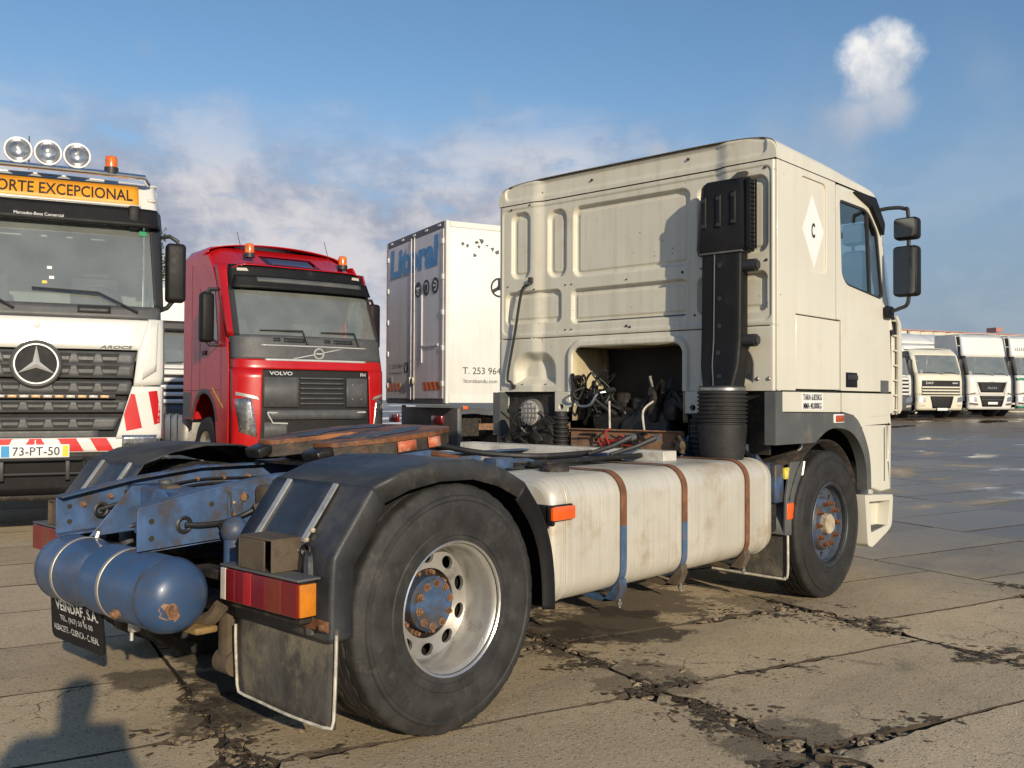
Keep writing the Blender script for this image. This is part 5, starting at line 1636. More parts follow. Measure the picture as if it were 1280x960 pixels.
# front mudguard tail, lamp cluster, blue bracket, small flap with white edging
for s in (1, -1):
    b = B(); b.prism([(3.27, .99), (3.47, .99), (3.38, .72), (3.345, .49), (3.19, .50), (3.20, .75)], 'y', *sorted((-1.165*s, -1.145*s))); fm = part(b, 'front_mudguard', 'grey_plastic', bev=.004)
    b = B(); b.tube([(3.465, -1.167*s, .985), (3.375, -1.167*s, .72), (3.345, -1.167*s, .49)], .010, 7); b.build('edge_bead', 'alu', fm)
    b = B(); b.grid(lambda u, v: (3.8+.60*math.cos(R(180-40-42*u)) if False else 3.47-.28*u, (-.65-.5*v)*s, .99-.50*u+.10*math.sin(u*3)), 8, 2); b.build('guard_sheet', 'grey_plastic', fm, solid=.006)
    b = B(); b.tube([(3.47, -1.10*s, .99), (3.53, -1.10*s, 1.06), (3.62, -1.08*s, 1.13)], .016, 8); b.build('guard_stay', 'alu', fm)
    y0, y1 = sorted((-.80*s, -1.165*s))
    b = B(); b.box(3.215, 3.225, y0, y1, .215, .52); fl_ = part(b, 'front_flap', 'flap_rubber', bev=.002)
    b = B(); b.tube(spline([(3.205, -1.172*s, .50), (3.205, -1.172*s, .25), (3.203, -1.150*s, .212), (3.203, -1.10*s, .205), (3.20, -.60*s, .215)], 6), .009, 8); b.build('white_edging', 'rope', fl_)
b = B(); b.rbox(3.06, 3.20, -1.10, -.60, .80, .99, .03); b.prism([(2.90, 1.10), (2.96, 1.12), (3.16, .99), (3.10, .96)], 'y', -1.02, -.98); b.rbox(3.10, 3.22, -1.14, -1.08, .72, .98, .01); part(b, 'lamp_bracket', 'blue_dirty', bev=.006)
b = B(); b.rbox(3.20, 3.30, -1.160, -1.13, .875, .955, .01); part(b, 'yellow_tag', 'tag_yellow')
b = B(); b.rbox(3.21, 3.31, -1.172, -1.14, .60, .715, .012, 3); part(b, 'side_marker_lamp', 'lens_orange')
b = B(); b.rbox(3.08, 3.2, -1.10, -1.0, .52, .78, .02); part(b, 'air_dryer', 'black_grime')
b = B(); b.box(2.9, 3.05, -.6, -.41, .75, 1.0); part(b, 'frame_bracket', 'blue', bev=.005)
# ================================================================ other vehicles
class Cab:
    """cab-over front: surface x(y,z), y across (viewer's right is +y when the truck faces the camera)"""
    def __init__(s, hw, lev, dc=.32, n=3.2):
        s.hw, s.lev, s.dc, s.n = hw, lev, dc, n
    def xf(s, z):
        L0 = s.lev
        if z <= L0[0][0]: return L0[0][1]
        for (a, xa), (b, xb) in zip(L0[:-1], L0[1:]):
            if z <= b:
                t_ = (z-a)/(b-a)
                return xa+(xb-xa)*t_
        return L0[-1][1]
    def fx(s, y, z, off=0):
        t_ = min(1, abs(y)/s.hw)
        return s.xf(z)-s.dc*(1-(max(0, 1-t_**s.n))**(1/s.n))+off
    def patch(s, y0, y1, z0, z1, off=0., nu=24, nv=10, top=None, thick=0.):
        """y range at the bottom (y0,y1), at the top 'top'"""
        t0, t1 = top or (y0, y1)
        b = B()
        def f(u, v):
            z = z0+(z1-z0)*v
            a, c_ = y0+(t0-y0)*v, y1+(t1-y1)*v
            uu = u
            y = a+(c_-a)*uu
            return Vector((s.fx(y, z, off), y, z))
        b.grid(f, nu, nv)
        if thick: b.grid(lambda u, v: f(u, v)+Vector((-thick, 0, 0)), nu, nv)
        return b
    def poly(s, pts, off=.004, thick=.0, sub=6):
        """polygon of (y,z) points laid on the surface, as a fan of small quads"""
        tri = tessellate_polygon([[Vector((q[0], q[1], 0)) for q in pts]])
        b = B()
        for t_ in tri:
            P = [Vector(pts[i]) for i in t_]
            for i in range(sub):
                for j in range(sub-i):
                    def q(i_, j_):
                        a = P[0]+(P[1]-P[0])*(i_/sub)+(P[2]-P[0])*(j_/sub)
                        return (s.fx(a.x, a.y, off), a.x, a.y)
                    b.add([q(i, j), q(i+1, j), q(i, j+1)], [(0, 1, 2)])
                    if i+j < sub-1: b.add([q(i+1, j), q(i+1, j+1), q(i, j+1)], [(0, 1, 2)])
        return b
def simple_wheel(par, x, y, r=.51, wd=.30, s=1, mt='rubber_front'):
    w_ = bpy.data.objects.new('wheel', None); col.objects.link(w_); w_.parent = par
    b = B(); b.lathe([(.28, .02), (.30, 0), (r*.85, -.004), (r*.96, .02), (r, .05), (r, wd-.05), (r*.96, wd-.02), (r*.85, wd), (.28, wd-.02)], 'y', (x, y, r), 40)
    b.build('tyre', mt, w_)
    b = B(); b.lathe([(.285, .015), (.27, .03), (.25, .10), (.18, .12), (.16, .06), (0, .05)] if s > 0 else [(.285, wd-.015), (.27, wd-.03), (.25, wd-.10), (.18, wd-.12), (.16, wd-.06), (0, wd-.05)], 'y', (x, y, r), 28)
    b.build('rim', 'rim_silver', w_)
    return w_
def running_gear(par, xs, hw=1.2, rail=(-6, -.6), r=.51):
    for x in xs:
        simple_wheel(par, x, -hw, r, s=1); simple_wheel(par, x, hw-.30, r, s=-1)
    for s in (1, -1):
        b = B(); b.box(rail[0], rail[1], min(-.43*s, -.35*s), max(-.43*s, -.35*s), .72, .98); b.build('chassis_rail', 'black_grime', par)
    for x in xs:
        b = B(); b.cyl(.07, 'y', (x, 0, r), -hw+.2, hw-.2, 12); b.build('axle', 'black_grime', par)
def place(px, Z, az, dz=0.):
    """ground point seen at column px at depth Z; only used to set vehicles down where they stand"""
    X = (px-640)/FPX*Z
    x = CX+Z*math.cos(YAW)+X*math.sin(YAW)
    y = CY+Z*math.sin(YAW)-X*math.cos(YAW)
    return (x, y, hgt(x, y)+dz), R(az)
YL = 'lens_orange'
M('merc_white', (.77, .76, .71), .26, var=.03, vs=1.3, dirt=(.55, .5, .4), da=.05, ds=3, coat=.5)
M('grille_grey', (.085, .088, .092), .5, var=.15, vs=6, dirt=(.2, .17, .13), da=.2, ds=9)
M('grille_dark', (.012, .012, .013), .7, var=.2)
M('banner', (.85, .36, .025), .45, var=.06, vs=3, dirt=(.6, .3, .08), da=.15, ds=6)
M('bright_trim', (.72, .72, .70), .3, metal=.35, var=.05)
M('chrome', (.8, .8, .8), .12, metal=1., var=.04)
M('red_paint', (.50, .008, .010), .30, var=.06, vs=1.5, dirt=(.28, .02, .015), da=.08, ds=3, coat=.25)
M('dash', (.20, .215, .205), .8, var=.2, vs=5)
M('plate_blue', (.02, .30, .62), .4, var=.05)
M('plate_yellow', (.85, .62, .03), .4, var=.05)
M('box_white', (.76, .75, .71), .42, var=.04, vs=1.5, dirt=(.45, .42, .36), da=.12, ds=3, streak=(.5, .47, .4), sa_=.25, stretch=(5, 5, .5))
M('door_grey', (.74, .73, .72), .45, var=.05, vs=1.5, dirt=(.42, .38, .32), da=.16, ds=3, streak=(.45, .42, .36), sa_=.3, stretch=(6, 6, .5))
M('sign_blue', (.01, .25, .55), .4, var=.06)
M('sign_grey', (.30, .30, .30), .5, var=.08)
M('tank_silver', (.42, .41, .39), .4, metal=.5, var=.12, vs=4, dirt=(.25, .2, .12), da=.25, ds=6)
M('lamp_chrome', (.75, .75, .75), .2, metal=.9, var=.3, vs=25)
M('stripe_yellow', (.72, .45, .04), .4, var=.1)

# ---------------------------------------------------------------- white tractor with warning stripes
loc, rz = place(45, 9.0, -112.0)
W = empty('warning_striped_truck', loc, rz, 'white truck with red and white warning stripes, amber roof banner and roof lamps', 'truck')
base = loc[2]
C1 = Cab(1.15, [(.4, -.05), (.9, 0), (1.75, 0), (2.15, -.05), (2.3, -.10), (3.15, -.42), (3.35, -.50), (3.70, -.72)], .30, 6.5)
def Wp(b, n, m, par=None, **k_): return b.build(n, m, par or W, **k_)
Wp(C1.patch(-1.15, 1.15, 1.86, 2.16, 0, 40, 6), 'front_panel', 'merc_white', solid=.012)
Wp(C1.patch(-1.12, 1.12, 2.165, 2.30, .0, 40, 3), 'windscreen_sill', 'grille_grey', solid=.01)
Wp(C1.patch(-1.06, 1.06, 2.30, 3.16, -.012, 40, 12, (-1.03, 1.03)), 'windscreen', 'glass_screen')
for s in (1, -1):
    Wp(C1.patch(*sorted((s*1.145, s*1.06)), 2.30, 3.2, .0, 8, 12, tuple(sorted((s*1.145, s*1.03)))), 'windscreen_pillar', 'ink', solid=.02)
Wp(C1.patch(-1.149, 1.149, 3.18, 3.66, -.02, 40, 8, (-1.10, 1.10)), 'roof_front', 'merc_white', solid=.012)
# sides, roof, rear
for s in (1, -1):
    yo = s*1.15
    win_ = [(-.72, 2.28), (-1.45, 2.28), (-1.45, 3.0), (-.95, 3.05)]
    b = B(); b.prism([(-.36, .85), (-.36, 1.75), (-.42, 2.2), (-.84, 3.35), (-1.05, 3.66), (-2.25, 3.66), (-2.25, .95), (-1.9, .95), (-1.78, 1.2), (-1.5, 1.42), (-1.2, 1.42), (-.9, 1.2), (-.78, .85)], 'y', *sorted((yo, yo-s*.04)), [win_]); Wp(b, 'side_wall', 'merc_white', bev=.01)
    b = B(); b.prism(win_, 'y', *sorted((yo-s*.015, yo-s*.02))); Wp(b, 'side_window', 'glass')
b = B(); b.box(-2.25, -2.2, -1.10, 1.10, .95, 3.66); Wp(b, 'rear_wall', 'merc_white')
b = B(); b.grid(lambda u, v: Vector((-.74-1.52*u, -1.12+2.24*v, 3.655+.06*math.sin(PI*v)*(.4+.6*min(1, u*3)))), 10, 16); Wp(b, 'roof', 'merc_white', solid=.02)
b = B(); b.box(-2.18, -.36, -1.10, 1.10, 1.55, 1.60); Wp(b, 'cab_floor', 'dark_interior')
b = B(); b.rbox(-.80, -.34, -1.05, 1.05, 1.95, 2.24, .06); Wp(b, 'dashboard', 'dash')
b = B(); b.box(-2.10, -2.05, -1.08, 1.08, 1.6, 3.6); Wp(b, 'interior_lining', 'lining')
for yy in (.55, -.55):
    b = B(); b.rbox(-1.5, -1.0, yy-.26, yy+.26, 1.9, 2.05, .05); b.rbox(-1.6, -1.45, yy-.25, yy+.25, 2.0, 2.72, .05); b.rbox(-1.58, -1.48, yy-.15, yy+.15, 2.72, 2.92, .04); Wp(b, 'seat', 'seat_cloth')
b = B(); b.tube([(-.80+.08*math.sin(a), .55+.24*math.cos(a), 2.36+.20*math.sin(a)) for a in [i*2*PI/28 for i in range(28)]], .018, 8, closed=True); Wp(b, 'steering_wheel', 'grille_grey')
# sun visor across the screen
Wp(C1.patch(-1.16, 1.16, 3.14, 3.34, .10, 40, 5, (-1.15, 1.15)), 'sun_visor', 'black_plastic', solid=.02)
for s in (1, -1):
    b = B(); b.rbox(-.62, -.34, min(s*.82, s*.93), max(s*.82, s*.93), 3.12, 3.36, .02); Wp(b, 'visor_bracket', 'black_plastic')
def onC(C_, y, z, o=.0): return Vector((C_.fx(y, z, o), y, z))
text('Mercedes-Benz Comercial', onC(C1, .0, 3.195, .114), (0, 1, 0), (-.4, 0, 1), .44, .035, 'sticker_white', W)
Wp(C1.patch(-.93, .93, 3.385, 3.615, .03, 30, 3), 'banner', 'banner', solid=.02)
Wp(C1.patch(-.95, .95, 3.37, 3.385, .034, 30, 1), 'banner_edge', 'merc_white', solid=.03)
text('TRANSPORTE EXCEPCIONAL', onC(C1, 0, 3.50, .043), (0, 1, 0), (-.62, 0, 1), 1.74, .155, 'ink', W, bold=.015)
# roof rail with spot lamps and beacons
b = B(); b.tube([(-.66, -1.0, 3.66), (-.50, -.98, 3.69), (-.46, -.5, 3.69), (-.46, .5, 3.69), (-.50, .98, 3.69), (-.66, 1.03, 3.66)], .028, 10); Wp(b, 'roof_rail', 'chrome')
for k_, yy in enumerate((-.89, -.62, -.193, .072, .337)):
    zz = 3.835
    e = bpy.data.objects.new('spot_lamp', None); col.objects.link(e); e.parent = W
    b = B(); b.lathe([(.05, -.14), (.09, -.10), (.125, -.03), (.132, 0), (.128, .018), (.115, .02)], 'x', (-.46, yy, zz), 32); b.build('lamp_body', 'chrome', e)
    b = B(); b.lathe([(.116, .016), (.08, .032), (0, .04)], 'x', (-.46, yy, zz), 28); b.build('lamp_lens', 'lamp_glass', e)
    b = B(); b.lathe([(.112, .012), (.09, -.02), (.045, -.05), (0, -.055)], 'x', (-.46, yy, zz), 24); b.build('reflector', 'lamp_chrome', e)
    b = B(); b.lathe([(.128, .019), (.112, .022), (.112, .012)], 'x', (-.46, yy, zz), 32); b.build('lamp_ring', 'sticker_white', e)
    b = B(); b.tube([(-.48, yy, 3.69), (-.48, yy, 3.73)], .02, 8); b.build('lamp_foot', 'ink', e)
def beacon(par, x, y, z, r=.06, h=.14):
    e = bpy.data.objects.new('beacon', None); col.objects.link(e); e.parent = par
    b = B(); b.cyl(r*1.15, 'z', (x, y, z), -.05, .02, 18); b.build('beacon_base', 'ink', e)
    b = B(); b.lathe([(r, .02), (r, h*.75), (r*.85, h*.95), (r*.4, h*1.02), (0, h*1.03)], 'z', (x, y, z), 20); b.build('beacon_dome', 'beacon', e)
M('beacon', (.80, .16, .01), .2, var=.25, vs=20, coat=.5)
beacon(W, -.50, .66, 3.74); beacon(W, -.50, -.95, 3.74)
b = B(); b.tube([(-.6, -.1, 3.68), (-.6, -.1, 4.02)], .006, 6); Wp(b, 'antenna', 'ink')
b = B(); b.rbox(-.70, -.60, 1.02, 1.10, 3.46, 3.49, .01); Wp(b, 'marker_lamp', 'lens_clear')
# grille: five grey rows with pockets
Wp(C1.patch(-.72, .72, .98, 1.86, -.05, 30, 10, (-.9, .9)), 'grille_backing', 'grille_dark')
rows = [(1.735, 1.835, .865, .88), (1.61, 1.715, .855, .865), (1.45, 1.545, .83, .845), (1.275, 1.36, .79, .81), (1.105, 1.195, .69, .74)]
for (z0, z1, wa, wb) in rows:
    ro = Wp(C1.patch(-wa, wa, z0-.03, z1, -.012, 40, 3, (-wb, wb)), 'grille_row', 'grille_grey', solid=.03)
    yy = -.86
    while yy < .9:
        if abs(yy) > .12 or z1 < 1.5:
            if abs(yy)+.07 < wa:
                b = C1.poly([(yy-.088, z1-.016), (yy+.088, z1-.016), (yy+.062, z0-.008), (yy-.062, z0-.008)], .006, sub=3)
                b.build('grille_pocket', 'grille_dark', ro)
                b = C1.poly([(yy-.07, (z0+z1)/2), (yy+.07, (z0+z1)/2), (yy+.062, z0+.018), (yy-.062, z0+.018)], .009, sub=2)
                b.build('pocket_web', 'grille_grey', ro)
        yy += .215
Wp(C1.patch(-.55, .55, .985, 1.08, -.03, 16, 3), 'lower_mesh', 'grille_grey', solid=.01)
for k_ in range(13):
    yy = -.6+.1*k_
    b = B(); xx = C1.fx(yy, 1.40, .012); b.rbox(xx, xx+.02, yy-.038, yy+.038, 1.385, 1.41, .005); Wp(b, 'led_lamp', 'lens_clear' if k_ % 2 else 'lens_ambp')
b = B(); b.rbox(-.02, .02, -.7, .7, 1.375, 1.42, .008); Wp(b, 'led_bar', 'ink')
# star emblem
e = bpy.data.objects.new('emblem', None); col.objects.link(e); e.parent = W
b = B(); b.lathe([(.225, -.02), (.228, .02), (.21, .045), (.195, .04)], 'x', (.01, 0, 1.705), 48); b.build('emblem_surround', 'grille_grey', e)
b = B(); b.cyl(.20, 'x', (.01, 0, 1.705), -.01, .025, 40); b.build('emblem_disc', 'grille_dark', e)
b = B(); b.lathe([(.198, .03), (.192, .055), (.180, .055), (.176, .035)], 'x', (.01, 0, 1.705), 48); b.build('emblem_ring', 'bright_trim', e)
b = B()
for k_ in range(3):
    a = R(90+120*k_)
    tip = Vector((.045, .182*math.cos(a), 1.705+.182*math.sin(a)))
    for sg in (1, -1):
        a2 = a+sg*R(60)
        inn_ = Vector((.042, .036*math.cos(a2), 1.705+.036*math.sin(a2)))
        b.add([tip, inn_, Vector((.075, 0, 1.705))], [(0, 1, 2)])
b.build('emblem_star', 'bright_trim', e, ang=0)
b = B(); b.lathe([(.035, 0), (.035, .012), (.02, .02), (0, .022)], 'x', (C1.fx(0, 2.08), 0, 2.08), 16); Wp(b, 'lock_cap', 'merc_white')
text('AROCS', onC(C1, .70, 1.885, .014), (0, 1, 0), (0, 0, 1), .30, .032, 'grille_grey', W, shear=.3, bold=.02)
# corner fairings, bumper with stripes
for s in (1, -1):
    Wp(C1.poly([(s*.86, 1.50), (s*1.145, 1.52), (s*1.149, 2.17), (s*1.0, 2.17), (s*.90, 1.86)], .016), 'corner_fairing', 'merc_white', solid=.03)
    Wp(C1.poly([(s*1.03, 2.14), (s*1.09, 2.14), (s*1.07, 1.66), (s*.94, 1.57)], .040), 'fairing_ridge', 'merc_white', solid=.02)
    Wp(C1.patch(*sorted((s*.70, s*1.149)), .98, 1.50, .012, 14, 8, tuple(sorted((s*.85, s*1.149)))), 'bumper_corner', 'merc_white', solid=.02)
    for pts in ([(.80, 1.06), (.945, 1.09), (.875, 1.42), (.84, 1.43), (.775, 1.22)], [(1.06, 1.12), (1.135, 1.14), (1.085, 1.46), (1.0, 1.45)]):
        Wp(C1.poly([(s*y, z) for y, z in pts], .024), 'red_stripe', 'ink_red')
    b = C1.patch(*sorted((s*.76, s*1.08)), .91, 1.02, .030, 10, 3); hl = Wp(b, 'headlamp', 'lamp_chrome', solid=.02)
    b = C1.patch(*sorted((s*.76, s*1.08)), .91, 1.02, .044, 10, 3); b.build('lamp_lens', 'lamp_glass', hl)
Wp(C1.patch(-.95, .95, .86, 1.0, .01, 30, 4), 'bumper_band', 'merc_white', solid=.02)
for s in (1, -1):
    for (ya, yb) in ((.02, .12), (.26, .42), (.54, .69)):
        Wp(C1.poly([(s*ya, .87), (s*yb, .87), (s*(yb-.07), .995), (s*(ya-.07 if ya > .1 else .0), .995)], .024, sub=4), 'red_stripe', 'ink_red')
Wp(C1.patch(-1.14, 1.14, .46, .88, -.01, 40, 6), 'lower_bumper', 'black_plastic', solid=.03)
Wp(C1.patch(-.9, .9, .40, .47, -.03, 30, 2), 'bumper_lip', 'black_grime', solid=.02)
b = B(); b.tube([(.0, -.42, .78), (.05, -.40, .80), (.06, -.36, .80), (.06, .36, .80), (.05, .40, .80), (0, .42, .78), (-.02, .44, .62)], .016, 8); Wp(b, 'guard_tube', 'ink')
b = B(); b.tube([(.0, -.44, .62), (.03, -.40, .66), (.03, .40, .66)], .014, 8); Wp(b, 'guard_tube', 'ink')
for yy in (-.28, .28):
    b = B(); b.rbox(-.0, .05, yy-.02, yy+.02, .60, .80, .006); Wp(b, 'guard_post', 'ink')
e = bpy.data.objects.new('number_plate', None); col.objects.link(e); e.parent = W
b = B(); b.rbox(.035, .05, -.295, .295, .815, .940, .006); b.build('plate_face', 'sticker_white', e)
b = B(); b.box(.0505, .052, -.285, -.215, .825, .930); b.build('plate_band', 'plate_blue', e)
b = B(); b.box(.0505, .052, .235, .285, .825, .930); b.build('plate_band', 'plate_yellow', e)
text('73-PT-50', (.051, .01, .878), (0, 1, 0), (0, 0, 1), .40, .082, 'ink', e, bold=.01)
# wipers, mirrors
for (ya, yb) in ((.90, -.05), (-.2, -1.0)):
    b = B()
    p0 = onC(C1, ya, 2.24, .03); p1 = onC(C1, (ya*.62+yb*.38), 2.42, .05); p2 = onC(C1, yb, 2.445, .03)
    b.tube([p0, p1, p2], [.014, .012, .008], 6); b.tube([onC(C1, ya*.62+yb*.38, 2.425, .03), p2], .012, 6); Wp(b, 'wiper', 'ink')
b = C1.patch(.35, .65, 2.22, 2.285, .02, 8, 2); Wp(b, 'vent', 'ink', solid=.02)
for s in (1, -1):
    e = bpy.data.objects.new('mirror', None); col.objects.link(e); e.parent = W
    b = B(); b.rbox(-.62, -.44, min(s*1.20, s*1.40), max(s*1.20, s*1.40), 2.40, 3.02, .04, 3); b.build('mirror_housing', 'black_plastic', e)
    b = B(); b.tube([(-.62, s*1.10, 3.08), (-.54, s*1.24, 3.10), (-.53, s*1.32, 3.05), (-.53, s*1.32, 3.0)], .022, 8); b.build('mirror_arm', 'ink', e); b = B(); b.tube([(-.60, s*1.12, 2.30), (-.54, s*1.22, 2.34), (-.53, s*1.28, 2.42)], .026, 8); b.build('mirror_arm', 'ink', e)
    b = B(); b.box(-.626, -.622, min(s*1.23, s*1.38), max(s*1.23, s*1.38), 2.44, 2.98); b.build('mirror_glass', 'mirror', e)
b = C1.poly([(.93, 3.06), (1.0, 3.06), (1.0, 3.12), (.93, 3.12)], .0, sub=2); Wp(b, 'screen_sticker', 'sticker_green')
for (y, z, m_) in ((.10, 2.66, 'sticker_white'), (.12, 2.56, 'sticker_white'), (.06, 2.51, 'tag_yellow')):
    b = C1.poly([(y-.022, z-.015), (y+.022, z-.015), (y+.022, z+.015), (y-.022, z+.015)], -.004, sub=1); Wp(b, 'screen_sticker', m_)
running_gear(W, (-1.35, -4.6, -5.95), 1.15, (-6.8, -.8), .52)
b = B(); b.rbox(-6.8, -2.4, -.9, .9, .98, 1.25, .03); Wp(b, 'deck', 'black_grime')

# ---------------------------------------------------------------- red tractor
pr, _ = place(640, 1, 0)
xv, yv = 5.776, 7.607
V = empty('red_truck', (xv, yv, hgt(xv, yv)), R(-100.5), 'glossy red tractor unit with black visor and two amber beacons', 'truck')
def Vp(b, n, m, par=None, **k_): return b.build(n, m, par or V, **k_)
C2 = Cab(1.24, [(.3, -.10), (.6, 0), (1.0, .02), (1.75, .0), (2.2, -.12), (3.0, -.50), (3.3, -.62), (3.55, -1.0)], .42, 2.9)
Vp(C2.patch(-1.235, 1.235, 1.715, 1.86, 0, 40, 6), 'front_panel', 'red_paint', solid=.012)
Vp(C2.patch(-1.235, 1.235, 1.86, 2.22, -.002, 40, 8, (-1.22, 1.22)), 'black_panel', 'grille_grey', solid=.012)
for z, hwz, th in ((2.06, .86, .016), (1.765+.075, .82, .03)):
    Vp(C2.patch(-hwz, hwz, z, z+th, .012, 30, 1), 'chrome_line', 'bright_trim', solid=.01)
b = C2.poly([(-.42, 1.875), (-.36, 1.875), (.42, 2.04), (.36, 2.04)], .012); Vp(b, 'badge_bar', 'bright_trim', solid=.008)
e = bpy.data.objects.new('emblem', None); col.objects.link(e); e.parent = V
b = B(); b.lathe([(.062, .0), (.075, .012), (.088, .0)], 'x', (C2.fx(.02, 1.96)+.02, .02, 1.96), 28); b.build('emblem_ring', 'bright_trim', e)
b = B(); b.cyl(.062, 'x', (C2.fx(.02, 1.96)+.012, .02, 1.96), 0, .012, 20); b.build('emblem_disc', 'grille_grey', e)
b = B(); b.box(C2.fx(.02, 1.96)+.025, C2.fx(.02, 1.96)+.03, -.03, .07, 1.95, 1.97); b.build('emblem_band', 'bright_trim', e)
Vp(C2.patch(-1.13, 1.13, 2.22, 2.92, -.01, 40, 12, (-1.10, 1.10)), 'windscreen', 'glass_screen')
for s in (1, -1):
    Vp(C2.patch(*sorted((s*1.185, s*1.12)), 2.20, 2.95, .0, 8, 10, tuple(sorted((s*1.16, s*1.09)))), 'windscreen_pillar', 'ink', solid=.02)
    Vp(C2.patch(*sorted((s*1.239, s*1.18)), 2.20, 3.31, -.004, 8, 10, tuple(sorted((s*1.239, s*1.14)))), 'pillar_skin', 'red_paint', solid=.02)
Vp(C2.patch(-1.16, 1.16, 2.90, 3.30, -.01, 40, 8, (-1.12, 1.12)), 'screen_header', 'black_plastic', solid=.012)
Vp(C2.patch(-1.15, 1.15, 2.93, 3.12, .10, 40, 6, (-1.10, 1.10)), 'sun_visor', 'black_plastic', solid=.02)
Vp(C2.patch(-.80, .95, 3.03, 3.10, .118, 30, 2), 'visor_band', 'grey_plastic', solid=.004)
for s in (1, -1):
    Vp(C2.poly([(s*.86, 3.20), (s*1.02, 3.20), (s*1.02, 3.245), (s*.88, 3.245)], .01, sub=3), 'marker_lamp', 'lens_clear')
# roof rising to a high rear
def vroof(u, v):
    x = -.60-1.75*u
    y = -1.235+2.47*v
    t_ = abs(v-.5)*2
    zt = 3.30+.42*sst(0, .75, u)
    z = zt-.22*max(0, (t_-.72)/.28)**2.2
    return Vector((x-.30*(t_**6)*(1-u), y, z))
b = B(); b.grid(vroof, 20, 30); Vp(b, 'roof', 'red_paint', solid=.015, ang=50)
b = B(); b.grid(lambda u, v: vroof(.12+.28*u, .32+.36*v)+Vector((.0, 0, .008)), 6, 8); Vp(b, 'roof_hatch', 'glass_dark', solid=.01)
b = B(); b.grid(lambda u, v: Vector((-1.55-.85*u, -1.22+2.44*v, 3.50+.26*math.sin(PI*min(1, v*1.0))**.35+.02*u)), 8, 24); Vp(b, 'roof_fairing', 'red_paint', solid=.015, ang=50)
for s in (1, -1):
    yo = s*1.24
    wn_ = rpoly([(-.84, 2.12), (-1.50, 2.30), (-1.52, 2.90), (-.98, 2.92)], .06, 3)
    b = B(); b.prism([(-.42, .62), (-.42, 1.8), (-.50, 2.2), (-.95, 3.05), (-1.1, 3.3), (-1.3, 3.50), (-2.40, 3.52), (-2.40, .95), (-1.95, .95), (-1.85, 1.18), (-1.58, 1.38), (-1.25, 1.38), (-.98, 1.18), (-.88, .62)], 'y', *sorted((yo, yo-s*.04)), [wn_]); sw = Vp(b, 'side_wall', 'red_paint', bev=.012)
    b = B(); b.prism(wn_, 'y', *sorted((yo-s*.012, yo-s*.018))); b.build('side_window', 'glass_dark', sw)
    b = B(); b.prism(rpoly([(-.80, 2.08), (-1.54, 2.27), (-1.56, 2.94), (-.96, 2.96)], .06, 3), 'y', *sorted((yo+s*.004, yo-s*.004)), [wn_]); b.build('window_frame', 'ink', sw)
    for (xa, xb, za, zb) in ((-.70, -.694, 1.1, 2.05), (-1.62, -1.612, 1.35, 3.0), (-2.0, -1.994, 1.0, 3.4), (-2.39, -.75, 1.405, 1.413)):
        b = B(); b.box(xa, xb, *sorted((yo+s*.001, yo+s*.003)), za, zb); b.build('panel_line', 'ink', sw)
    b = B(); b.prism([(-.62, 1.14), (-1.05, 1.42), (-1.06, 1.46), (-.62, 1.18)], 'y', *sorted((yo+s*.001, yo+s*.004))); b.build('yellow_line', 'stripe_yellow', sw)
    b = B(); b.rbox(-1.50, -1.32, *sorted((yo+s*.002, yo+s*.015)), 1.95, 2.02, .005); b.build('door_handle', 'ink', sw)
    b = B(); b.lathe([(.58, yo+s*.004), (.53, yo+s*.012), (.50, yo+s*.0)], 'y', (-1.42, 0, .86), 24, R(10), R(172)); b.build('arch_trim', 'grille_grey', sw)
    b = B(); b.prism([(-2.38, .98), (-2.02, .98), (-2.02, 1.38), (-2.38, 1.38)], 'y', *sorted((yo+s*.002, yo+s*.006))); b.build('grey_panel', 'grey_plastic', sw)
    e = bpy.data.objects.new('mirror', None); col.objects.link(e); e.parent = V
    b = B(); b.rbox(-.98, -.80, min(s*1.30, s*1.50), max(s*1.30, s*1.50), 2.12, 2.86, .05, 3); b.build('mirror_housing', 'black_plastic', e)
    b = B(); b.box(-.986, -.982, min(s*1.33, s*1.48), max(s*1.33, s*1.48), 2.18, 2.80); b.build('mirror_glass', 'mirror', e)
    b = B(); b.tube([(-.85, s*1.22, 2.92), (-.88, s*1.36, 2.92), (-.89, s*1.40, 2.84)], .025, 8); b.build('mirror_arm', 'ink', e); b = B(); b.tube([(-.80, s*1.22, 2.08), (-.86, s*1.36, 2.08), (-.88, s*1.40, 2.14)], .025, 8); b.build('mirror_arm', 'ink', e)
    hl = Vp(C2.poly([(s*.93, .72), (s*1.16, .80), (s*1.215, 1.28), (s*1.02, 1.30)], .012), 'headlamp', 'lamp_chrome', solid=.01)
    C2.poly([(s*.93, .72), (s*1.16, .80), (s*1.215, 1.28), (s*1.02, 1.30)], .024).build('lamp_lens', 'lamp_glass', hl)
    C2.poly([(s*.92, 1.27), (s*1.235, 1.34), (s*1.235, 1.39), (s*.95, 1.315)], .03).build('lamp_brow', 'alu', hl)
    Vp(C2.patch(*sorted((s*.90, s*1.235)), .40, 1.72, .0, 16, 10, tuple(sorted((s*.86, s*1.235)))), 'bumper_corner', 'red_paint', solid=.02)
Vp(C2.patch(-.90, .90, .62, 1.72, -.03, 30, 8, (-.86, .86)), 'grille_backing', 'grille_dark')
for k_ in range(6):
    z = 1.20+.075*k_
    Vp(C2.patch(-.30, .42, z, z+.025, -.006, 14, 1), 'grille_bar', 'grille_grey', solid=.012)
for (ya, yb, za, zb) in ((-.85, -.32, 1.16, 1.60), (.46, .84, 1.16, 1.60), (-.80, .80, .98, 1.12), (-.84, -.5, .70, .94)):
    Vp(C2.patch(ya, yb, za, zb, -.002, 14, 2), 'grille_mesh', 'grille_grey', solid=.01)
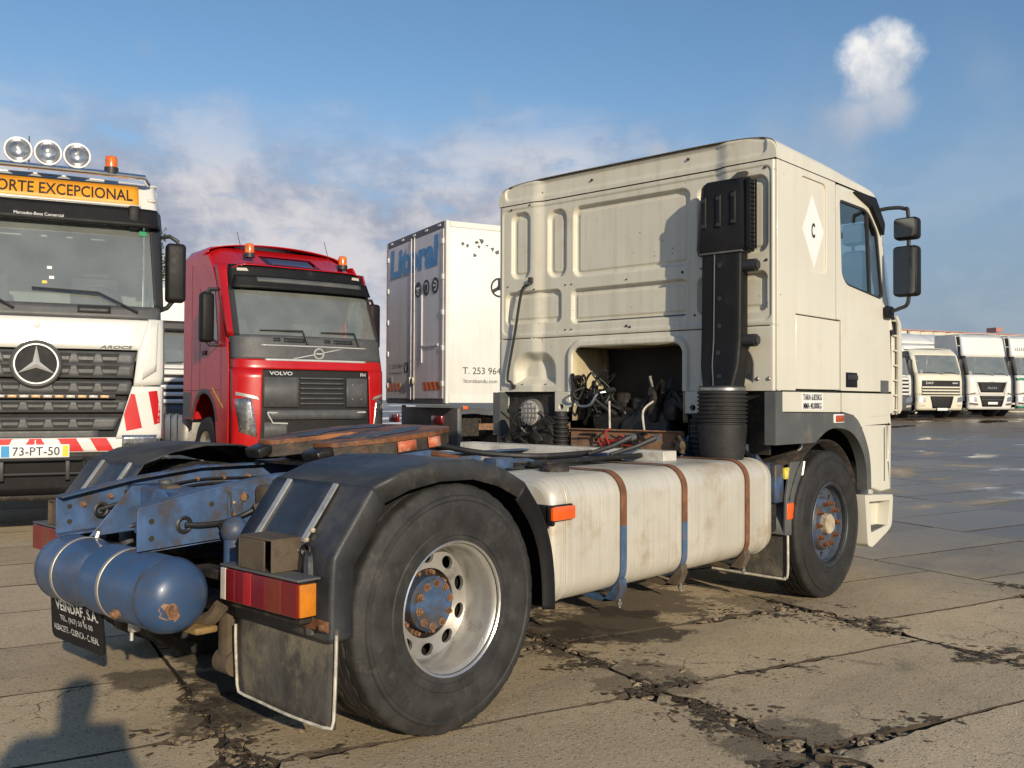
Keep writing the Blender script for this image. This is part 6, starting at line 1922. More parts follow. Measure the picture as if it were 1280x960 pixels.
for (y, z) in ((.56, 1.50), (.56, 1.28), (.72, 1.50), (.72, 1.28)):
    b = B(); b.lathe([(.014, 0), (.012, .012), (0, .014)], 'x', (C2.fx(y, z)+.006, y, z), 10); Vp(b, 'bolt', 'steel')
b = B(); b.tube([onC(C2, -.80, 1.08, .012), onC(C2, .80, 1.08, .012)], .014, 8); b.tube([onC(C2, -.80, 1.08, .012), onC(C2, -.72, .93, .012), onC(C2, -.5, .92, .012)], .012, 8); Vp(b, 'chrome_line', 'bright_trim')
b = B(); b.tube([onC(C2, -.8, .66, .0), onC(C2, .8, .66, .0)], .014, 8); Vp(b, 'chrome_line', 'bright_trim')
Vp(C2.patch(-1.2, 1.2, .36, .64, -.02, 30, 4), 'lower_bumper', 'black_plastic', solid=.02)
text('VOLVO', onC(C2, -.60, 1.655, .012), (0, 1, 0), (0, 0, 1), .36, .055, 'bright_trim', V, bold=.03)
text('FH', onC(C2, .75, 1.655, .012), (0, 1, 0), (0, 0, 1), .09, .05, 'bright_trim', V, bold=.02)
for (ya, yb) in ((-.15, -.85), (.72, .10)):
    b = B(); p0 = onC(C2, ya, 2.10, .03); p1 = onC(C2, ya-.06, 2.30, .04); p2 = onC(C2, yb, 2.29, .02); b.tube([p0, p1, p2], [.02, .018, .01], 6); Vp(b, 'wiper', 'ink')
for yy in (-.35, .45):
    b = C2.patch(yy-.16, yy+.16, 2.12, 2.18, .012, 8, 1); Vp(b, 'vent', 'ink', solid=.012)
    b = C2.patch(yy-.32, yy-.22, 2.13, 2.18, .012, 4, 1); Vp(b, 'vent', 'ink', solid=.012)
b = B(); b.rbox(-.62, -.50, -.76, -.58, 2.78, 2.94, .03); b.ball((-.50, -.70, 2.76), .07, 10, .5, 1, .8); Vp(b, 'front_mirror', 'black_plastic')
beacon(V, -.95, -.72, 3.50, .07, .17); beacon(V, -.95, .86, 3.45, .07, .17)
for (yy, dx) in ((-.80, .1), (.66, .1)):
    b = B(); b.tube([(-1.0, yy, 3.45), (-1.0-dx, yy-.06, 3.85)], .005, 5); Vp(b, 'antenna', 'ink')
b = B(); b.box(-2.40, -2.36, -1.2, 1.2, .95, 3.5); Vp(b, 'rear_wall', 'red_paint')
b = B(); b.box(-2.3, -.45, -1.18, 1.18, 1.5, 1.55); Vp(b, 'cab_floor', 'dark_interior')
b = B(); b.rbox(-.95, -.45, -1.1, 1.1, 1.90, 2.14, .05); Vp(b, 'dashboard', 'dash')
b = B(); b.box(-2.2, -2.15, -1.15, 1.15, 1.55, 3.4); Vp(b, 'interior_lining', 'lining')
for yy in (.55, -.55):
    b = B(); b.rbox(-1.75, -1.62, yy-.25, yy+.25, 1.9, 2.62, .05); b.rbox(-1.7, -1.2, yy-.26, yy+.26, 1.85, 2.0, .05); b.rbox(-1.72, -1.64, yy-.14, yy+.14, 2.62, 2.82, .03); Vp(b, 'seat', 'seat_cloth')
b = B(); b.tube([(-1.0+.08*math.sin(a), .55+.23*math.cos(a), 2.28+.20*math.sin(a)) for a in [i*2*PI/24 for i in range(24)]], .017, 8, closed=True); Vp(b, 'steering_wheel', 'ink')
running_gear(V, (-1.42, -5.1), 1.22, (-6.0, -.8), .50)
for s in (1, -1):
    b = B(); b.rbox(-3.7, -2.55, *sorted((s*1.20, s*.62)), .50, 1.02, .09, 3); tk = Vp(b, 'fuel_tank', 'tank_silver')
    for xx in (-2.8, -3.15, -3.5):
        b = B(); b.rbox(xx-.03, xx+.03, *sorted((s*1.21, s*.61)), .49, 1.03, .09, 3); b.build('tank_strap', 'ink', tk)

# ---------------------------------------------------------------- lorry with the white box body
lb = empty('box_lorry', (0, 0, 0), R(-19.8), 'white box lorry with blue lettering on its grey rear doors', 'truck')
cr = Vector((7.26, 6.42)); cl = Vector((8.18, 8.98))
mid = cr+(cl-cr).normalized()*1.3
lb.location = (mid.x, mid.y, hgt(mid.x, mid.y))
gz = lb.location.z
def Lp(b, n, m, par=None, **k_): return b.build(n, m, par or lb, **k_)
zb0, zb1 = 1.36-gz, 4.16-gz
b = B(); b.rbox(.03, 7.5, -1.30, 1.30, zb0, zb1, .03); Lp(b, 'box_body', 'box_white')
for s in (1, -1):
    b = B(); b.box(.0, .06, min(s*1.306, s*1.22), max(s*1.306, s*1.22), zb0-.01, zb1+.01); Lp(b, 'corner_post', 'box_white', bev=.01)
    b = B(); b.box(.06, 7.4, min(s*1.303, s*1.312), max(s*1.303, s*1.312), zb0+.0, zb0+.12); Lp(b, 'side_rail', 'box_white', bev=.004)
    b = B(); b.box(.06, 7.4, min(s*1.303, s*1.312), max(s*1.303, s*1.312), zb1-.09, zb1-.0); Lp(b, 'side_rail', 'box_white', bev=.004)
b = B(); b.box(-.005, .06, -1.22, 1.22, zb1-.10, zb1+.012); Lp(b, 'rear_header', 'grey_plastic', bev=.006)
for k_ in range(5):
    b = B(); b.box(-.012, -.004, -1.1+.52*k_, -1.0+.52*k_, zb1-.05, zb1-.02); Lp(b, 'marker_lamp', 'sticker_white')
b = B(); b.box(-.005, .06, -1.22, 1.22, zb0-.02, zb0+.06); Lp(b, 'rear_sill', 'grey_plastic', bev=.006)
for s in (1, -1):
    b = B(); b.box(-.012, .03, min(s*1.215, s*.006), max(s*1.215, s*.006), zb0+.065, zb1-.105); dr = Lp(b, 'rear_door', 'door_grey', bev=.006)
    for yy in ((.07,) if s > 0 else (.07,)):
        b = B(); b.tube([(-.022, s*yy, zb0+.05), (-.022, s*yy, zb1-.08)], .009, 8); b.build('lock_bar', 'alu', dr)
        b = B(); b.rbox(-.06, -.012, min(s*yy-.03, s*yy+.03), s*yy+.03, zb0+.30, zb0+.42, .01); b.build('bar_handle', 'steel_dull', dr)
    for k_ in range(5):
        z = zb0+.25+.55*k_
        b = B(); b.rbox(-.03, .0, min(s*1.24, s*1.14), max(s*1.24, s*1.14), z, z+.09, .01); b.build('hinge', 'box_white', dr)
    b = B(); b.tube([(-.022, s*1.222, zb0+.1), (-.022, s*1.222, zb1-.1)], .006, 6); b.build('door_seal', 'rust_nut', dr)
    y0, y1 = sorted((s*.45, s*1.12)) if s < 0 else (.55, 1.20)
    b = B(); b.box(-.016, -.0125, y0, y1, zb0+.20, zb0+.33); cv = b.build('hazard_board', 'stripe_yellow', dr)
    n_ = 4
    for k_ in range(n_):
        wy = (y1-y0)/n_
        b = B(); ya = y0+wy*k_
        b.prism([(ya, zb0+.201), (ya+wy*.5, zb0+.201), (ya+wy*.98, zb0+.329), (ya+wy*.48, zb0+.329)], 'x', -.0185, -.0165); b.build('hazard_stripe', 'ink_red', cv)
b = B(); b.box(-.030, -.013, -.40, -.36, 2.0-gz, 3.1-gz); b.box(-.030, -.013, -1.05, -.36, 2.25-gz, 2.28-gz); Lp(b, 'door_brace', 'door_grey')
upv = (0, 0, 1); rgt = (0, -1, 0)
text('Litoral', (-.014, .02, 3.75-gz), rgt, upv, 2.10, .50, 'sign_blue', lb, bold=.045, shear=.05, depth=.003)
text('ESCOLAS DE CONDUÇÃO', (-.014, .62, 3.50-gz), rgt, upv, .95, .055, 'sign_grey', lb, depth=.003)
def roundel(yc, zc_, r, par, fr=(-.0165)):
    b = B(); b.cyl(r, 'x', (fr, yc, zc_), -.003, 0, 28); o = b.build('round_symbol', 'ink', par)
    return o
for k_, yc in enumerate((-.22, -.56, -.92)):
    ro = roundel(yc, 3.20-gz, .13, lb)
    if k_ == 0:
        b = B(); b.box(-.0215, -.0205, yc-.08, yc+.08, 3.21-gz, 3.24-gz); b.lathe([(.05, 0), (.03, 0)], 'x', (-.0212, yc, 3.16-gz), 16); b.build('symbol_mark', 'sticker_white', ro)
    elif k_ == 1:
        b = B(); b.lathe([(.085, 0), (.065, 0)], 'x', (-.0212, yc, 3.20-gz), 16, R(40), R(250)); b.build('symbol_mark', 'sticker_white', ro)
    else:
        b = B(); b.lathe([(.08, 0), (.055, 0)], 'x', (-.0212, yc, 3.20-gz), 16, R(60), R(300)); b.box(-.0215, -.0205, yc-.01, yc+.07, 3.19-gz, 3.22-gz); b.build('symbol_mark', 'sticker_white', ro)
text('T. 253 964', (-.014, .80, 1.98-gz), rgt, upv, .62, .07, 'ink', lb, depth=.003)
text('litoralsandu.com', (-.014, .80, 1.87-gz), rgt, upv, .60, .05, 'ink', lb, depth=.003)
b = B(); b.box(-.0165, -.0125, .22, .38, 1.86-gz, 2.03-gz); fb = Lp(b, 'symbol_plate', 'ink')
text('f', (-.0165, .30, 1.945-gz), rgt, upv, .05, .12, 'sticker_white', fb, bold=.04, depth=.002)
b = B(); b.rbox(-.02, -.012, .95, 1.12, 1.70-gz, 1.80-gz, .004); Lp(b, 'door_label', 'sign_grey')
# right-hand side
text('T. 253 964', (.62, -1.3015, 1.86-gz), (1, 0, 0), upv, .66, .105, 'ink', lb, depth=.003)
text('litoralsandu.com', (.60, -1.3015, 1.70-gz), (1, 0, 0), upv, .58, .06, 'ink', lb, depth=.003)
b = B(); b.lathe([(.155, 0), (.125, 0)], 'y', (.92, -1.3035, 3.18-gz), 32); b.lathe([(.04, 0), (.0, 0)], 'y', (.92, -1.3035, 3.18-gz), 16)
for a in (90, 210, 330):
    a = R(a); b.add([(.92+.03*math.cos(a+1.2), -1.3035, 3.18-gz+.03*math.sin(a+1.2)), (.92+.135*math.cos(a+.2), -1.3035, 3.18-gz+.135*math.sin(a+.2)), (.92+.135*math.cos(a-.2), -1.3035, 3.18-gz+.135*math.sin(a-.2)), (.92+.03*math.cos(a-1.2), -1.3035, 3.18-gz+.03*math.sin(a-1.2))], [(0, 1, 2, 3)])
Lp(b, 'round_symbol', 'ink')
rs = random.Random(9)
for (xx, zz, s_) in ((.28, 3.82, .05), (.36, 3.80, .04), (.52, 3.86, .05), (.60, 3.90, .06), (.56, 3.80, .035), (.48, 3.66, .05), (.80, 3.78, .05), (.88, 3.74, .06), (.70, 3.83, .03)):
    b = B(); n_ = 9
    b.prism([(xx+s_*rs.uniform(.3, 1)*math.cos(2*PI*i/n_), zz-gz+s_*rs.uniform(.3, 1)*math.sin(2*PI*i/n_)) for i in range(n_)], 'y', -1.3035, -1.3005); Lp(b, 'torn_decal', 'grey_plastic')
running_gear(lb, (1.6, 2.95, 8.65), 1.22, (.3, 9.2), .50)
b = B(); b.rbox(.05, .15, -1.15, 1.15, .45, .58, .01); Lp(b, 'underrun_bar', 'black_grime')
for s in (1, -1):
    b = B(); b.rbox(.0, .05, min(s*1.15, s*.75), max(s*1.15, s*.75), .86, 1.0, .01); Lp(b, 'tail_lamp', 'lens_red')
    b = B(); b.box(.6, 6.0, min(s*1.24, s*1.21), max(s*1.24, s*1.21), .78, .88); Lp(b, 'side_guard', 'rust_nut')
    b = B(); b.rbox(.3, .38, min(s*1.29, s*1.31), max(s*1.29, s*1.31), zb0-.10, zb0-.05, .006); Lp(b, 'side_marker_lamp', 'lens_orange')
b = B(); b.rbox(3.9, 5.2, -1.15, -.6, .55, .95, .08, 3); Lp(b, 'fuel_tank', 'blue_dirty')
for s in (1, -1):
    b = B(); b.box(.95, .965, min(s*1.2, s*.6), max(s*1.2, s*.6), .25, .95); Lp(b, 'mud_flap', 'black_grime')  # flaps added so that the space under the body looks dark
b = B(); b.rbox(.25, .33, -1.2, 1.2, .50, 1.12, .02); Lp(b, 'shade_plate', 'grey_plastic')  # added plate standing in for the deep shade under the box body
b = B(); b.box(.4, 1.2, -.5, .5, .6, 1.0); Lp(b, 'underbody_box', 'black_grime', bev=.05)  # dark box added to fill the shaded gap below the body
# its cab, facing away from the rear doors
sprof = rpoly([(7.75, .95), (7.75, 2.95), (9.25, 2.95), (9.55, 2.05), (9.68, 1.95), (9.72, .55), (9.15, .55), (9.1, .8), (8.9, 1.08), (8.45, 1.08), (8.22, .8), (8.18, .62), (7.9, .62)], .06, 3)
swin = rpoly([(8.35, 1.98), (9.42, 1.98), (9.18, 2.70), (8.35, 2.75)], .06, 3)
for s in (1, -1):
    b = B(); b.prism(sprof, 'y', *sorted((s*1.2, s*1.16)), [swin]); sw = Lp(b, 'cab_side', 'box_white', bev=.015)
    b = B(); b.prism(swin, 'y', *sorted((s*1.185, s*1.18))); b.build('side_window', 'glass_dark', sw)
    b = B(); b.box(8.28, 8.286, *sorted((s*1.2005, s*1.204)), .75, 2.85); b.build('door_line', 'ink', sw)
    b = B(); b.rbox(8.4, 8.55, *sorted((s*1.2, s*1.215)), 1.78, 1.84, .005); b.build('door_handle', 'ink', sw)
    b = B(); b.rbox(9.45, 9.58, *sorted((s*1.26, s*1.45)), 1.95, 2.55, .04); mr = Lp(b, 'mirror', 'ink')
    b = B(); b.tube([(9.4, s*1.18, 2.62), (9.5, s*1.35, 2.62), (9.52, s*1.36, 2.5)], .02, 6); b.build('mirror_arm', 'ink', mr)
b = B(); b.box(7.75, 7.8, -1.16, 1.16, .95, 2.93); Lp(b, 'cab_rear', 'box_white')
b = B(); b.box(7.75, 9.24, -1.16, 1.16, 2.90, 2.948); Lp(b, 'cab_roof', 'box_white')
b = B(); b.add([(9.25, -1.16, 2.92), (9.25, 1.16, 2.92), (9.56, 1.16, 2.03), (9.56, -1.16, 2.03)], [(0, 1, 2, 3)]); Lp(b, 'windscreen', 'glass_screen')
b = B(); b.box(9.62, 9.70, -1.16, 1.16, .6, 1.96); Lp(b, 'cab_front', 'box_white')
b = B(); b.box(9.56, 9.70, -1.16, 1.16, 1.96, 2.02); Lp(b, 'windscreen_sill', 'ink')
b = B(); b.box(7.8, 9.6, -1.15, 1.15, 1.15, 1.2); Lp(b, 'cab_floor', 'dark_interior')
for yy in (.5, -.5):
    b = B(); b.rbox(8.1, 8.25, yy-.25, yy+.25, 1.2, 2.3, .05); Lp(b, 'seat', 'seat_cloth')
# ---------------------------------------------------------------- parked row further back
def far_truck(name, label, px, Z, az, kind, paint='white_paint', group='trucks parked in the far row', tall=None):
    loc, rz = place(px, Z, az)
    e = empty(name, loc, rz, label, 'truck', group)
    H = tall or {'low': 3.05, 'high': 3.78, 'mid': 3.3}[kind]
    zs = {'low': (1.95, 2.78), 'high': (1.92, 2.75), 'mid': (1.9, 2.7)}[kind]
    C_ = Cab(1.23, [(.3, -.06), (.7, 0), (1.7, 0), (zs[0], -.06), (zs[1], -.34), (H-.1, -.55), (H, -.75)], .30, 3.6)
    def P(b, n, m, par=None, **k_): return b.build(n, m, par or e, **k_)
    P(C_.patch(-1.225, 1.225, 1.0, zs[0], 0, 24, 6), 'front_panel', paint, solid=.02)
    P(C_.patch(-1.12, 1.12, zs[0], zs[1], -.01, 24, 6, (-1.08, 1.08)), 'windscreen', 'glass_screen')
    for s in (1, -1):
        P(C_.patch(*sorted((s*1.225, s*1.10)), zs[0], zs[1]+.03, .0, 6, 6, tuple(sorted((s*1.225, s*1.06)))), 'windscreen_pillar', 'ink' if kind != 'low' else paint, solid=.02)
    P(C_.patch(-1.225, 1.225, zs[1]-.01, H, -.0, 24, 6, (-1.15, 1.15)), 'roof_front', paint, solid=.02)
    for s in (1, -1):
        yo = s*1.23
        wn_ = [(-.50, zs[0]+.1), (-1.15, zs[0]+.12), (-1.15, zs[1]), (-.66, zs[1])]
        b = B(); b.prism([(-.31, .75), (-.31, 1.7), (-.38, zs[0]), (-.66, zs[1]+.05), (-.85, H-.1), (-1.05, H), (-2.2, H), (-2.2, .95), (-1.95, .95), (-1.8, 1.25), (-1.1, 1.25), (-.95, .75)], 'y', *sorted((yo, yo-s*.04)), [wn_]); sw = P(b, 'side_wall', paint, bev=.01)
        b = B(); b.prism(wn_, 'y', *sorted((yo-s*.01, yo-s*.02))); b.build('side_window', 'glass_dark', sw)
        b = B(); b.rbox(-.62, -.46, min(s*1.30, s*1.52), max(s*1.30, s*1.52), zs[0]+.02, zs[0]+.68, .04); mr = P(b, 'mirror', 'ink')
        b = B(); b.tube([(-.55, s*1.2, zs[0]+.72), (-.54, s*1.4, zs[0]+.72), (-.54, s*1.4, zs[0]+.6)], .02, 6); b.build('mirror_arm', 'ink', mr)
        hz = (.72, .95)
        hl = P(C_.poly([(s*.80, hz[0]), (s*1.17, hz[0]+.03), (s*1.18, hz[1]+.03), (s*.84, hz[1]-.03)], .03, sub=3), 'headlamp', 'lamp_chrome')
        P(C_.poly([(s*.84, .52), (s*1.1, .54), (s*1.1, .62), (s*.84, .61)], .03, sub=2), 'fog_lamp', 'lens_clear')
    b = B(); b.grid(lambda u, v: Vector((-.78-1.44*u, -1.18+2.36*v, H-.005+.05*math.sin(PI*v))), 6, 10); P(b, 'roof', paint, solid=.02)
    b = B(); b.box(-2.2, -2.16, -1.19, 1.19, .95, H); P(b, 'rear_wall', paint)
    b = B(); b.box(-2.1, -.4, -1.18, 1.18, 1.4, 1.45); P(b, 'cab_floor', 'dark_interior')
    b = B(); b.rbox(-.75, -.36, -1.1, 1.1, 1.6, zs[0]-.06, .05); P(b, 'dashboard', 'dash')
    for yy in (.5, -.5):
        b = B(); b.rbox(-1.5, -1.38, yy-.25, yy+.25, 1.6, 2.4, .04); P(b, 'seat', 'seat_cloth')
    bmp = 'grille_grey' if kind == 'mid' else paint
    P(C_.patch(-1.22, 1.22, .38, 1.01, .012, 24, 6), 'bumper', bmp, solid=.02)
    for (ya, yb) in ((.1, -.9), (.95, .2)):
        b = B(); b.tube([onC(C_, ya, zs[0]-.02, .03), onC(C_, (ya+yb)/2, zs[0]+.07, .03), onC(C_, yb, zs[0]+.05, .03)], .012, 5); P(b, 'wiper', 'ink')
    if kind == 'high':                      # dark shield grille over a lower intake
        gr = P(C_.poly([(-.78, 1.60), (-.60, 1.14), (.60, 1.14), (.78, 1.60)], .022), 'grille', 'grille_dark', solid=.01)
        b = C_.poly([(-.86, 1.64), (-.80, 1.64), (-.62, 1.08), (-.70, 1.08)], .02, sub=3); b.build('grille_trim', 'alu', gr)
        b = C_.poly([(.86, 1.64), (.80, 1.64), (.62, 1.08), (.70, 1.08)], .02, sub=3); b.build('grille_trim', 'alu', gr)
        text('MAN', onC(C_, 0, 1.34, .026), (0, 1, 0), (0, 0, 1), .50, .11, 'chrome', gr, bold=.03)
        P(C_.poly([(-.30, 1.575), (0, 1.635), (.30, 1.575), (0, 1.555)], .026, sub=3), 'emblem', 'alu')
        P(C_.poly([(-.68, .99), (-.52, .50), (.52, .50), (.68, .99)], .036), 'lower_grille', 'grille_dark', solid=.01)
        for z in (.93, .80): P(C_.patch(-.6, .6, z, z+.03, .05, 12, 1), 'grille_bar', 'grille_grey', solid=.01)
        b = B(); b.rbox(.04, .06, -.26, .26, .60, .71, .004); P(b, 'number_plate', 'sticker_white')
        for s in (1, -1):
            P(C_.poly([(s*.74, .56), (s*1.14, .60), (s*1.14, .68), (s*.76, .64)], .035, sub=3), 'lamp_recess', 'grille_grey')
            P(C_.poly([(s*.86, 1.08), (s*1.2, 1.02), (s*1.2, 1.06), (s*.88, 1.13)], .016, sub=3), 'panel_line', 'ink')
    elif kind == 'low':
        P(C_.patch(-.98, .98, 1.02, 1.66, .014, 24, 4), 'grille_backing', 'grille_dark')
        for k_ in range(3):
            P(C_.patch(-1.0, 1.0, 1.07+.13*k_, 1.14+.13*k_, .030, 20, 1), 'grille_bar', paint, solid=.02)
        text('DAF', onC(C_, -.62, 1.55, .03), (0, 1, 0), (0, 0, 1), .40, .10, 'alu', e, bold=.03)
        P(C_.poly([(.55, 1.52), (.85, 1.52), (.85, 1.58), (.55, 1.58)], .030, sub=2), 'model_badge', 'alu')
        P(C_.poly([(-.60, .98), (-.46, .46), (.46, .46), (.60, .98)], .036), 'lower_grille', 'grille_dark', solid=.01)
        b = B(); b.rbox(.04, .06, -.26, .26, .36, .47, .004); P(b, 'number_plate', 'sticker_white')
    else:
        P(C_.patch(-.98, .98, 1.0, 1.82, .014, 24, 4), 'grille_backing', 'grille_dark')
        for k_ in range(5):
            P(C_.patch(-1.0, 1.0, 1.04+.16*k_, 1.13+.16*k_, .030, 20, 1), 'grille_bar', paint, solid=.02)
        P(C_.patch(-1.15, 1.15, zs[1]-.02, zs[1]+.20, .14, 20, 3), 'sun_visor', 'ink', solid=.02)
        b = B(); b.rbox(.04, .06, -.26, .26, .50, .61, .004); P(b, 'number_plate', 'sticker_white')
    running_gear(e, (-1.35, -5.0), 1.2, (-6.0, -.7), .5)
    return e, C_, P
M('far_cream', (.76, .72, .58), .4, var=.04, dirt=(.5, .44, .3), da=.1, ds=3)
M('sign_green', (.01, .22, .12), .4)
far_truck('old_truck', 'white truck with black visor and slatted white grille at the row end', 1112, 39.6, -122, 'mid')
far_truck('old_cream_truck', 'low cream truck with slim grille bars in the far row', 1177, 41, -122, 'low', 'far_cream')
far_truck('white_truck', 'tall white truck with dark shield grille and white mirror beside the cream one', 1240, 42.4, -122, 'high')
eg, Cg, Pg = far_truck('green_striped_truck', 'tall white truck with a green band above its dark shield grille', 1300, 43.7, -122, 'high')
Pg(Cg.patch(-1.2, 1.2, 1.68, 1.80, .014, 20, 2), 'green_band', 'sign_green', solid=.004)
Pg(Cg.patch(-1.2, 1.2, .40, .52, .030, 20, 2), 'green_band', 'sign_green', solid=.004)
rs = random.Random(2)
for k_ in range(10):                      # a worn, unreadable name above the screen
    y0 = -1.0+.11*k_
    Pg(Cg.poly([(y0, 3.06-.01*(k_ % 3)), (y0+.07, 3.06), (y0+.085, 3.20+.05*(k_ % 2)), (y0+.03, 3.19)], .016, sub=1), 'worn_letter', 'sign_grey')
def deflector(px, Z, label):
    e, C_, P = far_truck('deflector_truck', label, px, Z, -122, 'high', tall=3.55)
    b = B()
    def f(u, v):
        t_ = abs(v-.5)*2
        return Vector((-.75-1.5*u, -1.15+2.3*v, 3.56+.60*math.sin(u*PI/2)**.8*(1-.15*t_**4)))
    b.grid(f, 10, 14); P(b, 'roof_deflector', 'white_paint', solid=.03)
    return e
deflector(1196, 48.5, 'white truck with a domed roof deflector behind the low cream truck')
deflector(1158, 47.2, 'white truck with a domed roof deflector behind the black visored truck')
deflector(1222, 50.0, 'white truck with a domed roof deflector behind the tall white truck')
deflector(1259, 51.0, 'white truck with a domed roof deflector behind the shield grille pair')
ew, Cw, Pw = far_truck('background_truck', 'tall white truck seen through the gap beside the red cab', 196, 21.0, -110, 'mid', tall=3.85, group='white trucks behind the front line')
for k_ in range(8):
    Pw(Cw.poly([(.45+.08*k_, 3.50), (.50+.08*k_, 3.50), (.50+.08*k_, 3.545), (.45+.08*k_, 3.545)], .016, sub=1), 'worn_letter', 'ink')

# ---------------------------------------------------------------- warehouse behind the far row
bx, rzb = place(1215, 66, -114)
hall = empty('warehouse', bx, rzb, 'long cream metal warehouse with a red roof edge behind the parked row', 'building')
M('cladding', (.70, .66, .53), .55, var=.05, vs=.5, dirt=(.5, .44, .33), da=.1, ds=.6)
M('red_trim', (.50, .24, .19), .5, var=.1)
M('roof_grey', (.35, .33, .31), .6, var=.1)
hh_ = 5.1
nW = 60
for k_ in range(nW):
    y0 = -36+72*k_/nW
    b = B()
    pw = 72/nW
    prof = [(0, y0), (.0, y0+pw*.3), (.05, y0+pw*.38), (.05, y0+pw*.90), (0, y0+pw*.98)]
    for i in range(len(prof)-1):
        (xa, ya), (xb, yb) = prof[i], prof[i+1]
        b.add([(xa, ya, -.5), (xb, yb, -.5), (xb, yb, hh_), (xa, ya, hh_)], [(0, 1, 2, 3)])
    b.build('wall_panel', 'cladding', hall)
b = B(); b.box(-14, -.02, -36, 36, -.5, hh_-.1); b.build('wall_core', 'cladding', hall)
b = B(); b.box(-14.1, .12, -36.1, 36.1, hh_, hh_+.07); b.build('roof_edge', 'red_trim', hall)
b = B(); b.prism([(-14, hh_+.07), (.05, hh_+.07), (-7, hh_+.2)], 'y', -36, 36); b.build('roof', 'roof_grey', hall)
for yy in (-30, -18, -6, 6, 18, 30):
    b = B(); b.cyl(.07, 'z', (.12, yy, 0), -.5, hh_, 8); b.build('downpipe', 'roof_grey', hall)
for yy in (-24, -12, 0, 12, 24):
    b = B(); b.box(.05, .09, yy-2, yy+2, -.5, 3.6); gd = b.build('roller_door', 'roof_grey', hall)
b = B(); b.box(-.8, .0, 2.4, 3.0, hh_+.19, hh_+.50); b.build('roof_unit', 'red_trim', hall)

# ---------------------------------------------------------------- slim tree behind the striped truck
M('bark', (.10, .07, .045), .9, var=.3, vs=6, bump=.5, bs=20)
def leafmat(name, c0, c1):
    m = bpy.data.materials.new(name); m.use_nodes = True
    t = m.node_tree; bb = t.nodes['Principled BSDF']
    g_ = t.nodes.new('ShaderNodeNewGeometry'); mx = t.nodes.new('ShaderNodeMix'); mx.data_type = 'RGBA'
    mx.inputs[6].default_value = (*c0, 1); mx.inputs[7].default_value = (*c1, 1)
    t.links.new(g_.outputs['Random Per Island'], mx.inputs['Factor']); t.links.new(mx.outputs[2], bb.inputs['Base Color'])
    bb.inputs['Roughness'].default_value = .6
    MATS[name] = m
leafmat('foliage', (.035, .055, .018), (.10, .12, .035))
tl, _ = place(188, 44, 0)
tr_ = empty('slim_tree', tl, 0, 'slim dark green tree rising behind the striped truck', 'tree')
b = B(); b.tube([(0, 0, -.3), (.05, .02, 2), (0, .05, 5), (.05, 0, 8.2)], [.16, .13, .09, .03], 10)
rs = random.Random(21)
for k_ in range(14):
    z = 1.8+6*k_/14; a = rs.uniform(0, 6.3); L_ = rs.uniform(.6, 1.1)*(1-.5*(z-2)/7)
    b.tube([(0, 0, z), (L_*.5*math.cos(a), L_*.5*math.sin(a), z+.3), (L_*math.cos(a), L_*math.sin(a), z+.6)], [.05, .035, .015], 6)
b.build('trunk', 'bark', tr_)
b = B()
clumps = [(rs.uniform(0, 6.3), rs.uniform(.1, 1.15), rs.uniform(1.6, 8.3)) for _ in range(60)]
for _ in range(5200):
    a, rr, z = rs.choice(clumps)
    rr *= (1.15-.6*abs((z-4.6)/4.2)**1.4)
    c_ = Vector((rr*math.cos(a), rr*math.sin(a), z))+Vector((rs.gauss(0, .20), rs.gauss(0, .20), rs.gauss(0, .22)))
    d1 = Vector((rs.gauss(0, 1), rs.gauss(0, 1), rs.gauss(0, 1))).normalized(); d2 = d1.cross(Vector((rs.gauss(0, 1), rs.gauss(0, 1), rs.gauss(0, 1)))).normalized()
    s_ = rs.uniform(.05, .10)
    b.add([c_-d1*s_, c_+d2*s_*.5, c_+d1*s_, c_-d2*s_*.5], [(0, 1, 2, 3)])
mb = bpy.data.meshes.new('crown'); mb.from_pydata(b.v, [], b.f); mb.materials.append(MATS['foliage'])
o = bpy.data.objects.new('crown', mb); col.objects.link(o); o.parent = tr_
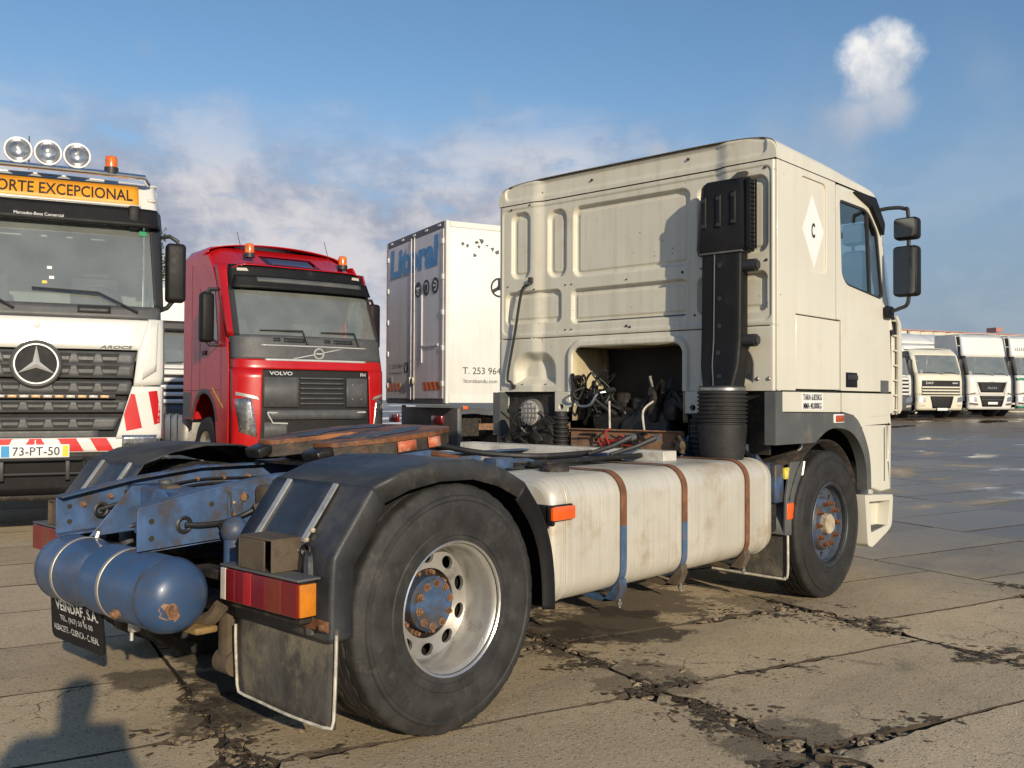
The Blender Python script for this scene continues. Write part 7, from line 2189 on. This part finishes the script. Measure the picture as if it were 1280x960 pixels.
# ---------------------------------------------------------------- the photographer, whose shadow falls on the slabs
def person():
    px, py = CX-.40*math.cos(YAW)-.02, CY-.40*math.sin(YAW)
    root = empty('person', (px, py, 0), YAW, 'person in dark jacket and jeans holding up a phone behind the truck', 'person')
    me = bpy.data.meshes.new('body')
    J = {'pel': (0, 0, .95), 'wst': (0, 0, 1.12), 'chs': (0, 0, 1.34), 'nck': (.02, 0, 1.50), 'hd0': (.04, 0, 1.58), 'hd1': (.05, 0, 1.68), 'hd2': (.04, 0, 1.76)}
    rad = {'pel': .155, 'wst': .14, 'chs': .165, 'nck': .065, 'hd0': .075, 'hd1': .10, 'hd2': .07}
    E_ = [('pel', 'wst'), ('wst', 'chs'), ('chs', 'nck'), ('nck', 'hd0'), ('hd0', 'hd1'), ('hd1', 'hd2')]
    for s, n_ in ((1, 'l'), (-1, 'r')):
        J.update({'hip'+n_: (0, .10*s, .90), 'kne'+n_: (.03, .12*s, .50), 'ank'+n_: (0, .13*s, .09), 'toe'+n_: (.17, .15*s, .05), 'sho'+n_: (0, .19*s, 1.42), 'elb'+n_: (.10, .27*s, 1.18), 'wri'+n_: (.30, .10*s, 1.33), 'plm'+n_: (.335, .085*s, 1.37)})
        rad.update({'hip'+n_: .105, 'kne'+n_: .07, 'ank'+n_: .05, 'toe'+n_: .042, 'sho'+n_: .075, 'elb'+n_: .052, 'wri'+n_: .033, 'plm'+n_: .035})
        E_ += [('pel', 'hip'+n_), ('hip'+n_, 'kne'+n_), ('kne'+n_, 'ank'+n_), ('ank'+n_, 'toe'+n_), ('chs', 'sho'+n_), ('sho'+n_, 'elb'+n_), ('elb'+n_, 'wri'+n_), ('wri'+n_, 'plm'+n_)]
        for k_ in range(4):
            a, c_, d = 'fa%d%s' % (k_, n_), 'fb%d%s' % (k_, n_), 'fc%d%s' % (k_, n_)
            z = 1.355+.019*k_
            J[a] = (.365, .078*s, z); J[c_] = (.385, .055*s, z+.003); J[d] = (.378, .034*s, z+.004)
            rad[a] = rad[c_] = .0095; rad[d] = .008
            E_ += [('plm'+n_, a), (a, c_), (c_, d)]
        J['th0'+n_] = (.335, .062*s, 1.385); J['th1'+n_] = (.345, .04*s, 1.40); rad['th0'+n_] = .011; rad['th1'+n_] = .009
        E_ += [('plm'+n_, 'th0'+n_), ('th0'+n_, 'th1'+n_)]
    keys = list(J)
    me.from_pydata([J[k_] for k_ in keys], [(keys.index(a), keys.index(c_)) for a, c_ in E_], [])
    ob = bpy.data.objects.new('body', me); col.objects.link(ob); ob.parent = root
    ob.modifiers.new('skin', 'SKIN')
    if not me.skin_vertices: me.attributes.new('skin', 'FLOAT', 'POINT')
    sl = me.skin_vertices[0].data
    for i, k_ in enumerate(keys):
        sl[i].radius = (rad[k_], rad[k_]*(1.15 if k_ in ('pel', 'chs', 'wst') else 1))
        sl[i].use_root = (k_ == 'pel')
    md = ob.modifiers.new('sub', 'SUBSURF'); md.levels = 1; md.render_levels = 2
    me.materials.append(MATS['jacket'])
    b = B(); b.rbox(.365, .374, -.075, .075, 1.345, 1.425, .004); ph = b.build('phone', 'ink', None)
    ph.location = (px, py, 0); ph.rotation_euler = (0, 0, YAW)
    tag(ph, 'black phone held up in both hands by the photographer', 'phone')
M('jacket', (.03, .035, .05), .85, var=.2, vs=6)
person()
